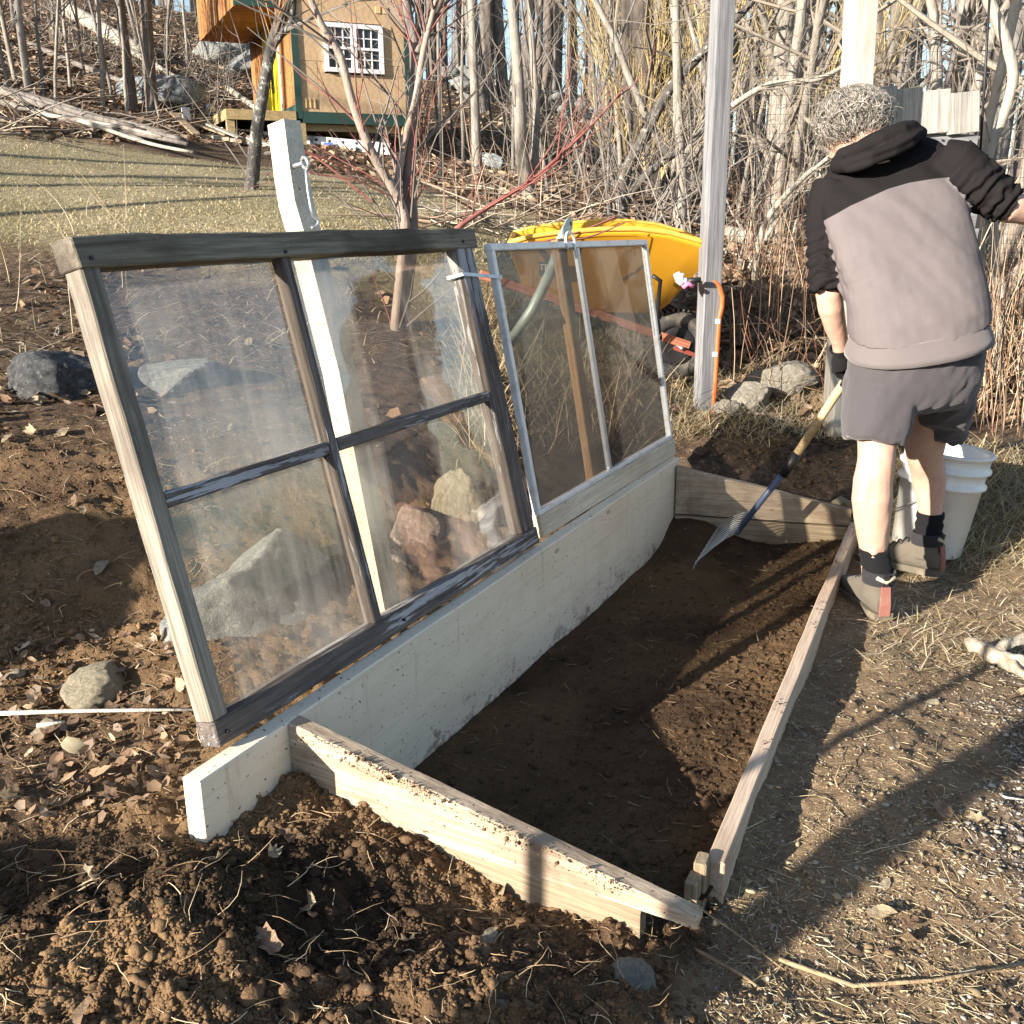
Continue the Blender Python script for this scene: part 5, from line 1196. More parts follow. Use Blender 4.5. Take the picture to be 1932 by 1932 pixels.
# ------------------------------------------------------------------ aluminium ladder lying under the house
lad = tagp(empty('ladder', at_y(560, 268, 12.7)), 'long aluminium ladder lying on its side under the playhouse', 'ladder')
for (ya, yb, dd_) in ((247, 283, 0), (258, 292, -.05)):
    a = at_y(385, ya - 3, 13.4 + dd_); b2 = at_y(737, yb - 6, 13.1 + dd_); mb = MB(); mb.bar(a, b2, .03, .085); mb.build('rail', M_ALU, lad)
    for i in range(14):
        p = a + (b2 - a) * (i + .5) / 14; mb = MB(); mb.tube([p - np.array([0, .018, 0]), p + np.array([0, .0, 0])], .02, 8); mb.build('rung_end', M_BLACK, lad)
p = at_y(620, 273, 13.1); mb = MB(); mb.box(p - np.array([0, .02, 0]), .12, .012, .05); mb.build('sticker', plain_mat('blue_sticker', (.05, .12, .5), .5), lad)

# ------------------------------------------------------------------ stones
M_ST_GREY = stone_mat('grey_stone', (.16, .17, .17), (.30, .31, .30), (.36, .37, .32))
M_ST_DARK = stone_mat('dark_stone', (.05, .052, .056), (.12, .125, .13), (.17, .17, .15))
M_ST_TAN = stone_mat('tan_stone', (.28, .24, .17), (.45, .40, .30), (.33, .34, .24), 9)
M_ST_RED = stone_mat('reddish_stone', (.20, .145, .115), (.33, .26, .215), (.42, .39, .34), 7)
M_ST_BEIGE = stone_mat('beige_grey_stone', (.19, .175, .15), (.34, .315, .27), (.30, .31, .22), 8)
M_ST_BLUE = stone_mat('blue_grey_boulder', (.10, .12, .14), (.24, .27, .29), (.33, .36, .30), 2.2)
_ico = bmesh.new(); bmesh.ops.create_icosphere(_ico, subdivisions=5, radius=1.0)
ICO5 = (np.array([v.co[:] for v in _ico.verts]), np.array([[v.index for v in f.verts] for f in _ico.faces])); _ico.free()
def rock_mesh(seed, rough=.22, base=ICO5, ang=.5):
    r_ = np.random.default_rng(seed); V = base[0].copy()
    for _ in range(9):                                   # chop facets
        n = unit(r_.normal(size=3)); d = r_.uniform(.5, .82); t = V @ n; V = V - np.maximum(t - d, 0)[:, None] * n[None] * .93
    V = V * (1 + rough * fbm(V + seed * 7.7, .8, 4, seed) + .10 * np.abs(fbm(V + seed, .3, 4, seed + 9)) + .03 * fbm(V + seed, .07, 2, seed + 5))[:, None]; return V, base[1]
ROCKS = [mesh_from('rock', *rock_mesh(100 + i, base=ICO3), M_ST_GREY, True) for i in range(6)]
def rock(name, pos, r, seed, mat, label=None, cat='stone', group=None, rz=0., tilt=0., parent=None, shared=None):
    if shared is None: me = mesh_from(name, *rock_mesh(seed), mat, True)
    else: me = shared
    M = Matrix.Translation(Vector([float(c) for c in pos])) @ Matrix.Rotation(rz, 4, 'Z') @ Matrix.Rotation(tilt, 4, 'Y') @ Matrix.Diagonal((r[0], r[1], r[2], 1))
    o = link(name, me, parent, M)
    return tagp(o, label, cat, group) if label else o
def gpos(px, py, y, lift=0.0): p = at_y(px, py, y); p[2] = hzs(p[0], p[1]) + lift; return p
rock('boulder', gpos(303, 215, 14.2, .12), (.66, .5, .34), 1, M_ST_BLUE, 'large blue-grey boulder under the slim trees left of the playhouse', 'boulder')
rock('boulder', at_y(525, 1155, 2.48) - UP * .02, (.34, .19, .26), 2, M_ST_GREY, 'big grey boulder seen through the lower left pane', 'boulder', rz=.9)
rock('stone', at_y(122, 722, 3.62) + UP * .01, (.19, .14, .135), 3, M_ST_DARK, 'dark angular stone on the bank left of the sash', rz=.4)
rock('stone', at_y(330, 715, 3.75) - UP * .0, (.20, .14, .085), 4, M_ST_GREY, 'flat grey slab seen through the upper left pane', rz=.5)
rock('stone', at_y(865, 975, 3.05), (.10, .075, .145), 5, M_ST_TAN, 'upright pale stone seen through the lower right pane', rz=.3)
rock('stone', at_y(775, 1010, 2.95), (.11, .12, .125), 6, M_ST_RED, 'reddish stone next to the pale one behind the lower right pane')
rock('stone', at_y(735, 1075, 2.75) - UP * .02, (.09, .08, .07), 7, M_ST_RED, 'small pinkish stone low behind the sash')
rock('stone', gpos(185, 1255, 2.12, .0), (.075, .10, .05), 8, M_ST_TAN, 'tan stone half buried among dead leaves at the left', rz=-.5)
rock('stone', at_z(1196, 1880, .02), (.042, .06, .06), 9, M_ST_BEIGE, 'pointed grey stone in the soil at the bottom edge', rz=.2)
rock('stone', gpos(1475, 742, 5.15, .05), (.20, .14, .12), 10, M_ST_BEIGE, 'rounded grey stone near the foot of the posts', rz=.3)
rock('stone', gpos(1400, 765, 5.0, .05), (.17, .12, .10), 11, M_ST_BEIGE, 'broad grey stone beside the orange pipe', rz=-.3)
rock('stone', gpos(1372, 775, 4.85, .02), (.08, .07, .07), 12, M_ST_BEIGE, 'small grey stone at the bottom of the orange pipe')
rock('stone', at_y(1591, 950, 3.92), (.055, .05, .035), 13, M_ST_TAN, 'small tan stone lying on the far end board')
rock('stone', gpos(918, 290, 14.0, .04), (.20, .15, .14), 14, M_ST_BLUE, 'upper of two blue-grey stones below the stone wall', group='pair of stones on the slope')
rock('stone', gpos(930, 303, 13.6, .04), (.24, .16, .13), 15, M_ST_BLUE, 'lower of two blue-grey stones below the stone wall', group='pair of stones on the slope')
for i, (px, py, y, r_) in enumerate(((20, 1230, 2.15, .03), (90, 1370, 1.98, .04), (1725, 1322, 2.4, .012), (1760, 1328, 2.38, .018))):
    rock('stone', gpos(px, py, y, .005), (r_, r_ * .8, r_ * .7), 20 + i, M_ST_TAN, ['small tan pebble among leaves at the left edge', 'brown pebble by the curled pale leaf', 'tiny pebble on the sunny path', 'small round pebble on the sunny path'][i])
# old stone wall along the crest
wallp = tagp(empty('stone_wall', gpos(1080, 230, 23)), 'old dry stone wall along the crest behind the trees', 'stone wall'); r_ = np.random.default_rng(3)
for i in range(170):
    k = i / 169; px = 860 + 500 * k + r_.normal(0, 8); y = 23.5 + r_.normal(0, .35); p = gpos(px, 200, y, 0); row = r_.integers(0, 3)
    s = r_.uniform(.11, .24); rock('wall_stone', (p[0], p[1], p[2] + .04 + row * .17), (s * 1.35, s, s * .75), 0, None, rz=r_.uniform(0, 3), tilt=r_.normal(0, .2), parent=wallp, shared=ROCKS[i % 6])
ORD = ['first', 'second', 'third', 'fourth', 'fifth', 'sixth', 'seventh', 'eighth', 'ninth', 'tenth']
for i in range(7):
    px = 395 + 14 * i; p = gpos(px, 60, 20 + r_.normal(0, .6), 0); s = r_.uniform(.25, .5)
    rock('boulder', (p[0], p[1], p[2] + .1), (s * 1.3, s, s * .7), 0, None, f'grey boulder on the upper slope left of the playhouse, {ORD[i]} from the left', 'boulder', 'boulders on the upper slope', rz=r_.uniform(0, 3), shared=ROCKS[i % 6])
# ball
mb = MB(); bp = gpos(396, 214, 14.5, .085); mb.add(ell(bp, (.085,) * 3, np.eye(3)), [tuple(f) for f in ICO3[1]])
m_, nt_, b_ = mat_new('blue_white_ball'); k = NT(nt_); k.l(k.mix(k.ramp(k.noise(k.coord(), 9, 2), [(.48, 0), (.5, 1)]), (.08, .17, .55), (.8, .82, .85)), b_.inputs['Base Color'])
tagp(mb.build('ball', m_, None, True), 'blue and white ball lying beside the playhouse deck', 'ball')

# ------------------------------------------------------------------ poles, planks and offcuts at the edge of the lawn
M_GREYLOG = bark_mat('grey_dead_wood', (.10, .09, .08), (.26, .235, .21), vs_=14)
M_DEAD = bark_mat('pale_dead_wood', (.25, .23, .19), (.46, .42, .36), vs_=16)
plz = [((-30, 205, 11.75), (300, 262, 11.0), .036), ((-30, 214, 11.5), (255, 250, 10.9), .042), ((-10, 222, 11.2), (345, 285, 10.25), .036), ((10, 226, 10.95), (356, 288, 10.05), .034), ((70, 232, 10.75), (310, 292, 10.15), .026), ((120, 236, 10.6), (285, 283, 10.2), .024),
       ((200, 240, 11.3), (345, 270, 10.8), .06), ((-20, 208, 11.4), (190, 240, 11.1), .03), ((150, 246, 10.3), (365, 296, 9.8), .022)]
lab = ['uppermost grey pole of the long pile beside the lawn', 'thick grey pole near the top of the lawn-side pile', 'long grey pole in the middle of the lawn-side pile', 'long grey pole reaching furthest right from the pile', 'thin pale pole low in the lawn-side pile', 'short thin pole at the lower edge of the pile', 'thick dark log lying behind the pole pile', 'short grey pole at the far left of the pile', 'pale pole at the grass edge below the pile']
for i, (a, b2, r) in enumerate(plz):
    A_, B_ = gpos(*a, .05 + .03 * (i % 3)), gpos(*b2, .05 + .03 * ((i + 1) % 3)); pts = []
    for j in range(9):
        t = j / 8; p = A_ + (B_ - A_) * t; p[2] = max(p[2], hzs(p[0], p[1]) + r); p = p + np.array([0, 0, .02 * math.sin(5 * t + i)]); pts.append(p)
    mb = MB(); mb.tube(pts, [r * (1 - .35 * j / 8) for j in range(9)], 8); tagp(mb.build('pole', M_GREYLOG if i not in (4, 8) else M_DEAD, None, True), lab[i], 'pole', 'poles piled along the lawn')
r_ = np.random.default_rng(12)
pk = [((345, 238, 13.2), (440, 256, 12.6)), ((355, 246, 13), (430, 262, 12.5)), ((395, 252, 12.8), (455, 262, 12.4)), ((330, 244, 13), (372, 270, 12)), ((470, 262, 12.3), (515, 272, 12))]
for i, (a, b2) in enumerate(pk):
    A_, B_ = gpos(*a, .05 + .03 * i % .1), gpos(*b2, .05); tagp(plank('board', A_, B_, UP, .02, .09, M_PINE_GREY if i % 2 else M_DEAD, None, 3), ['long loose board on the ground left of the deck', 'second loose board just below the long one by the deck', 'loose board in front of the deck post', 'pale board end sticking out by the slim trees', 'short board lying under the deck edge'][i], 'board', 'loose boards by the playhouse')
for i in range(9):
    p = gpos(400 + i * 14, 268 + r_.normal(0, 5), 12.2, .03); mb = MB(); mb.box((0, 0, 0), r_.uniform(.12, .28), .09, .04); tagp(mb.build('offcut', M_DEAD if i % 2 else M_PINE_GREY, None, M=Matrix.Translation(Vector([float(c) for c in p])) @ Matrix.Rotation(r_.uniform(0, 3), 4, 'Z')), f'short wooden offcut on the ground below the playhouse deck, {ORD[i]} from the left', 'offcut', 'offcuts below the deck')
mb = MB(); p = gpos(353, 236, 13.4, .09); mb.box((0, 0, 0), .10, .08, .20); tagp(mb.build('block', M_WTRIM, None, M=Matrix.Translation(Vector([float(c) for c in p])) @ Matrix.Rotation(.4, 4, 'Z')), 'upright pale block standing in front of the boulder', 'block')
# fallen trunks on the left slope
for i, (a, b2, r, L_) in enumerate((((60, 120, 15.5), (285, 168, 14.8), .05, 'straight fallen trunk lying level across the left slope'), ((130, 5, 19), (270, 85, 17.5), .13, 'thick pale fallen trunk slanting down the upper left slope'), ((170, 30, 18.5), (330, 110, 16.5), .06, 'thin fallen trunk beside the thick pale one'), ((420, 60, 17), (520, 150, 15), .05, 'fallen branch slanting behind the playhouse door'))):
    A_, B_ = gpos(*a, r), gpos(*b2, r); pts = []
    for j in range(9):
        p = A_ + (B_ - A_) * j / 8; p[2] = max(p[2], hzs(p[0], p[1]) + r * .8); pts.append(p)
    mb = MB(); mb.tube(pts, [r * (1 - .04 * j) for j in range(9)], 10); tagp(mb.build('fallen_trunk', M_DEAD if i != 0 else M_GREYLOG, None, True), L_, 'fallen trunk')
mb = MB(); pts = [gpos(1375, 428, 8.3, .05), gpos(1420, 440, 8.0, .06)]; mb.tube(pts, .06, 8); tagp(mb.build('log', M_DEAD, None, True), 'pale log lying behind the grey post', 'log')
# ------------------------------------------------------------------ bare trees, saplings and thickets
M_BK = [bark_mat('grey_bark', (.10, .095, .09), (.25, .235, .22)), bark_mat('brown_bark', (.075, .064, .057), (.19, .165, .145)), bark_mat('pale_bark', (.17, .155, .135), (.35, .32, .28)), bark_mat('dark_lichen_bark', (.045, .042, .040), (.14, .13, .12), (.34, .36, .32), 40, .56)]
M_TWIG = plain_mat('grey_brown_twigs', (.165, .145, .13), .9, 0, .3, 3)
M_TWIGP = plain_mat('pale_twigs', (.225, .195, .16), .9, 0, .25, 3)
M_TWIGR = plain_mat('red_twigs', (.24, .085, .07), .8, 0, .3, 3)
M_TWIGY = plain_mat('yellow_willow_twigs', (.38, .29, .13), .8, 0, .25, 2)
def grow(mb, p, d, L_, r, lev, maxlev, R_, opt, sides=(8, 5, 4, 3, 3)):
    """one limb and, along it, its side limbs"""
    seg = max(3, int(L_ / opt.get('seg', .35))) if lev < 2 else 4
    pts = [p.copy()]; rad = [r]; q = p.copy(); d = unit(d); wob = opt.get('wob', .10)
    for i in range(seg):
        d = unit(d + R_.normal(0, wob, 3) * (1 + .5 * lev) + np.array([0, 0, opt.get('up', .05)]) * (1 if lev else .3)); q = q + d * L_ / seg; pts.append(q.copy()); rad.append(max(r * (1 - (1 - opt.get('tip', .22)) * (i + 1) / seg), .0012))
    mb[min(lev, 1)].tube(pts, rad, sides[lev], caps=False)
    if lev >= maxlev: return
    n = opt['n'][lev]; n = R_.integers(max(1, int(n * .7)), int(n * 1.3) + 1); lo = opt.get('lo', (.25, .15, .15, .1))[lev]
    for i in range(n):
        t = lo + (1 - lo) * (i + R_.random()) / n; k = min(int(t * seg), seg - 1); base = pts[k] + (pts[k + 1] - pts[k]) * (t * seg - k); pd = unit(pts[k + 1] - pts[k])
        ax = unit(np.cross(pd, R_.normal(size=3))); ang = math.radians(R_.uniform(*opt.get('ang', (30, 65)))); nd = pd * math.cos(ang) + ax * math.sin(ang)
        cl = L_ * R_.uniform(*opt.get('len', (.25, .5))) * (1.15 - .6 * t); grow(mb, base, nd, cl, max(rad[k] * R_.uniform(.35, .6), .0015), lev + 1, maxlev, R_, opt, sides)
def proto(seed, H_, r, opt, maxlev, stems=1, spread=.0, lean=.05):
    R_ = np.random.default_rng(seed); mb = [MB(), MB()]
    for s in range(stems):
        a = R_.uniform(0, 6.28); rr = spread * R_.random() ** .5; p = np.array([rr * math.cos(a), rr * math.sin(a), -.15]); tilt = (lean if stems == 1 else R_.uniform(.1, opt.get('arch', .6)))
        d = np.array([math.cos(a) * tilt, math.sin(a) * tilt, 1.0]); grow(mb, p, d, H_ * (R_.uniform(.6, 1.1) if stems > 1 else 1), r * (R_.uniform(.6, 1.1) if stems > 1 else 1), 0, maxlev, R_, opt)
    return mb
PROTO = {}
def reg(name, mb, m0, m1): PROTO.setdefault(name, []).append((mb[0].mesh('trunk', m0, True), mb[1].mesh('crown', m1) if mb[1].n else None))
for i in range(5): reg('forest', proto(200 + i, 12.5, .12, dict(n=(12, 5, 3), wob=.035, lo=(.20, .2, .1, .1), len=(.16, .34), ang=(35, 75), seg=.9), 3), M_BK[(0, 1, 1, 0, 1)[i]], M_TWIG)
for i in range(4): reg('sapling', proto(240 + i, 5.0, .026, dict(n=(9, 4, 2), wob=.05, lo=(.15, .2, .1, .1), len=(.14, .32), ang=(25, 60), seg=.5), 2), M_BK[(0, 2, 0, 2)[i]], M_TWIGP if i % 2 else M_TWIG)
for i in range(4): reg('shrub', proto(270 + i, 2.3, .013, dict(n=(6, 3, 2), wob=.10, lo=(.2, .2, .1, .1), len=(.22, .45), ang=(25, 60), seg=.3, arch=.9), 2, stems=9, spread=.25), M_BK[(0, 2, 1, 2)[i]], M_TWIGP if i % 2 else M_TWIG)
for i in range(2): reg('tangle', proto(300 + i, 4.2, .055, dict(n=(9, 5, 4), wob=.16, lo=(.12, .15, .1, .1), len=(.3, .62), ang=(30, 80), seg=.35, up=.03), 3, stems=2, spread=.15), M_BK[2], M_TWIGP)
for i in range(2): reg('willow', proto(330 + i, 3.6, .05, dict(n=(20, 9, 2), wob=.07, lo=(.12, .1, .1, .1), len=(.35, .6), ang=(12, 38), seg=.4, up=.16), 2, stems=3, spread=.2), M_BK[1], M_TWIGY)
TREES = 0
def plant(kind, var, x, y, s, rz, label, cat, group, sink=.0, tilt=(0, 0)):
    m0, m1 = PROTO[kind][var % len(PROTO[kind])]; z = hzs(x, y) - sink; nm = {'forest': 'bare_tree', 'sapling': 'sapling', 'shrub': 'bare_shrub', 'tangle': 'bare_tree', 'willow': 'willow'}[kind]
    e = bpy.data.objects.new(nm, None); COL.objects.link(e); e.matrix_basis = Matrix.Translation((float(x), float(y), float(z))) @ Matrix.Rotation(rz, 4, 'Z') @ Matrix.Rotation(tilt[0], 4, 'X') @ Matrix.Rotation(tilt[1], 4, 'Y') @ Matrix.Scale(s, 4)
    for n2, me in (('trunk', m0), ('crown', m1)):
        if me is not None: o = bpy.data.objects.new(n2, me); COL.objects.link(o); o.parent = e
    return tagp(e, label, cat, group)
R_ = np.random.default_rng(41)
def zone_of(px): return 'left of the playhouse' if px < 450 else 'behind the playhouse' if px < 790 else 'right of the playhouse' if px < 1130 else 'behind the wheelbarrow' if px < 1400 else 'between the posts' if px < 1620 else 'behind the plank panel' if px < 1850 else 'at the right edge'
def put(kind, var, px, y, s, label, cat, group, tilt=None):
    p = at_y(px, 300, y); return plant(kind, var, p[0], p[1], s, R_.uniform(0, 6.28), label, cat, group, tilt=tilt or (R_.normal(0, .03), R_.normal(0, .03)))
# tall forest trees, row behind row
SIZ = lambda s: 'slender' if s < .85 else 'sturdy' if s > 1.15 else 'tall'
cand = []; ZC = {}
for (a, b_, n, y0, y1) in ((780, 1130, 24, 19, 34), (1130, 1420, 22, 11, 32), (1400, 1640, 16, 10, 30), (1640, 1960, 16, 9, 30), (420, 780, 8, 22, 32), (-40, 420, 9, 19, 30)):
    for i in range(n): cand.append((a + (b_ - a) * (i + R_.random()) / n, y0 + (y1 - y0) * R_.random() ** .8))
for i, (px, y) in enumerate(sorted(cand)):
    s = R_.uniform(.7, 1.35); far = 'far' if y > 23 else 'nearer'
    zn = zone_of(px); ZC[zn] = ZC.get(zn, 0) + 1; put('forest', i, px, y, s, f'{SIZ(s)} {far} bare tree in the wood {zn}, {(ORD + ["eleventh", "twelfth", "thirteenth", "fourteenth", "fifteenth", "sixteenth", "seventeenth", "eighteenth", "nineteenth", "twentieth"] + ["twenty-first", "twenty-second", "twenty-third", "twenty-fourth", "twenty-fifth", "twenty-sixth", "twenty-seventh", "twenty-eighth", "twenty-ninth"])[ZC[zn] - 1]} from the left', 'tree', f'bare trees {zn}')
# thin trees among the left slope
ls = [(5, 12.3, 1.0), (18, 12.6, 1.1), (38, 12.2, .9), (52, 12.8, 1.2), (70, 12.4, 1.3), (96, 12.6, .9), (118, 12.3, .8), (150, 13.4, .9), (205, 12.9, 1.15), (228, 13.4, .9), (312, 13.0, .8), (250, 12.8, .9), (-12, 12.8, 1.2), (-30, 12.2, 1.2), (330, 16, 1.0), (180, 15, .9), (130, 17, 1.2), (280, 17.5, 1.1), (60, 17, 1.2), (370, 18, 1.0)]
for i, (px, y, s) in enumerate(sorted(ls)): put('sapling', i, px, y, s, f'slim grey sapling on the left slope, {(ORD + ["eleventh", "twelfth", "thirteenth", "fourteenth", "fifteenth", "sixteenth", "seventeenth", "eighteenth", "nineteenth", "twentieth"])[i]} from the left edge', 'sapling', 'saplings left of the playhouse', (R_.normal(0, .05), R_.normal(.03, .05)))
for i, (px, y, s, L_) in enumerate(((262, 13.2, .56, 'grey tree in front of the left end of the boulder'), (297, 13.0, .68, 'dark upright tree in front of the middle of the boulder'), (72, 12.5, .42, 'grey tree standing tallest behind the left end of the pole pile'))):
    put('forest', i + 1, px, y, s, L_, 'tree', 'trees by the boulder', (0, -.03))
# saplings and thickets towards the right
for i in range(18):
    px = 815 + 320 * (i + R_.random()) / 18; y = R_.uniform(9.5, 18); s = R_.uniform(.6, 1.15)
    put('sapling', i, px, y, s, f'{"short" if s < .8 else "tall"} thin sapling on the leafy slope {zone_of(px)}, {ORD[i % 10]} from {"the left" if i < 10 else "the middle"}', 'sapling', 'saplings on the leafy slope', (R_.normal(0, .08), R_.normal(0, .08)))
NTH = ['first', 'second', 'third', 'fourth', 'fifth', 'sixth', 'seventh', 'eighth', 'ninth', 'tenth', 'eleventh', 'twelfth', 'thirteenth', 'fourteenth', 'fifteenth', 'sixteenth', 'seventeenth', 'eighteenth', 'nineteenth', 'twentieth'] + ['later'] * 60
for i in range(14):
    px = 1140 + 830 * (i + R_.random()) / 14; y = R_.uniform(7.5, 14); s = R_.uniform(.7, 1.25)
    put('sapling', i + 1, px, y, s, f'{"short" if s < .9 else "tall"} pale sapling in the thicket {zone_of(px)}, {NTH[i]} from the left', 'sapling', 'saplings in the thicket', (R_.normal(0, .14), R_.normal(0, .14)))
for i in range(12):
    px = 1120 + 860 * (i + R_.random()) / 12; y = R_.uniform(6.6, 11); s = R_.uniform(.55, 1.0)
    put('shrub', i, px, y, s, f'{"low" if s < .8 else "tall"} bare arching shrub {zone_of(px)}, {NTH[i]} from the left', 'shrub', 'bare shrubs in the thicket')
for i in range(14):
    px = (30, 120, 215, 330, 430, 820, 860, 930, 985, 1040, 1075, 1100, 380, 170)[i]; put('shrub', i, px, R_.uniform(13, 17), R_.uniform(.5, .85), f'wiry bare shrub on the leafy slope, {ORD[i] if i < 10 else "late " + ORD[i - 10]} of its kind', 'shrub', 'wiry shrubs on the slope')
for i, (px, y, s, L_) in enumerate(((1460, 8.4, 1.0, 'tangled bare tree between the two posts'), (1690, 7.4, 1.1, 'tangled sunlit tree behind the plank panel'), (1830, 6.9, 1.15, 'tangled pale tree above the plank panel on the right'), (1560, 9.5, 1.2, 'tangled tree behind the bleached post'), (1930, 7.6, 1.2, 'tangled pale tree at the right edge'), (1310, 9.2, .9, 'tangled bare tree left of the grey post'), (1760, 9.4, 1.2, 'tangled tree deep behind the plank panel'))):
    put('tangle', i, px, y, s, L_, 'tree', 'tangled trees on the right')
for i, (px, y, s, L_) in enumerate(((1215, 11.5, .85, 'willow with yellow shoots behind the wheelbarrow'), (1300, 12.2, .95, 'willow with yellow shoots just left of the grey post'), (1500, 10.5, .8, 'willow with yellow shoots between the posts'), (1150, 12.5, .7, 'small willow with yellow shoots furthest left'))):
    put('willow', i, px, y, s, L_, 'willow', 'yellow willows')
# distant wood, read as one mass
mb = MB(); Rf = np.random.default_rng(77)
for i in range(230):
    a = Rf.uniform(-.62, .78); y = Rf.uniform(30, 75); x = a * y; r = Rf.uniform(.05, .14); z = hzs(x, y); Hh = Rf.uniform(9, 15); ln = Rf.normal(0, .05)
    mb.tube([np.array([x, y, z - .3]), np.array([x + ln * Hh * .5, y, z + Hh * .5]), np.array([x + ln * Hh, y, z + Hh])], [r, r * .7, r * .2], 5, False)
    for j in range(7):
        t = Rf.uniform(.1, .9); b0 = np.array([x + ln * Hh * t, y, z + Hh * t]); e_ = b0 + np.array([Rf.normal(0, 1.0), Rf.normal(0, .6), Rf.uniform(.3, 1.8)]); mb.tube([b0, (b0 + e_) / 2 + UP * .15, e_], [r * .3, r * .22, .01], 3, False)
tagp(mb.build('distant_wood', M_BK[1], None), 'far mass of bare trunks beyond the crest', 'wood', kind='stuff')

# ------------------------------------------------------------------ individual trees traced from the picture
def limb(mb, pix, rad, n=8):
    pts = [at_y(*p) for p in pix]; P = []; Rr = []
    for i in range(len(pts) - 1):                       # Catmull-Rom through the stations
        p0, p1, p2, p3 = pts[max(i - 1, 0)], pts[i], pts[i + 1], pts[min(i + 2, len(pts) - 1)]
        for j in range(4):
            t = j / 4; P.append(.5 * ((2 * p1) + (-p0 + p2) * t + (2 * p0 - 5 * p1 + 4 * p2 - p3) * t * t + (-p0 + 3 * p1 - 3 * p2 + p3) * t ** 3)); Rr.append(rad[i] + (rad[i + 1] - rad[i]) * t)
    P.append(pts[-1]); Rr.append(rad[-1]); mb.tube(P, Rr, n); return P, Rr
def twigs(mbt, P, Rr, n, R2, L_, r, up=.25, lev=2):
    opt = dict(n=(3, 2, 0), wob=.09, lo=(.2, .2, .1), len=(.3, .55), ang=(25, 55), up=.08)
    for i in range(n):
        k = R2.integers(1, len(P) - 1); pd = unit(P[k + 1] - P[k]); ax = unit(np.cross(pd, R2.normal(size=3))); d = unit(pd * .6 + ax * .7 + UP * up)
        grow([mbt, mbt], P[k].copy(), d, L_ * R2.uniform(.5, 1.2), r, 1, lev, R2, opt, (5, 4, 3, 3))
R2 = np.random.default_rng(9)
# fruit tree right behind the sash: pale stems, red shoots
limb0 = limb
def limb(mb, pix, rad, n=8): return limb0(mb, [(a, b, c * .89) for a, b, c in pix], [r * .89 for r in rad], n)
base = at_y(760, 440, 4.76); fruit = tagp(empty('fruit_tree', (base[0], base[1], hzs(base[0], base[1]))), 'young multi-stemmed fruit tree with red shoots right behind the old sash', 'tree')
mb = MB(); mt = MB(); mr = MB(); gz = hzs(base[0], base[1])
def py_of(px, y, z): 
    d = np.array([at_y(px, 400, y)[0], y, z]) - _C; return HALF - FPX * (d @ _U) / (d @ _F)
gb = py_of(760, 4.76, gz - .1)
M_FRUIT = bark_mat('smooth_pinkish_bark', (.20, .155, .13), (.42, .35, .30), vs_=18); M_FRUITD = bark_mat('grey_fruit_bark', (.10, .085, .08), (.26, .22, .20), vs_=24)
P1, r1_ = limb(mb, [(745, gb, 5.35), (768, 500, 5.35), (774, 430, 5.35), (771, 300, 5.38), (782, 190, 5.42), (786, 110, 5.45), (772, 45, 5.5), (760, -40, 5.55)], [.052, .045, .042, .037, .034, .032, .027, .022]); mb.build('trunk', M_FRUITD, fruit, True)
mb = MB(); P2, r2_ = limb(mb, [(742, gb, 5.32), (758, 500, 5.3), (764, 420, 5.3), (745, 362, 5.28), (700, 285, 5.22), (664, 190, 5.18), (642, 105, 5.15), (606, 45, 5.1), (575, -30, 5.05)], [.03, .028, .026, .025, .023, .021, .019, .017, .014]); mb.build('stem', M_FRUIT, fruit, True)
mb = MB(); P3, r3_ = limb(mb, [(748, 358, 5.3), (762, 270, 5.34), (784, 190, 5.3), (800, 90, 5.3), (818, 20, 5.3), (832, -40, 5.3)], [.020, .019, .018, .015, .012, .010]); mb.build('stem', M_FRUIT, fruit, True)
mb = MB(); P4, r4_ = limb(mb, [(790, 100, 5.42), (815, 40, 5.4), (845, -30, 5.4)], [.024, .019, .014]); mb.build('stem', M_FRUITD, fruit, True)
mb = MB(); P5, r5_ = limb(mb, [(860, 432, 5.2), (930, 385, 5.35), (1010, 335, 5.5), (1090, 262, 5.6), (1150, 200, 5.7), (1180, 160, 5.75)], [.013, .012, .011, .008, .005, .003]); mb.build('stem', M_TWIGR, fruit, True)
for P_, rr_2, n in ((P1, r1_, 22), (P2, r2_, 16), (P3, r3_, 12), (P4, r4_, 10)): twigs(mt, P_, rr_2, n, R2, .62, .006, .1)
for P_, rr_2, n in ((P1, r1_, 10), (P2, r2_, 12), (P3, r3_, 10), (P5, r5_, 9)): twigs(mr, P_, rr_2, n, R2, .55, .0045, .45)
for (a, b_, c) in (((1180, 420, 5.4), (1100, 450, 5.3), (1000, 458, 5.2)), ((1010, 460, 5.4), (1085, 440, 5.5), (1160, 410, 5.6)), ((900, 330, 6), (885, 380, 5.9), (870, 430, 5.8)), ((1165, 215, 5.7), (1060, 300, 5.5), (970, 370, 5.4)), ((545, 275, 5.4), (600, 300, 5.3), (700, 380, 5.3)), ((740, 365, 5.4), (640, 310, 5.2), (520, 270, 5.1))): limb(mr, [a, b_, c], [.003, .0045, .006], 4)
mt.build('crown', M_TWIG, fruit); mr.build('red_shoots', M_TWIGR, fruit)
limb = limb0
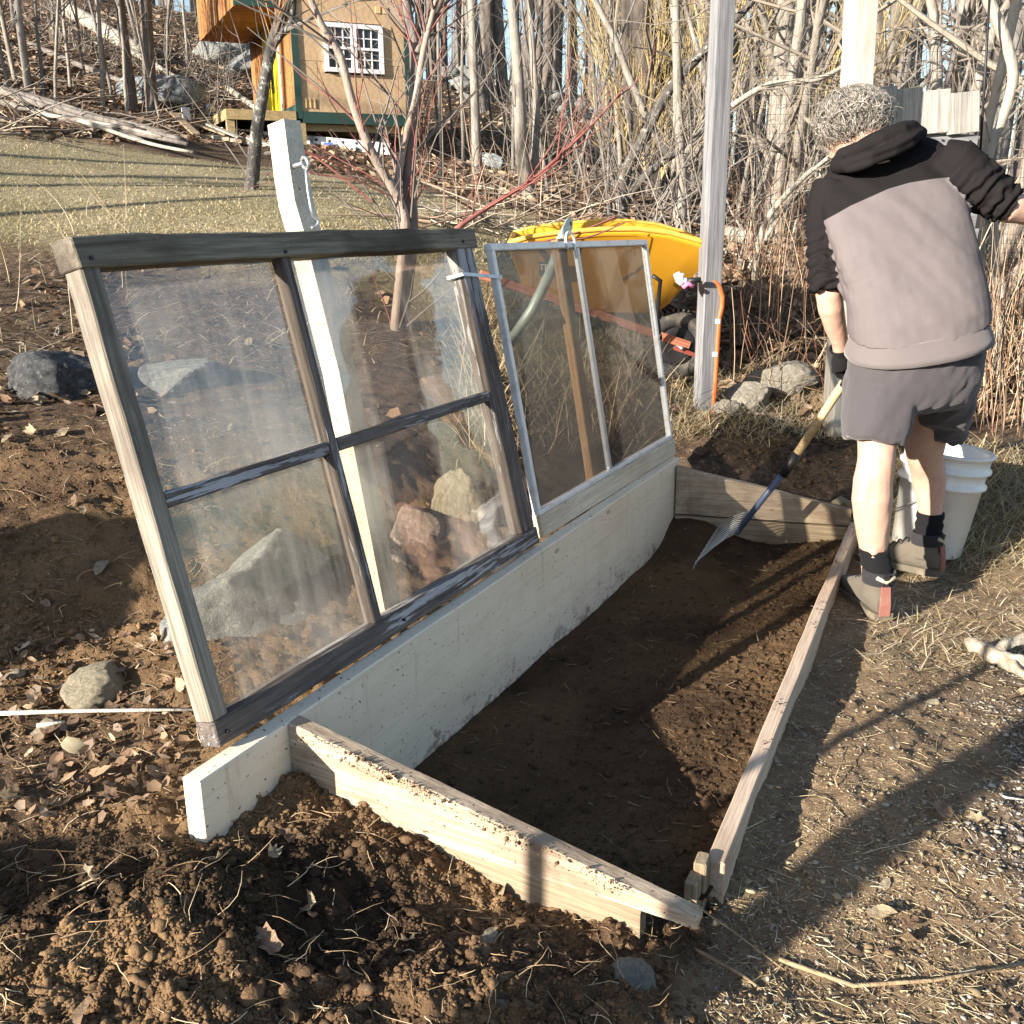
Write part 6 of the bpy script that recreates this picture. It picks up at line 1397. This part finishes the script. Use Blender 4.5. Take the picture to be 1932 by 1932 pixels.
# dark lichened tree on the lawn
base = at_y(474, 362, 7.6); gz = hzs(base[0], base[1]); t_ = tagp(empty('lawn_tree', (base[0], base[1], gz)), 'dark lichen-covered tree leaning on the lawn before the playhouse', 'tree'); mb = MB(); mt = MB(); mr = MB(); gb = py_of(474, 7.6, gz - .05)
Pa, ra_ = limb(mb, [(473, gb, 7.6), (477, 330, 7.6), (484, 250, 7.6), (500, 150, 7.6), (514, 80, 7.6), (528, 30, 7.6), (535, -60, 7.6)], [.058, .050, .046, .042, .040, .036, .03]); Pb, rb_ = limb(mb, [(516, 85, 7.6), (535, 60, 7.55), (552, 30, 7.5), (556, -60, 7.4)], [.028, .022, .02, .015]); mb.build('trunk', M_BK[3], t_, True)
Pc, rc_ = limb(mt, [(528, 62, 7.6), (600, 30, 7.3), (690, -5, 7.1)], [.014, .010, .006], 5); Pd, rd_ = limb(mt, [(500, 290, 7.6), (535, 285, 7.5), (560, 300, 7.5)], [.012, .01, .004], 5)
twigs(mt, Pa, ra_, 14, R2, .9, .007, .1); twigs(mt, Pc, rc_, 8, R2, .6, .005, 0); twigs(mr, Pa[14:], ra_[14:], 26, R2, .95, .006, 1.4); mt.build('crown', M_TWIG, t_); mr.build('upright_shoots', plain_mat('orange_shoots', (.40, .20, .07), .85, 0, .3, 3), t_)
# bold trunks on the right half
def traced(name, label, stems, mat, ntw, L_, mtw, seed, cat='tree', up=.2, tw_r=.006):
    R3 = np.random.default_rng(seed); b0 = at_y(*stems[0][0][0]); gz = hzs(b0[0], b0[1]); e = tagp(empty(name, (b0[0], b0[1], gz)), label, cat); mt = MB(); gb = py_of(stems[0][0][0][0], stems[0][0][0][2], gz - .08)
    for i, (pix, rad) in enumerate(stems):
        pix = list(pix)
        if i == 0 and gb > pix[0][1]: pix = [(pix[0][0], gb, pix[0][2])] + pix; rad = [rad[0] * 1.1] + list(rad)
        mb = MB(); P_, r_2 = limb(mb, pix, rad); mb.build('trunk' if i == 0 else 'limb', mat, e, True); twigs(mt, P_, r_2, ntw, R3, L_, tw_r, up)
    mt.build('crown', mtw, e); return e
traced('bare_tree', 'upright grey tree with a close twin stem on the leafy slope', [([(996, 372, 9.6), (985, 290, 9.6), (981, 215, 9.65), (975, 110, 9.7), (962, -30, 9.8)], [.075, .062, .055, .05, .04]), ([(1003, 360, 9.7), (1010, 280, 9.8), (1012, 200, 9.9), (1005, 100, 10), (998, -30, 10)], [.045, .038, .035, .03, .025])], M_BK[2], 10, 1.0, M_TWIG, 21)
traced('bare_tree', 'thin pale tree on the slope right of the playhouse', [([(900, 318, 12), (897, 220, 12), (893, 100, 12), (888, -40, 12)], [.06, .052, .047, .04])], M_BK[2], 12, .9, M_TWIG, 22)
traced('bare_tree', 'lichened trunk sweeping up to the right behind the wheelbarrow', [([(1172, 392, 8.6), (1178, 330, 8.55), (1215, 260, 8.5), (1262, 170, 8.45), (1330, 95, 8.4), (1385, 40, 8.3), (1440, -20, 8.3)], [.055, .05, .045, .042, .036, .03, .025]), ([(1178, 380, 8.6), (1230, 320, 8.5), (1300, 270, 8.4), (1380, 200, 8.3), (1470, 150, 8.2)], [.04, .036, .03, .025, .012])], M_BK[3], 14, .9, M_TWIGP, 23)
traced('bare_tree', 'pale forked tree just left of the grey post', [([(1285, 445, 8.4), (1287, 330, 8.4), (1283, 280, 8.4), (1278, 150, 8.4), (1275, -30, 8.4)], [.05, .042, .04, .034, .028]), ([(1285, 300, 8.4), (1310, 260, 8.4), (1340, 200, 8.4), (1375, 100, 8.4)], [.032, .03, .025, .02])], M_BK[2], 12, .9, M_TWIGP, 24)
traced('bare_tree', 'thick rough-barked trunk behind the yellow willow shoots', [([(1225, 400, 12), (1212, 250, 12), (1205, 100, 12), (1200, -60, 12)], [.24, .20, .18, .16]), ([(1250, 395, 12.4), (1256, 200, 12.5), (1262, 60, 12.5), (1270, -60, 12.5)], [.14, .12, .11, .1])], M_BK[1], 10, 1.5, M_TWIG, 25)
traced('bare_tree', 'thick mossy trunk between the two posts', [([(1450, 470, 9.5), (1462, 330, 9.5), (1470, 200, 9.5), (1480, 60, 9.5), (1488, -60, 9.5)], [.12, .10, .09, .08, .07])], M_BK[2], 14, 1.2, M_TWIGP, 26)
traced('bare_tree', 'sunlit pale stem curving up at the right edge', [([(1885, 700, 5.3), (1880, 520, 5.3), (1874, 400, 5.3), (1865, 300, 5.3), (1893, 220, 5.3), (1912, 140, 5.3), (1890, 60, 5.3), (1850, -30, 5.3)], [.022, .022, .022, .024, .026, .028, .03, .03])], M_DEAD, 12, .7, M_TWIGP, 27, tw_r=.005)
traced('bare_tree', 'straight pale stem leaning right beside the plank panel', [([(1850, 330, 5.6), (1862, 250, 5.6), (1880, 170, 5.6), (1905, 60, 5.6), (1925, -30, 5.6)], [.026, .026, .026, .028, .03])], M_DEAD, 8, .7, M_TWIGP, 28, tw_r=.005)
traced('bare_tree', 'long limb arching left between the posts', [([(1420, 560, 6.6), (1440, 430, 6.6), (1500, 350, 6.5), (1560, 300, 6.5), (1600, 270, 6.5)], [.022, .02, .018, .014, .008]), ([(1395, 545, 6.8), (1450, 440, 6.8), (1530, 330, 6.8), (1570, 290, 6.8)], [.016, .014, .012, .008]), ([(1380, 200, 7), (1450, 160, 7), (1540, 150, 7), (1600, 120, 7)], [.018, .02, .018, .012])], M_DEAD, 14, .6, M_TWIGP, 29, tw_r=.004)
# bushes and stakes added out of view to cast shade on bed and path
for i, (x, y, s) in enumerate(((-2.25, .25, .36), (-3.2, 1.1, .5), (-3.6, 2.0, .6), (-4.5, 3.2, .8))): plant('shrub', i, x, y, s, R_.uniform(0, 6), f'added bare shrub beside the camera, casting dappled shade on the soil, {ORD[i]} from the front', 'shrub', 'added shrubs beside the camera')
for i, (x, y, s) in enumerate(((-8.5, 1.2, .6), (-10.5, 3.0, .75), (-12.5, 0.0, .8), (-9.8, 5.5, .6), (-14, 4.5, .9), (-11.5, 7.5, .7), (-7.6, 3.4, .5), (-13, 9, .8))): plant('forest', i, x, y, s, R_.uniform(0, 6), f'bare tree left of the lawn, casting shade on it, {ORD[i]} of its row', 'tree', 'trees left of the lawn')
rock('boulder', (-3.05, 1.15, hzs(-3.05, 1.15) + .25), (.50, .38, .50), 31, M_ST_GREY, 'tall boulder added unseen at the left to shade the dug bank', 'boulder')  # unseen boulder, added to throw shade over the dug bank
rock('boulder', (-2.05, .45, hzs(-2.05, .45) + .15), (.34, .26, .36), 32, M_ST_GREY, 'boulder added unseen beside the camera to shade the soil at the left', 'boulder')  # unseen boulder, added to darken the left foreground with its shadow
mb = MB(); mb.lathe([(.13, -.1), (.11, .05), (.10, .3), (.10, .50), (.09, .52)], 20, Matrix.Translation((-1.2, .18, hzs(-1.2, .18)))); tagp(mb.build('added_stump', M_BK[1], None, True), 'stump added unseen beside the camera to shade the nearest soil', 'stump')  # unseen stump, added for a shadow on the nearest soil
for i, (x, y, w, hh) in enumerate(((-1.75, -.28, .095, 1.75), (-1.45, .32, .028, 1.45))):
    z = hzs(x, y); tagp(plank('added_stake', (x, y, z - .1), (x, y, z + hh), (1, 0, 0), w, w, M_POST, None, 8, .001), ('thick' if i == 0 else 'thin') + ' wooden stake added unseen beside the camera to cast a shadow band', 'stake')  # unseen stakes, added so that their shadow bands cross the path
# ------------------------------------------------------------------ ground litter: grass, straw, leaves, sticks
def strands(name, P, Ln, rad, az, lean, bend, cols, mat, S=4, sides=3, kind='stuff', curl=0.0):
    """many thin stalks in one mesh: base points, length, radius, heading, start lean (0 up .. pi/2 flat), bend"""
    n = len(P); t = np.linspace(0, 1, S); pts = np.zeros((n, S, 3)); pts[:, 0] = P; a = np.array(lean, float); az_ = np.array(az, float)
    for j in range(1, S):
        d = np.column_stack([np.sin(a) * np.sin(az_), np.sin(a) * np.cos(az_), np.cos(a)]); pts[:, j] = pts[:, j - 1] + d * (Ln / (S - 1))[:, None]; a = a + bend / (S - 1); az_ = az_ + curl * rng.normal(0, 1, n)
    T_ = np.gradient(pts, axis=1); T_ /= np.linalg.norm(T_, axis=2, keepdims=True) + 1e-9
    ref = np.zeros_like(T_); ref[..., 0] = np.cos(az_)[:, None]; ref[..., 1] = -np.sin(az_)[:, None]; ref[..., 2] = .05; B = np.cross(T_, ref); B /= np.linalg.norm(B, axis=2, keepdims=True) + 1e-9; A_ = np.cross(B, T_)
    w = (rad[:, None] * (1 - .7 * t[None] ** 2)); V = np.zeros((n, S, sides, 3))
    for k in range(sides):
        an = 2 * math.pi * k / sides if sides > 2 else math.pi * k
        V[:, :, k] = pts + w[..., None] * (math.cos(an) * A_ + math.sin(an) * B)
    base = (np.arange(n) * S * sides)[:, None, None, None]; i = (np.arange(S - 1) * sides)[None, :, None, None]; ks = np.arange(sides if sides > 2 else 1); k2 = (ks + 1) % sides
    Fc = np.stack([base[..., 0] + i[..., 0] + ks, base[..., 0] + i[..., 0] + k2, base[..., 0] + i[..., 0] + sides + k2, base[..., 0] + i[..., 0] + sides + ks], -1).reshape(-1, 4)
    me = mesh_from(name, V.reshape(-1, 3), Fc, mat); attr_col(me, 'Col', np.repeat(cols, S * sides, 0)); return tagp(link(name, me), kind=kind)
def pick(n, *cols):
    c = np.array(cols)[rng.integers(0, len(cols), n)]; return np.clip(c * rng.uniform(.7, 1.3, (n, 1)), 0, 1)
M_STALK = attr_mat('dry_stalks', var=.15, rough=.75)
M_BLADE = attr_mat('grass_blades', var=.1, rough=.7, trans=.25)
def on_ground(xy, lift=0.0): return np.column_stack([xy, h_ground(xy[:, 0], xy[:, 1]) + lift])
STRAW = ((.46, .37, .21), (.56, .47, .30), (.36, .28, .16), (.62, .55, .41))
# lawn
xy = np.vstack([wedge_points(52000, -60, 1180, 255, 500, 1.0), np.column_stack([rng.uniform(-8, 1, 9000), rng.uniform(5, 10.5, 9000)])]); lw = zones(xy[:, 0], xy[:, 1])[0]; xy = xy[rng.random(len(xy)) < lw]; n = len(xy)
g = sstep(-.25, .35, fbm(xy, 1.1, 3, 91)); cols = pick(n, (.50, .42, .25), (.60, .51, .33), (.40, .33, .19)) * (1 - .38 * g[:, None]) + pick(n, (.24, .24, .09), (.27, .25, .10)) * (.38 * g[:, None])
strands('lawn_grass', on_ground(xy, -.005), rng.uniform(.012, .034, n), rng.uniform(.0022, .0038, n), rng.uniform(0, 6.28, n), rng.uniform(.5, 1.35, n), rng.uniform(0, .8, n), cols, M_BLADE, 3, 2)
# matted dry grass: right of the man, round the posts, bank on the left
def mat_grass(name, xy, L0, L1, cols, r=(.0012, .0026), lean=(.7, 1.5), lift=.0, bend=(.1, .9), mat=None):
    n = len(xy); return strands(name, on_ground(xy, lift), rng.uniform(L0, L1, n), rng.uniform(*r, n), rng.uniform(0, 6.28, n), rng.uniform(*lean, n), rng.uniform(*bend, n), cols(n), mat or M_BLADE, 4, 2)
xy = np.vstack([wedge_points(3600, 1640, 2000, 850, 1080), wedge_points(3200, 1250, 1620, 690, 830)]); mat_grass('matted_grass', xy, .06, .22, lambda n: pick(n, (.44, .36, .20), (.54, .47, .30), (.34, .27, .16), (.40, .37, .28)))
xy = wedge_points(1500, 1640, 2000, 1040, 1260); mat_grass('path_grass', xy, .03, .10, lambda n: pick(n, *STRAW), (.0009, .002), (1.1, 1.6))
xy = wedge_points(1500, -40, 900, 475, 700); xy = xy[rng.random(len(xy)) < .8]; mat_grass('bank_straw', xy, .06, .28, lambda n: pick(n, (.55, .46, .31), (.64, .57, .44), (.42, .33, .2)), (.0012, .0024), (1.2, 1.65), .02)
xy = wedge_points(1500, 860, 1225, 560, 860); mat_grass('weeds_behind_storm_window', xy, .08, .4, lambda n: pick(n, (.45, .36, .22), (.35, .25, .15), (.55, .46, .3)), (.0012, .0026), (.4, 1.6), .01)
# chopped straw and grass bits on the path and soil
xy = np.vstack([wedge_points(2200, 1330, 1990, 1100, 1960), wedge_points(200, 1380, 1990, 1650, 1990)]); xy = xy[~in_bed(xy[:, 0], xy[:, 1])]; n = len(xy)
strands('path_straw', on_ground(xy, .003), np.minimum(.010 * (1 - rng.random(n)) ** -.55, .13), rng.uniform(.0004, .0012, n), rng.uniform(0, 6.28, n), rng.normal(1.52, .12, n), rng.normal(.05, .15, n), pick(n, *STRAW), M_STALK, 4, 3, curl=.12)
xy = np.vstack([wedge_points(420, -30, 1300, 1480, 1960), wedge_points(420, -30, 420, 780, 1480)]); xy = xy[~in_bed(xy[:, 0], xy[:, 1])]; n = len(xy)
strands('soil_rootlets', on_ground(xy, .006), rng.uniform(.02, .09, n), rng.uniform(.0005, .0013, n), rng.uniform(0, 6.28, n), rng.normal(1.35, .25, n), rng.normal(.3, .5, n), pick(n, (.40, .29, .17), (.30, .20, .11), (.52, .42, .28)), M_STALK, 5, 3, curl=.35)
n = 260; a = rng.random(n); b_ = rng.random(n); xy = ((1 - a) * (1 - b_))[:, None] * BED[0] + ((1 - a) * b_)[:, None] * BED[3] + (a * (1 - b_))[:, None] * BED[1] + (a * b_)[:, None] * BED[2]
xy = xy * .96 + .04 * np.mean(BED, 0); strands('bed_rootlets', np.column_stack([xy, bed_h(xy[:, 0], xy[:, 1]) + .008]), rng.uniform(.015, .05, n), rng.uniform(.0005, .001, n), rng.uniform(0, 6.28, n), rng.normal(1.5, .15, n), rng.normal(.1, .3, n), pick(n, (.35, .27, .17), (.25, .18, .1)), M_STALK, 4, 3, curl=.3)
# upright canes and dead stems
def canes(name, xy, L0, L1, r0, r1, cols, lean=.25, bend=.5):
    n = len(xy); return strands(name, on_ground(xy, -.02), rng.uniform(L0, L1, n), rng.uniform(r0, r1, n), rng.uniform(0, 6.28, n), np.abs(rng.normal(0, lean, n)), rng.normal(0, bend, n), cols(n), M_STALK, 6, 3, curl=.1)
RED = ((.24, .12, .075), (.32, .21, .13), (.42, .33, .23), (.20, .14, .10))
xy = np.column_stack([rng.uniform(1.0, 3.6, 420), rng.uniform(5.15, 7.2, 420)]); xy = xy[(xy[:, 0] / xy[:, 1] > .22)]; canes('dry_canes', xy, .35, 1.0, .0016, .0042, lambda n: pick(n, *RED), .35, .8)
xy = np.column_stack([rng.uniform(2.1, 3.2, 260), rng.uniform(4.5, 5.6, 260)]); canes('dry_canes', xy, .45, 1.25, .0018, .0045, lambda n: pick(n, *RED, (.55, .46, .33)), .3, .6)
xy = np.column_stack([rng.uniform(1.0, 3.2, 500), rng.uniform(5.0, 6.6, 500)]); xy = xy[(xy[:, 0] / xy[:, 1] > .24)]; canes('fallen_canes', xy, .3, .8, .0014, .003, lambda n: pick(n, *RED, (.5, .42, .3)), 1.2, .6)
xy = wedge_points(24, -30, 260, 400, 640); canes('bank_stalks', xy, .15, .55, .0012, .0026, lambda n: pick(n, (.60, .52, .38), (.46, .36, .22)), .35, .7)
xy = wedge_points(90, 780, 1130, 280, 450, 1.0); canes('slope_stalks', xy, .3, 1.0, .002, .004, lambda n: pick(n, (.34, .25, .18), (.24, .12, .09), (.45, .38, .28)), .3, .6)
# twigs strewn over the leafy slope
xy = np.vstack([wedge_points(800, -40, 470, 20, 260, 2), wedge_points(700, 790, 1500, 180, 450, 1.4)]); n = len(xy); strands('fallen_twigs', on_ground(xy, .03), rng.uniform(.2, 1.1, n), rng.uniform(.003, .011, n), rng.uniform(0, 6.28, n), rng.normal(1.45, .15, n), rng.normal(0, .25, n), pick(n, (.30, .26, .22), (.42, .37, .30), (.20, .15, .11)), M_STALK, 4, 3, curl=.15)

# leaves
def leaf_shape(kind, R3):
    if kind == 0: out = [(0, 0), (.18, .16), (.30, .38), (.27, .62), (.14, .85), (0, 1.0), (-.14, .85), (-.27, .62), (-.30, .38), (-.18, .16)]
    else: out = [(0, 0), (.22, .10), (.20, .26), (.46, .36), (.26, .50), (.36, .78), (.13, .74), (0, 1.0), (-.13, .74), (-.36, .78), (-.26, .50), (-.46, .36), (-.20, .26), (-.22, .10)]
    out = np.array(out) + R3.normal(0, .02, (len(out), 2)); cur = R3.uniform(.8, 2.8); cr2 = R3.uniform(-1.2, 2.2); V = []
    for x, y in list(out) + [(0, .35), (0, .68)]: V.append((x * math.cos(cur * abs(x)), y - .5, .55 * cur * x * x + .28 * cr2 * (y - .5) ** 2 + R3.normal(0, .035)))
    m = len(out); c1, c2 = m, m + 1; Fc = []
    for i in range(m):
        j = (i + 1) % m; ym = (out[i][1] + out[j][1]) / 2; Fc.append((i, j, c1 if ym < .52 else c2))
    Fc += []; top = [i for i in range(m)]
    # bridge between the two midrib points
    r_i = [i for i in range(m - 1) if (out[i][1] + out[i + 1][1]) / 2 < .52 <= (out[i + 1][1] + out[(i + 2) % m][1]) / 2 and out[i + 1][0] > 0]
    l_i = [i for i in range(m - 1) if (out[i][1] + out[i + 1][1]) / 2 >= .52 > (out[i + 1][1] + out[(i + 2) % m][1]) / 2 and out[i + 1][0] < 0]
    if r_i: Fc.append((c1, r_i[0] + 1, c2))
    if l_i: Fc.append((c1, c2, l_i[0] + 1))
    return np.array(V), Fc
def leaf_mat():
    m, nt, b = mat_new('dead_leaf'); k = NT(nt); oi = k.n('ShaderNodeObjectInfo'); v = k.coord((1, 1, 1))
    c = k.ramp(oi.outputs['Random'], [(0, (.15, .09, .055)), (.25, (.30, .20, .13)), (.5, (.19, .13, .08)), (.75, (.42, .33, .21)), (1, (.33, .28, .20))]); n = k.noise(v, 4, 4, .6); c = k.mix(1.0, c, k.ramp(n, [(.3, .55), (.7, 1.2)]), 'MULTIPLY'); k.l(c, b.inputs['Base Color']); b.inputs['Roughness'].default_value = .7
    t = k.n('ShaderNodeBsdfTranslucent'); k.l(c, t.inputs[0]); mx = k.n('ShaderNodeMixShader'); mx.inputs[0].default_value = .25; k.l(b.outputs[0], mx.inputs[1]); k.l(t.outputs[0], mx.inputs[2]); k.l(mx.outputs[0], nt.nodes['Material Output'].inputs[0]); k.l(k.bump(n, .3, .1), b.inputs['Normal']); return m
M_LEAF = leaf_mat(); R3 = np.random.default_rng(17); LEAVES = [mesh_from('leaf', *leaf_shape(i % 2, R3), M_LEAF, True) for i in range(8)]
GROUND = bpy.data.objects['ground']
def leaf_at(x, y, s, lift=.012):
    o = bpy.data.objects.new('leaf', LEAVES[R3.integers(0, 8)]); COL.objects.link(o); o.parent = GROUND; z = hz(x, y) + lift * R3.uniform(.3, 1.6)
    o.matrix_basis = Matrix.Translation((float(x), float(y), z)) @ Matrix.Rotation(R3.uniform(0, 6.28), 4, 'Z') @ Matrix.Rotation(R3.normal(0, .45), 4, 'X') @ Matrix.Rotation(R3.normal(0, .45), 4, 'Y') @ Matrix.Scale(s, 4)
xy = np.vstack([wedge_points(30, -10, 330, 1260, 1520), wedge_points(70, -10, 260, 580, 780), wedge_points(24, 0, 420, 800, 1250), wedge_points(26, 1280, 1560, 690, 800), wedge_points(18, 1350, 1930, 1150, 1930), wedge_points(14, 60, 1000, 1560, 1930), wedge_points(22, 430, 930, 560, 900)])
for (x, y) in xy:
    if not in_bed(np.array([x]), np.array([y]))[0]: leaf_at(x, y, R3.uniform(.035, .07))
def leaf_stuff(name, xy, s0, s1, lift=.015):
    n = len(xy); P = on_ground(xy); s = rng.uniform(s0, s1, n); bv = np.array([(-.35, -.5, .0), (.35, -.5, .0), (.42, .1, .12), (0, .6, .2), (-.42, .1, .12), (0, -.1, -.05)]); bf = np.array([(0, 1, 5), (1, 2, 5), (2, 3, 5), (3, 4, 5), (4, 0, 5)])
    a, b2, c = rng.uniform(0, 6.28, n), rng.normal(0, .5, n), rng.normal(0, .5, n); V = bv[None] * s[:, None, None] * rng.uniform(.6, 1.3, (n, 1, 3))
    y_ = V[..., 1] * np.cos(b2)[:, None] - V[..., 2] * np.sin(b2)[:, None]; z_ = V[..., 1] * np.sin(b2)[:, None] + V[..., 2] * np.cos(b2)[:, None]; x_ = V[..., 0] * np.cos(c)[:, None] + z_ * np.sin(c)[:, None]; z_ = -V[..., 0] * np.sin(c)[:, None] + z_ * np.cos(c)[:, None]
    V = np.stack([x_ * np.cos(a)[:, None] - y_ * np.sin(a)[:, None], x_ * np.sin(a)[:, None] + y_ * np.cos(a)[:, None], z_], -1) + P[:, None] + np.array([0, 0, lift])
    me = mesh_from(name, V.reshape(-1, 3), (bf[None] + (np.arange(n) * 6)[:, None, None]).reshape(-1, 3), M_LEAFS); attr_col(me, 'Col', np.repeat(pick(n, (.22, .14, .09), (.31, .21, .135), (.17, .115, .08), (.42, .32, .22), (.28, .21, .16)), 6, 0)); return tagp(link(name, me), kind='stuff')
M_LEAFS = attr_mat('leaf_litter', var=.25, vscale=60, rough=.8, trans=.2)
xy = np.vstack([wedge_points(15000, -40, 800, 10, 275, 2.0), wedge_points(12000, 560, 1500, 170, 460, 1.4)]); lw = zones(xy[:, 0], xy[:, 1]); leaf_stuff('slope_leaves', xy[rng.random(len(xy)) < 1 - lw[0] ** .3], .04, .095)
xy = wedge_points(2600, -40, 1300, 470, 790, .8); lw = zones(xy[:, 0], xy[:, 1]); leaf_stuff('bank_leaves', xy[rng.random(len(xy)) < lw[1] * .6 * sstep(-.1, .4, fbm(xy, .5, 2, 33))], .025, .055)
leaf_stuff('near_leaves', wedge_points(330, -40, 360, 1200, 1560), .010, .03); leaf_stuff('thicket_leaves', np.column_stack([rng.uniform(.6, 5, 5000), rng.uniform(4.7, 9, 5000)]), .04, .09)

# ------------------------------------------------------------------ single sticks and small finds
def stick(name, pix, r, mat, label, cat='stick', n=6, z=None):
    pts = [gpos(px, py, y, l) for px, py, y, l in pix]; mb = MB(); mb.tube(pts, [r * (1 - .3 * i / (len(pts) - 1)) for i in range(len(pts))], n); return tagp(mb.build(name, mat, None, True), label, cat)
M_STICK = bark_mat('bleached_stick', (.45, .41, .34), (.66, .61, .52), vs_=30); M_ROOT = bark_mat('weathered_root', (.22, .17, .12), (.60, .54, .44), vs_=38); M_STICKB = bark_mat('brown_stick', (.22, .15, .09), (.40, .30, .19), vs_=30)
def zstick(name, pts, r, mat, label, cat='stick'):
    P = []
    for px, py, z in pts: P.append(at_z(px, py, z))
    mb = MB(); mb.tube(P, [r * (1 - .35 * i / (len(P) - 1)) for i in range(len(P))], 6); return tagp(mb.build(name, mat, None, True), label, cat)
zstick('stick', [(-30, 1347, .235), (120, 1342, .245), (250, 1340, .25), (372, 1339, .25)], .0052, M_STICK, 'long straight white stick lying left of the sash foot')
zstick('stick', [(70, 1369, .225), (122, 1362, .23)], .005, M_STICK, 'short white stick below the long white one')
zstick('stick', [(1297, 1694, .085), (1340, 1728, .05), (1383, 1757, .02), (1480, 1830, .01)], .0022, M_STICKB, 'straw-coloured stalk leaning across the near corner stakes')
zstick('stick', [(1310, 1790, .012), (1400, 1840, .012), (1440, 1870, .012), (1590, 1930, .012)], .0035, M_STICKB, 'thin branching twig in the foreground soil', 'twig')
zstick('stick', [(1470, 1810, .01), (1610, 1860, .01), (1760, 1850, .01), (1932, 1818, .01)], .0045, M_STICKB, 'long brown twig running to the lower right corner', 'twig')
zstick('stick', [(1840, 1480, .012), (1900, 1505, .014), (1940, 1510, .012)], .003, M_STICK, 'short pale stalk lying on the gravel')
zstick('stick', [(612, 1837, .06), (650, 1858, .065), (705, 1876, .06)], .004, M_STICK, 'short straw on the foreground soil heap')
zstick('stick', [(155, 1650, .13), (200, 1675, .12), (240, 1712, .12)], .010, M_STICKB, 'stubby dark root sticking out of the soil at the left', 'root')
zstick('stick', [(1590, 1515, .005), (1575, 1470, .05), (1600, 1408, .06)], .0025, M_STICKB, 'little dead plant stem on the shaded path', 'stem')
# curled pale leaf on a stalk
o = bpy.data.objects.new('curled_leaf', leaf_pale := mesh_from('curled_leaf', *leaf_shape(0, R3), plain_mat('pale_leaf', (.52, .48, .34), .7, 0, .2, 9), True)); COL.objects.link(o)
p = at_z(140, 1412, .22); o.matrix_basis = Matrix.Translation(Vector([float(c) for c in p])) @ Matrix.Rotation(3.3, 4, 'Z') @ Matrix.Rotation(.9, 4, 'X') @ Matrix.Diagonal((.105, .105, .08, 1)); tagp(o, 'pale curled oval leaf standing out among the dead leaves', 'leaf')
# gnarled bleached root on the path
rt = tagp(empty('bleached_root', at_z(1880, 1235, 0)), 'gnarled bleached root lying on the path at the right edge', 'root')
for nm, pix, rr in (('stem', [(1826, 1210, .03), (1850, 1222, .035), (1880, 1240, .035), (1915, 1250, .03), (1960, 1265, .03)], [.016, .022, .026, .024, .02]), ('fork', [(1880, 1238, .035), (1900, 1220, .05), (1925, 1208, .05), (1960, 1200, .05)], [.022, .02, .017, .014]), ('fork', [(1905, 1248, .03), (1925, 1268, .03), (1960, 1290, .02)], [.018, .016, .012])):
    P = [at_z(*q) for q in pix]; P = [P[0] + (P[-1] - P[0]) * 0] + [P[i] + (P[i + 1] - P[i]) * t for i in range(len(P) - 1) for t in (.0, .25, .5, .75)][1:] + [P[-1]]; rr = list(np.interp(np.linspace(0, 1, len(P)), np.linspace(0, 1, len(rr)), rr)); mb = MB(); mb.tube(P, rr, 14); ob = mb.build(nm, M_ROOT, rt, True); V = np.array([v.co[:] for v in ob.data.vertices]); V += np.column_stack([fbm(V + 3 * i, .045, 3, i) for i in range(3)]) * .022; ob.data.vertices.foreach_set('co', V.astype(np.float32).ravel())
# wire netting behind the man
net = tagp(empty('wire_fence', gpos(1800, 700, 5.75)), 'wire netting fence in front of the thicket on the right', 'fence'); a0 = at_y(1400, 500, 5.9); a1 = at_y(1990, 500, 5.7); zb = .35; mb = MB(); M_WIRE = plain_mat('fence_wire', (.10, .09, .085), .6, .5, .2, 20)
for i in range(64): p = a0 + (a1 - a0) * i / 63; mb.tube([(p[0], p[1], zb), (p[0], p[1], zb + 1.75)], .0011, 3, False)
for j in range(36): mb.tube([(a0[0], a0[1], zb + j * .05), (a1[0], a1[1], zb + j * .05)], .0011, 3, False)
o = mb.build('netting', M_WIRE, net); o['kind'] = 'stuff'
mb = MB(); mb.tube([at_y(1868, -20, 5.2), at_y(1858, 150, 5.2), at_y(1848, 310, 5.2)], .006, 6); mb.build('cable', M_BLACK, net, True)
mb = MB(); mb.box((0, 0, 0), .05, .004, .032); tagp(mb.build('tag', M_WTRIM, None, M=Matrix.Translation(Vector([float(c) for c in at_y(1884, 556, 5.4)])) @ Matrix.Rotation(.5, 4, 'Y')), 'small white tag hanging on the fence at the right', 'tag')
# soil spilled along the top of the near end board
n = 1100; k_ = rng.random(n) ** 1.2; P = E0[None] + (E1 - E0)[None] * (k_ * .8 + .05)[:, None] + EN[None] * (rng.uniform(.002, .036, n))[:, None]; P[:, 2] += .003; s = np.minimum(.0007 * (1 - rng.random(n)) ** -.45, .005); keep = fbm(P[:, :2], .07, 3, 3) > -.1 + .3 * rng.normal(0, 1, n)
tagp(scatter_lumps('board_soil', P[keep], s[keep], M_SOIL), kind='stuff')
n = 420; k_ = rng.random(n); P = FN[None] + (FFAR - FN)[None] * k_[:, None] + np.cross(FD, UP)[None] * rng.uniform(-.015, .015, n)[:, None]; P[:, 2] += .002; keep = fbm(P[:, :2], .15, 2, 13) > .2; tagp(scatter_lumps('front_board_soil', P[keep], rng.uniform(.001, .0025, n)[keep], M_BEDSOIL), kind='stuff')
